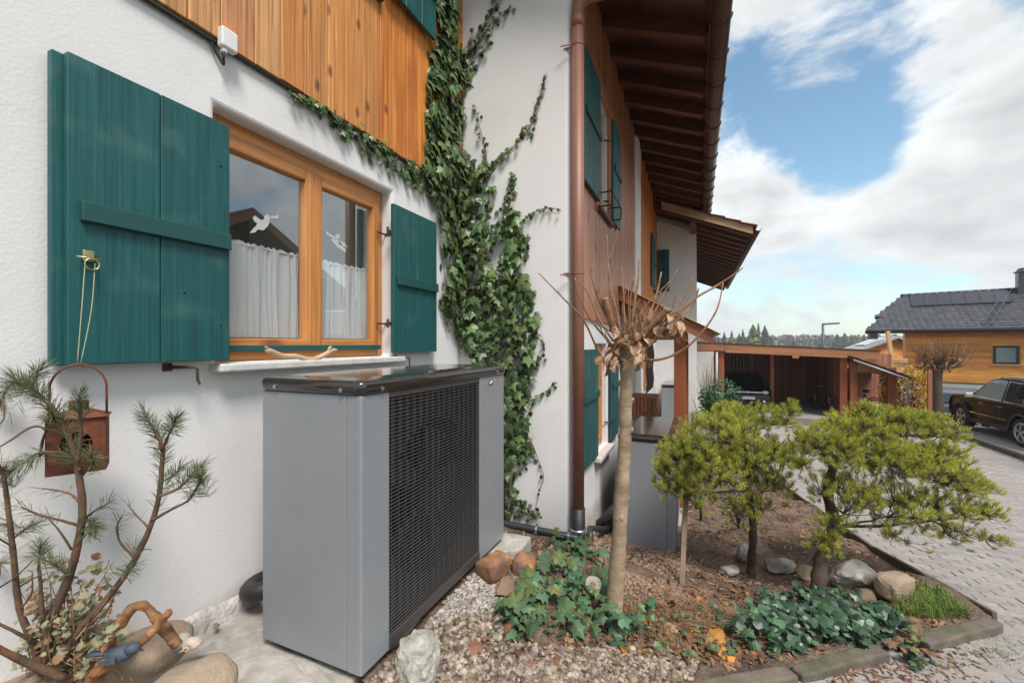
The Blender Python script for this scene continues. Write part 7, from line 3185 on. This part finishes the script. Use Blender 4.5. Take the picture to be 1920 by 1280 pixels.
vv = [Vector(p) for p in m.v]
for i, p in enumerate(vv):
    nz_ = mnoise.fractal(p * 14, 1, 2, 3) * .004 + mnoise.noise(p * 5) * .004
    c = path[min(len(path) - 1, i // 18)]
    dr_ = (p - c)
    vv[i] = p + dr_.normalized() * nz_
m.v = [tuple(p) for p in vv]
m.build('trunk', M['bark_grey'], pt, smooth=True)
for (x, y, side_) in ((1190, 800, .9), (1195, 748, .95), (1163, 962, -.1), (1185, 935, .8), (1168, 1050, .3)):
    c = min(path, key=lambda q: abs(proj(q)[1] - y))
    off_ = (V(ST, -CT, 0) * side_ - V(CT, ST, 0) * math.sqrt(max(0, 1 - side_ * side_)))
    v, f = stone_verts(2, (.012, .012, .018), .5, int(x), 1.9)
    m = MB()
    m.add([tuple(Vector(q) + c + off_ * .036) for q in v], f)
    m.build('knot', M['bark_grey'], pt, smooth=True)
# head and stubs
hd = Pd(1185, 640, D0 + .02)
m = MB()
for (x, y, dz, r_) in ((1178, 655, 0, .042), (1193, 642, .02, .036), (1166, 646, -.03, .036), (1183, 632, .05, .034), (1206, 630, 0, .026), (1153, 655, .03, .026), (1143, 666, 0, .018)):
    v, f = stone_verts(3, (r_, r_, r_ * .9), .35, int(x + y), 1.8)
    c = Pd(x, y, D0 + .02 + dz)
    m.add([tuple(Vector(q) + c) for q in v], f)
m.build('pollard_head', M['bark_twig'], pt, smooth=True)


def twig(pts, r0, r1, name='shoot', mat='bark_twig', n=6):
    w = [Pd(x, y, D0 + .02 + dz) for x, y, dz in pts]
    pth = smooth_path(w, 5)
    m = MB()
    nn = len(pth)
    m.tube(pth, [lerp(r0, r1, k / (nn - 1)) * (1.22 if k % 5 == 4 else 1.0) for k in range(nn)], n=n)
    return m.build(name, M[mat], pt, smooth=True)


SH = [([(1140, 690, 0), (1118, 650, -.05), (1094, 600, -.1), (1055, 558, -.15), (1010, 512, -.2)], .009, .003),
      ([(1195, 675, 0), (1240, 673, -.08), (1282, 655, -.15), (1320, 618, -.2), (1345, 578, -.2), (1356, 530, -.18)], .011, .004),
      ([(1200, 655, 0), (1245, 612, -.05), (1300, 562, -.1), (1345, 535, -.1), (1380, 512, -.12), (1393, 502, -.12)], .011, .004),
      ([(1165, 640, .02), (1158, 590, .05), (1146, 545, .08), (1140, 492, .1), (1138, 440, .1)], .009, .004),
      ([(1160, 635, 0), (1135, 590, -.05), (1118, 548, -.08), (1108, 510, -.1), (1112, 480, -.1)], .008, .003),
      ([(1150, 640, .05), (1125, 600, .1), (1100, 545, .15), (1080, 525, .18)], .008, .004),
      ([(1150, 650, 0), (1112, 605, -.05), (1088, 560, -.1), (1078, 520, -.12)], .007, .003),
      ([(1182, 630, .05), (1188, 580, .08), (1196, 530, .1), (1199, 482, .1)], .010, .005),
      ([(1172, 632, .02), (1170, 580, .02), (1168, 530, .03), (1165, 500, .03)], .008, .004),
      ([(1190, 635, .02), (1192, 590, .02), (1188, 540, .02)], .007, .003),
      ([(1200, 640, .03), (1225, 590, .05), (1248, 545, .06), (1270, 506, .06)], .008, .003),
      ([(1210, 640, -.03), (1252, 595, -.06), (1282, 560, -.06), (1298, 520, -.06)], .007, .003),
      ([(1205, 640, .05), (1218, 590, .1), (1230, 555, .12), (1240, 510, .13)], .010, .006),
      ([(1145, 650, -.02), (1128, 620, -.05), (1118, 590, -.06)], .006, .003),
      ([(1172, 640, -.06), (1180, 600, -.1), (1182, 560, -.12), (1188, 520, -.13)], .008, .004),
      ([(1215, 650, .02), (1270, 600, .04), (1300, 570, .05), (1310, 540, .05)], .009, .005),
      ([(1275, 590, -.08), (1290, 560, -.08), (1300, 538, -.08)], .004, .002), ([(1345, 535, -.1), (1362, 540, -.1)], .003, .002),
      ([(1120, 550, .05), (1130, 520, .05), (1135, 495, .05)], .004, .002), ([(1140, 492, .1), (1150, 465, .1), (1158, 430, .12)], .004, .002),
      ([(1108, 510, -.1), (1120, 496, -.1)], .003, .002), ([(1055, 558, -.15), (1046, 545, -.15)], .003, .002), ([(1250, 605, -.05), (1262, 575, -.05), (1268, 550, -.06)], .004, .002)]
for pts, r0, r1 in SH:
    twig(pts, r0 * .85, r1 * .8)
rt_ = random.Random(77)
for k in range(22):
    a = R(rt_.uniform(-62, 58))
    L_ = rt_.uniform(40, 120)
    x0, y0 = 1182 + rt_.gauss(0, 22), 642 + rt_.gauss(0, 10)
    dz = rt_.uniform(-.12, .12)
    bend = rt_.uniform(-14, 14)
    twig([(x0, y0, dz * .2), (x0 + math.sin(a) * L_ * .5 + bend, y0 - math.cos(a) * L_ * .5, dz * .7), (x0 + math.sin(a) * L_, y0 - math.cos(a) * L_, dz)], .0045, .0018)
twig([(1160, 640, 0), (1148, 610, -.05), (1137, 575, -.09), (1133, 558, -.1)], .020, .019, 'stub', n=10)
twig([(1190, 640, -.02), (1215, 615, -.08), (1240, 592, -.12), (1252, 578, -.14)], .019, .017, 'stub', n=10)
twig([(1180, 625, .05), (1195, 605, .1), (1206, 592, .12)], .016, .014, 'stub', n=9)
# withered leaves: hanging curls
LV = []
random.seed(21)
for (x, y, n, sx, sy) in ((1150, 660, 15, 20, 18), (1140, 680, 10, 14, 14), (1200, 640, 14, 26, 22), (1230, 610, 16, 24, 18), (1262, 612, 9, 20, 12), (1275, 618, 6, 14, 10), (1195, 670, 9, 16, 14), (1215, 595, 10, 18, 12), (1175, 640, 12, 24, 20)):
    for k in range(int(n * 1.15)):
        LV.append((random.gauss(x, sx * .6), random.gauss(y, sy * .6)))
cm = []
for k in range(8):
    v, f = curl_leaf(100 + k)
    for mt in ('dead_leaf', 'dead_leaf_pale'):
        me = bpy.data.meshes.new('leaf')
        me.from_pydata([tuple(p) for p in v], [], f)
        me.materials.append(M[mt])
        cm.append(me)
for (x, y) in LV:
    p = Pd(x, y - 6, D0 + random.gauss(-.03, .06))
    s_ = random.uniform(.035, .08)
    Mx = Matrix.Translation(p) @ frame(V(random.gauss(0, 1), random.gauss(0, 1), random.gauss(0, .4)), V(random.gauss(0, .5), random.gauss(0, .5), -1)).to_4x4() @ Matrix.Scale(s_, 4)
    inst(random.choice(cm), 'leaf', pt, Mx)
# larger pale leaves hanging to the right of the head
for (x, y, s_) in ((1252, 592, .085), (1270, 602, .10), (1283, 606, .095), (1238, 604, .08), (1190, 645, .08), (1148, 662, .08), (1160, 676, .075), (1198, 660, .085)):
    p = Pd(x, y, D0 - .08)
    Mx = Matrix.Translation(p) @ frame(V(-.8, .2 + random.gauss(0, .5), .2), V(random.gauss(0, .25), random.gauss(0, .25), -1)).to_4x4() @ Matrix.Scale(s_, 4)
    inst(cm[1 + 2 * random.randrange(8)], 'leaf', pt, Mx)

# ------------------------------------------------------------------ pine sapling at the left
random.seed(5)
sap = thing('pine_sapling', 'lanky pine sapling with bare lower stems in front of the white wall', 'pine tree', tuple(Pd(100, 1262, 1.30)))


def sapbranch(pts, r0, r1, d0, d1, tuft=0, name='branch', tl=.05, along=0):
    tl *= 1.15
    n = len(pts)
    w = [Pd(x, y, lerp(d0, d1, k / (n - 1))) for k, (x, y) in enumerate(pts)]
    pth = smooth_path(w, 5)
    mbr_.tube(pth, [lerp(r0, r1, k / (len(pth) - 1)) for k in range(len(pth))], n=7)
    d = (pth[-1] - pth[-min(3, len(pth))])
    if tuft:
        needles(mnd_, pth[-1], d, int(tuft * 1.7), tl, .0008, spread=1.25, back=.10, up=.05)
    if along:
        for k in range(int(len(pth) * .5), len(pth) - 1):
            needles(mnd_, pth[k], pth[k + 1] - pth[k - 1], int(along * .9), tl * .9, .0008, spread=1.9, back=.02, up=.0)


mbr_, mnd_ = MB(), MB()
sapbranch([(80, 1262), (98, 1165), (135, 1065), (154, 965), (148, 890), (140, 850), (115, 790), (85, 750), (55, 728), (28, 712)], .0125, .004, 1.30, 1.22, 110, tl=.06, along=18)
sapbranch([(118, 1240), (150, 1180), (210, 1110), (260, 1035), (294, 950), (304, 870), (304, 840), (295, 815), (268, 772)], .011, .0035, 1.30, 1.30, 60, along=20, tl=.05)
sapbranch([(75, 1255), (60, 1200), (36, 1140), (26, 1050), (16, 960), (6, 890), (-6, 868)], .0105, .004, 1.30, 1.20, 70, along=6, tl=.06)
sapbranch([(120, 1270), (60, 1245), (10, 1222), (-30, 1200)], .013, .006, 1.28, 1.15)
sapbranch([(60, 1200), (30, 1185), (-20, 1160)], .006, .003, 1.27, 1.2)
sapbranch([(80, 1170), (77, 1120), (74, 1070)], .006, .004, 1.26, 1.24)
for pts, r0, r1, t, al in (
        ([(145, 870), (152, 820), (150, 770), (148, 740)], .0055, .002, 70, 10),
        ([(128, 820), (105, 790), (95, 770)], .004, .002, 50, 12),
        ([(85, 750), (60, 735), (70, 700), (78, 690)], .004, .002, 70, 10),
        ([(60, 730), (30, 715), (10, 735), (0, 760)], .003, .002, 60, 6),
        ([(30, 712), (6, 740), (8, 780), (-5, 800)], .003, .0015, 10, 0),
        ([(150, 860), (110, 848), (70, 850), (40, 870), (12, 885)], .005, .0022, 60, 9),
        ([(75, 855), (80, 825), (85, 805), (60, 800), (20, 825), (-5, 840)], .004, .002, 0, 0),
        ([(155, 890), (172, 865), (168, 850)], .004, .002, 60, 10), ([(150, 880), (130, 860), (105, 845)], .004, .002, 60, 8),
        ([(284, 976), (320, 955), (350, 940), (362, 925), (375, 900), (370, 885)], .0045, .002, 50, 14),
        ([(300, 930), (335, 915), (360, 890), (378, 872)], .0045, .002, 60, 16),
        ([(300, 905), (325, 890), (338, 875)], .003, .0015, 40, 10),
        ([(304, 845), (316, 815), (326, 795), (330, 780)], .004, .002, 60, 16),
        ([(280, 990), (255, 965), (240, 945)], .003, .0015, 6, 0), ([(252, 1045), (225, 1015), (220, 985), (230, 965)], .004, .0016, 8, 2),
        ([(255, 1045), (270, 1030), (285, 1030)], .0025, .001, 0, 0), ([(250, 1048), (252, 1025)], .002, .001, 30, 0),
        ([(150, 985), (115, 975), (75, 965), (40, 950)], .0045, .0018, 14, 3), ([(148, 940), (130, 925), (100, 918), (78, 915)], .004, .0016, 6, 2),
        ([(155, 975), (180, 955), (200, 945), (215, 935)], .0035, .0014, 12, 3), ([(134, 1030), (115, 1000), (90, 970)], .0035, .0016, 0, 0),
        ([(155, 990), (172, 985), (180, 990)], .003, .0015, 70, 6), ([(150, 1010), (165, 1000), (172, 1004)], .003, .0015, 40, 0),
        ([(130, 1080), (105, 1060), (75, 1045)], .0045, .002, 60, 6), ([(73, 1072), (74, 1040), (76, 1020)], .004, .002, 70, 6),
        ([(36, 1100), (60, 1085), (85, 1075)], .003, .0015, 0, 0), ([(24, 1010), (50, 990), (75, 978)], .003, .0015, 40, 8),
        ([(24, 1025), (0, 1010), (-20, 1000)], .003, .0015, 0, 0), ([(20, 985), (-10, 980)], .003, .002, 40, 6), ([(0, 1055), (-10, 1060)], .003, .002, 60, 10),
        ([(40, 1140), (60, 1110), (60, 1075)], .003, .0015, 0, 0), ([(0, 1100), (30, 1080), (62, 1050)], .003, .0015, 0, 0),
        ([(215, 1105), (235, 1080), (242, 1065), (250, 1062)], .0035, .0014, 24, 5), ([(215, 1105), (200, 1090), (195, 1080)], .003, .0014, 0, 0),
        ([(160, 1175), (200, 1145), (215, 1115)], .003, .0016, 0, 0), ([(120, 1200), (150, 1180), (200, 1168)], .0035, .0014, 16, 3)):
    sapbranch(pts, r0, r1, 1.27 + random.uniform(-.03, .03), 1.26 + random.uniform(-.07, .06), t, tl=.048, along=al)
roughen(mbr_, 90, .0012)
mbr_.build('branch', M['bark_sapling'], sap, smooth=True)
mnd_.build('needles', M['needle_green'], sap, kind='stuff')

# withered herbs at its foot
hb = thing('withered_herb', 'half withered grey-green herb with brown leaves at the pine sapling foot', 'plant', tuple(Pd(150, 1262, 1.32)))
mst = MB()
sp = []
for k in range(56):
    x0 = random.uniform(30, 215)
    g = Pd(random.gauss(130, 36), 1275, 1.34 + random.uniform(-.05, .05))
    e = Pd(x0, random.uniform(1035, 1230), 1.36 + random.uniform(-.10, .08))
    mid = lerp(g, e, .5) + V(random.gauss(0, .02), random.gauss(0, .02), .02)
    pth = bez(g, mid, e, 6)
    mst.tube(pth, [.0022, .001], n=4)
    for q in range(random.randint(8, 18)):
        p = pth[random.randint(2, 6)] + V(random.gauss(0, .022), random.gauss(0, .022), random.gauss(0, .014))
        sp.append((p, V(random.gauss(-.4, .6), random.gauss(-.3, .6), 1).normalized(), V(random.gauss(0, 1), random.gauss(0, 1), -.3), random.choice((.011, .014, .018, .022)), 0 if random.random() < .72 else 1))
place_leaves(hb, sp, ['herb_leaf', 'dead_leaf'], 'maple', most=280)
mst.build('stems', M['straw'], hb, kind='stuff')
m = MB()
for k in range(34):
    g = Pd(random.uniform(60, 230), random.uniform(1190, 1280), 1.3 + random.uniform(-.05, .05))
    pts = [g]
    for q in range(5):
        pts.append(pts[-1] + V(random.gauss(0, .02), random.gauss(0, .02), random.gauss(.002, .018)))
    m.tube(smooth_path(pts, 3), [.0014, .0008], n=3)
m.build('tendrils', M['straw'], hb, kind='stuff')

# laurel shrub by the carport
lr = thing('laurel_shrub', 'glossy green laurel shrub in front of the carport left post', 'shrub', tuple(Pd(1350, 790, 9.5)))
sp = []
for k in range(900):
    q = rng.normal(size=3)
    q /= np.linalg.norm(q)
    r_ = random.random() ** .35
    c = Pd(1352, 752, 9.6)
    p = c + V(ST, -CT, 0) * q[0] * .44 * r_ + V(CT, ST, 0) * q[1] * .42 * r_ + V(0, 0, q[2] * .52 * r_)
    sp.append((p, (V(*q) * .6 + V(random.gauss(-.3, .4), random.gauss(0, .4), .6)).normalized(), V(q[0], q[1], .6), random.choice((.10, .12, .14)), 0))
place_leaves(lr, sp, ['laurel_leaf'], 'long', most=300)
m = MB()
g = V(lr.location.x, lr.location.y, zb(lr.location.x, lr.location.y) - .05)
for k in range(12):
    e = Pd(1352 + random.gauss(0, 22), 745 + random.gauss(0, 22), 9.6)
    m.tube(bez(g, lerp(g, e, .5) + V(0, 0, .1), e, 4), [.015, .005], n=5)
m.build('stem', M['bark_dark'], lr, smooth=True)
# small plants along the bed in the distance
fb = thing('bare_shrub', 'leafless twiggy shrub standing behind the laurel by the carport wall', 'shrub', tuple(Pd(1328, 780, 11)))
m = MB()
g = Pd(1330, 785, 11)
for k in range(70):
    e = Pd(1330 + random.gauss(0, 13), random.uniform(670, 750), 11 + random.gauss(0, .2))
    m.tube(bez(g, lerp(g, e, .6) + V(random.gauss(0, .06), random.gauss(0, .06), .1), e, 4), [.008, .003], n=3)
m.build('twigs', M['straw'], fb, kind='stuff')

# second pollarded tree and hedge by the parking bay
random.seed(11)
q0 = Pd(1757, 800, 14.0)
q0.z = -1.52
t2 = thing('pollarded_tree', 'second pollarded tree with dense twiggy head beside the parked cars', 'tree', tuple(q0))
hd2 = Pd(1757, 690, 14.0)
m = MB()
pth = smooth_path([q0 + V(0, 0, -.1), Pd(1758, 760, 14), Pd(1756, 720, 14), hd2], 5)
m.tube(pth, [.17, .16, .155, .15, .15, .145, .145, .14, .14, .14, .135, .135, .135, .14, .15, .16], n=12)
m.build('trunk', M['bark_dark'], t2, smooth=True)
m, mtw = MB(), MB()
for k in range(17):
    a = random.uniform(0, 6.28)
    e = hd2 + V(math.cos(a) * random.uniform(.25, .62), math.sin(a) * random.uniform(.25, .62), random.uniform(.12, .5))
    pth = bez(hd2 + V(0, 0, -.05), lerp(hd2, e, .6) + V(0, 0, -.06), e, 5)
    m.tube(pth, [.07, .028], n=6)
    for j in range(17):
        s = pth[random.randint(2, 5)]
        o_ = (s - hd2)
        e2 = s + V(o_.x * .35 + random.gauss(0, .13), o_.y * .35 + random.gauss(0, .13), random.uniform(.2, .7))
        mtw.tube(bez(s, lerp(s, e2, .5) + V(o_.x * .2, o_.y * .2, -.03), e2, 3), [.012, .004], n=3, cap=False)
m.build('limb', M['bark_dark'], t2, smooth=True)
mtw.build('twigs', M['bark_twig'], t2, kind='stuff')
sp = []
for k in range(150):
    a = random.uniform(0, 6.28)
    r_ = random.uniform(.1, .6)
    p = hd2 + V(math.cos(a) * r_, math.sin(a) * r_, random.uniform(-.06, .4))
    sp.append((p, V(random.gauss(0, 1), random.gauss(0, 1), random.gauss(0, 1)), V(0, 0, -1), .11, 0))
place_leaves(t2, sp, ['dead_leaf'], 'oval', most=0, stuff='withered_leaves')
m = MB()
a = Pd(1743, 800, 13.7)
m.box(a.x - .05, a.x + .05, a.y - .05, a.y + .05, -1.55, Pd(1743, 697, 13.7).z)
o = m.build('tree_post', M['carport_wood'], bevel=.006)
tag(o, 'dark red-brown support post beside the second pollarded tree', 'post')

hg = thing('hedge', 'yellow-brown autumn beech hedge between the shed and the second pollarded tree', 'hedge', (19.8, -7.0, -1.56))
sp = []
for k in range(5200):
    t = random.random()
    x = lerp(1652, 1742, t)
    dd_ = lerp(15.8, 14.6, t) + random.uniform(0, .8)
    top_ = 696 + 9 * mnoise.noise(V(t * 6, 1, 2)) * 2
    y = random.uniform(top_, 800)
    if random.random() < .30 and 705 < y < 770 and 1675 < x < 1725:
        continue
    p = Pd(x + random.gauss(0, 3), y, dd_)
    sp.append((p, V(random.gauss(-.8, .6), random.gauss(.2, .6), random.gauss(.3, .5)), V(random.gauss(0, .5), random.gauss(0, .5), -1), random.choice((.06, .075, .09)), 0 if random.random() < .85 else 1))
place_leaves(hg, sp, ['hedge_leaf', 'ivy_leaf_pale'], 'oval', most=0)
m = MB()
for k in range(90):
    t = random.random()
    g = Pd(lerp(1655, 1740, t), 815, lerp(16.0, 14.9, t))
    e = Pd(lerp(1655, 1740, t) + random.gauss(0, 9), random.uniform(700, 760), lerp(16.0, 14.9, t))
    m.tube(bez(g, lerp(g, e, .5) + V(random.gauss(0, .08), random.gauss(0, .08), 0), e, 4), [.014, .005], n=3)
m.build('twigs', M['bark_dark'], hg, kind='stuff')


# ------------------------------------------------------------------ distant trees
def conifer(x, ytop, d, half, mat, label, seed, base=None):
    rs = random.Random(seed)
    tpz = Pd(x, ytop, d)
    zb_ = -3.0
    H = tpz.z - zb_
    root = thing('conifer', label, 'tree', (tpz.x, tpz.y, zb_), 0, 'conifers beyond the carport')
    m = MB()
    m.tube([(tpz.x, tpz.y, zb_), (tpz.x, tpz.y, tpz.z)], [H * .018, .02], n=5)
    m.build('trunk', M['bark_dark'], root)
    m = MB()
    Wd = half * 1.35 / 800 * d
    lv = 34
    for l in range(lv):
        t = l / lv
        z = lerp(zb_ + H * .15, tpz.z, t)
        rr = Wd * (1 - t) ** .8 * rs.uniform(.75, 1.1) + .05
        nb_ = 16
        for k in range(nb_):
            a = rs.uniform(0, 6.28)
            L_ = rr * rs.uniform(.55, 1.15)
            wd = rr * .22 + .12
            dr_ = V(math.cos(a), math.sin(a), 0)
            sd = V(-math.sin(a), math.cos(a), 0)
            c = V(tpz.x, tpz.y, z)
            dz = -L_ * rs.uniform(.15, .5)
            m.add([c + V(0, 0, .2), c + dr_ * L_ * .6 + sd * wd + V(0, 0, dz * .6), c + dr_ * L_ + V(0, 0, dz), c + dr_ * L_ * .6 - sd * wd + V(0, 0, dz * .6), c + dr_ * L_ * .5 + V(0, 0, dz * .3 - H * .02)],
                  [(0, 1, 2), (0, 2, 3), (4, 2, 1), (4, 3, 2)])
    m.build('crown', M[mat], root)


CN = [(1340, 628, 200, 9, 'conifer_far', 'small dark conifer at the left end of the row above the carport'), (1358, 622, 205, 8, 'conifer_far', 'narrow dark conifer, second from the left of the row above the carport'),
      (1372, 619, 205, 8, 'conifer_yellow', 'narrow yellowish conifer left of the broad pair'), (1386, 624, 190, 9, 'conifer_far', 'low dark conifer beside the narrow yellowish one'), (1393, 616, 210, 7, 'conifer_far', 'slim pointed conifer just left of the tallest broad one'),
      (1412, 607, 190, 20, 'conifer_yellow', 'broad tall yellow-green conifer in the middle of the left group'), (1422, 604, 205, 7, 'conifer_far', 'thin tallest conifer tip behind the broad yellow-green one'), (1434, 609, 195, 14, 'conifer_far', 'blue-green layered conifer right of the broad yellow-green one'),
      (1446, 628, 200, 8, 'conifer_far', 'short conifer at the right end of the left group'), (1484, 626, 260, 9, 'conifer_far', 'lone conifer top over the bare wood'), (1540, 626, 260, 6, 'conifer_far', 'thin conifer by the lamp pole'),
      (1570, 625, 230, 11, 'conifer_far', 'dark round-topped conifer right of the lamp head'), (1584, 623, 230, 10, 'conifer_far', 'dark conifer with ragged top near the grey roof'), (1598, 630, 230, 9, 'conifer_far', 'low dark conifer left of the timber house eaves'),
      (1610, 627, 240, 10, 'conifer_yellow', 'yellowish conifer under the timber house eaves'), (1620, 626, 235, 9, 'conifer_far', 'dark conifer hidden partly by the timber house eaves')]
for i, (x, y, d, h, mt, lab) in enumerate(CN):
    conifer(x, y, d, h, mt, lab, 40 + i)
m = MB()
rs = random.Random(3)
for k in range(2600):
    x = rs.uniform(1290, 1720)
    d = rs.uniform(240, 320)
    topy = 633 + 4 * mnoise.noise(V(x * .06, 2, 0)) + (4 if x < 1430 else 0)
    y = rs.uniform(topy - 3, 650)
    c = Pd(x, y, d)
    h = rs.uniform(.8, 1.8)
    w = rs.uniform(.4, 1.2)
    a = rs.uniform(0, 3.14)
    s = V(math.cos(a), math.sin(a), 0) * w
    m.add([c - s, c + s, c + V(rs.gauss(0, .4), rs.gauss(0, .4), h), c + V(rs.gauss(0, .5), rs.gauss(0, .5), -h)], [(0, 1, 2), (1, 0, 3)])
o = m.build('bare_wood', M['bare_wood_far'], kind='stuff')
tag(o, 'hazy brown leafless wood on the horizon above the carport', 'wood')

# ------------------------------------------------------------------ air
hm = bpy.data.materials.new('haze')
hm.use_nodes = True
ht = hm.node_tree
for n in list(ht.nodes):
    if n.type != 'OUTPUT_MATERIAL':
        ht.nodes.remove(n)
pv = N(ht, 'ShaderNodeVolumePrincipled')
pv.inputs['Color'].default_value = (0.86, 0.92, 1.0, 1)
pv.inputs['Density'].default_value = 0.0006
pv.inputs['Anisotropy'].default_value = 0.0
ht.links.new(pv.outputs[0], [n for n in ht.nodes if n.type == 'OUTPUT_MATERIAL'][0].inputs['Volume'])
m = MB()
m.box(-960, 960, -960, 960, -4.4, 26)
m.build('haze', hm, kind='stuff')
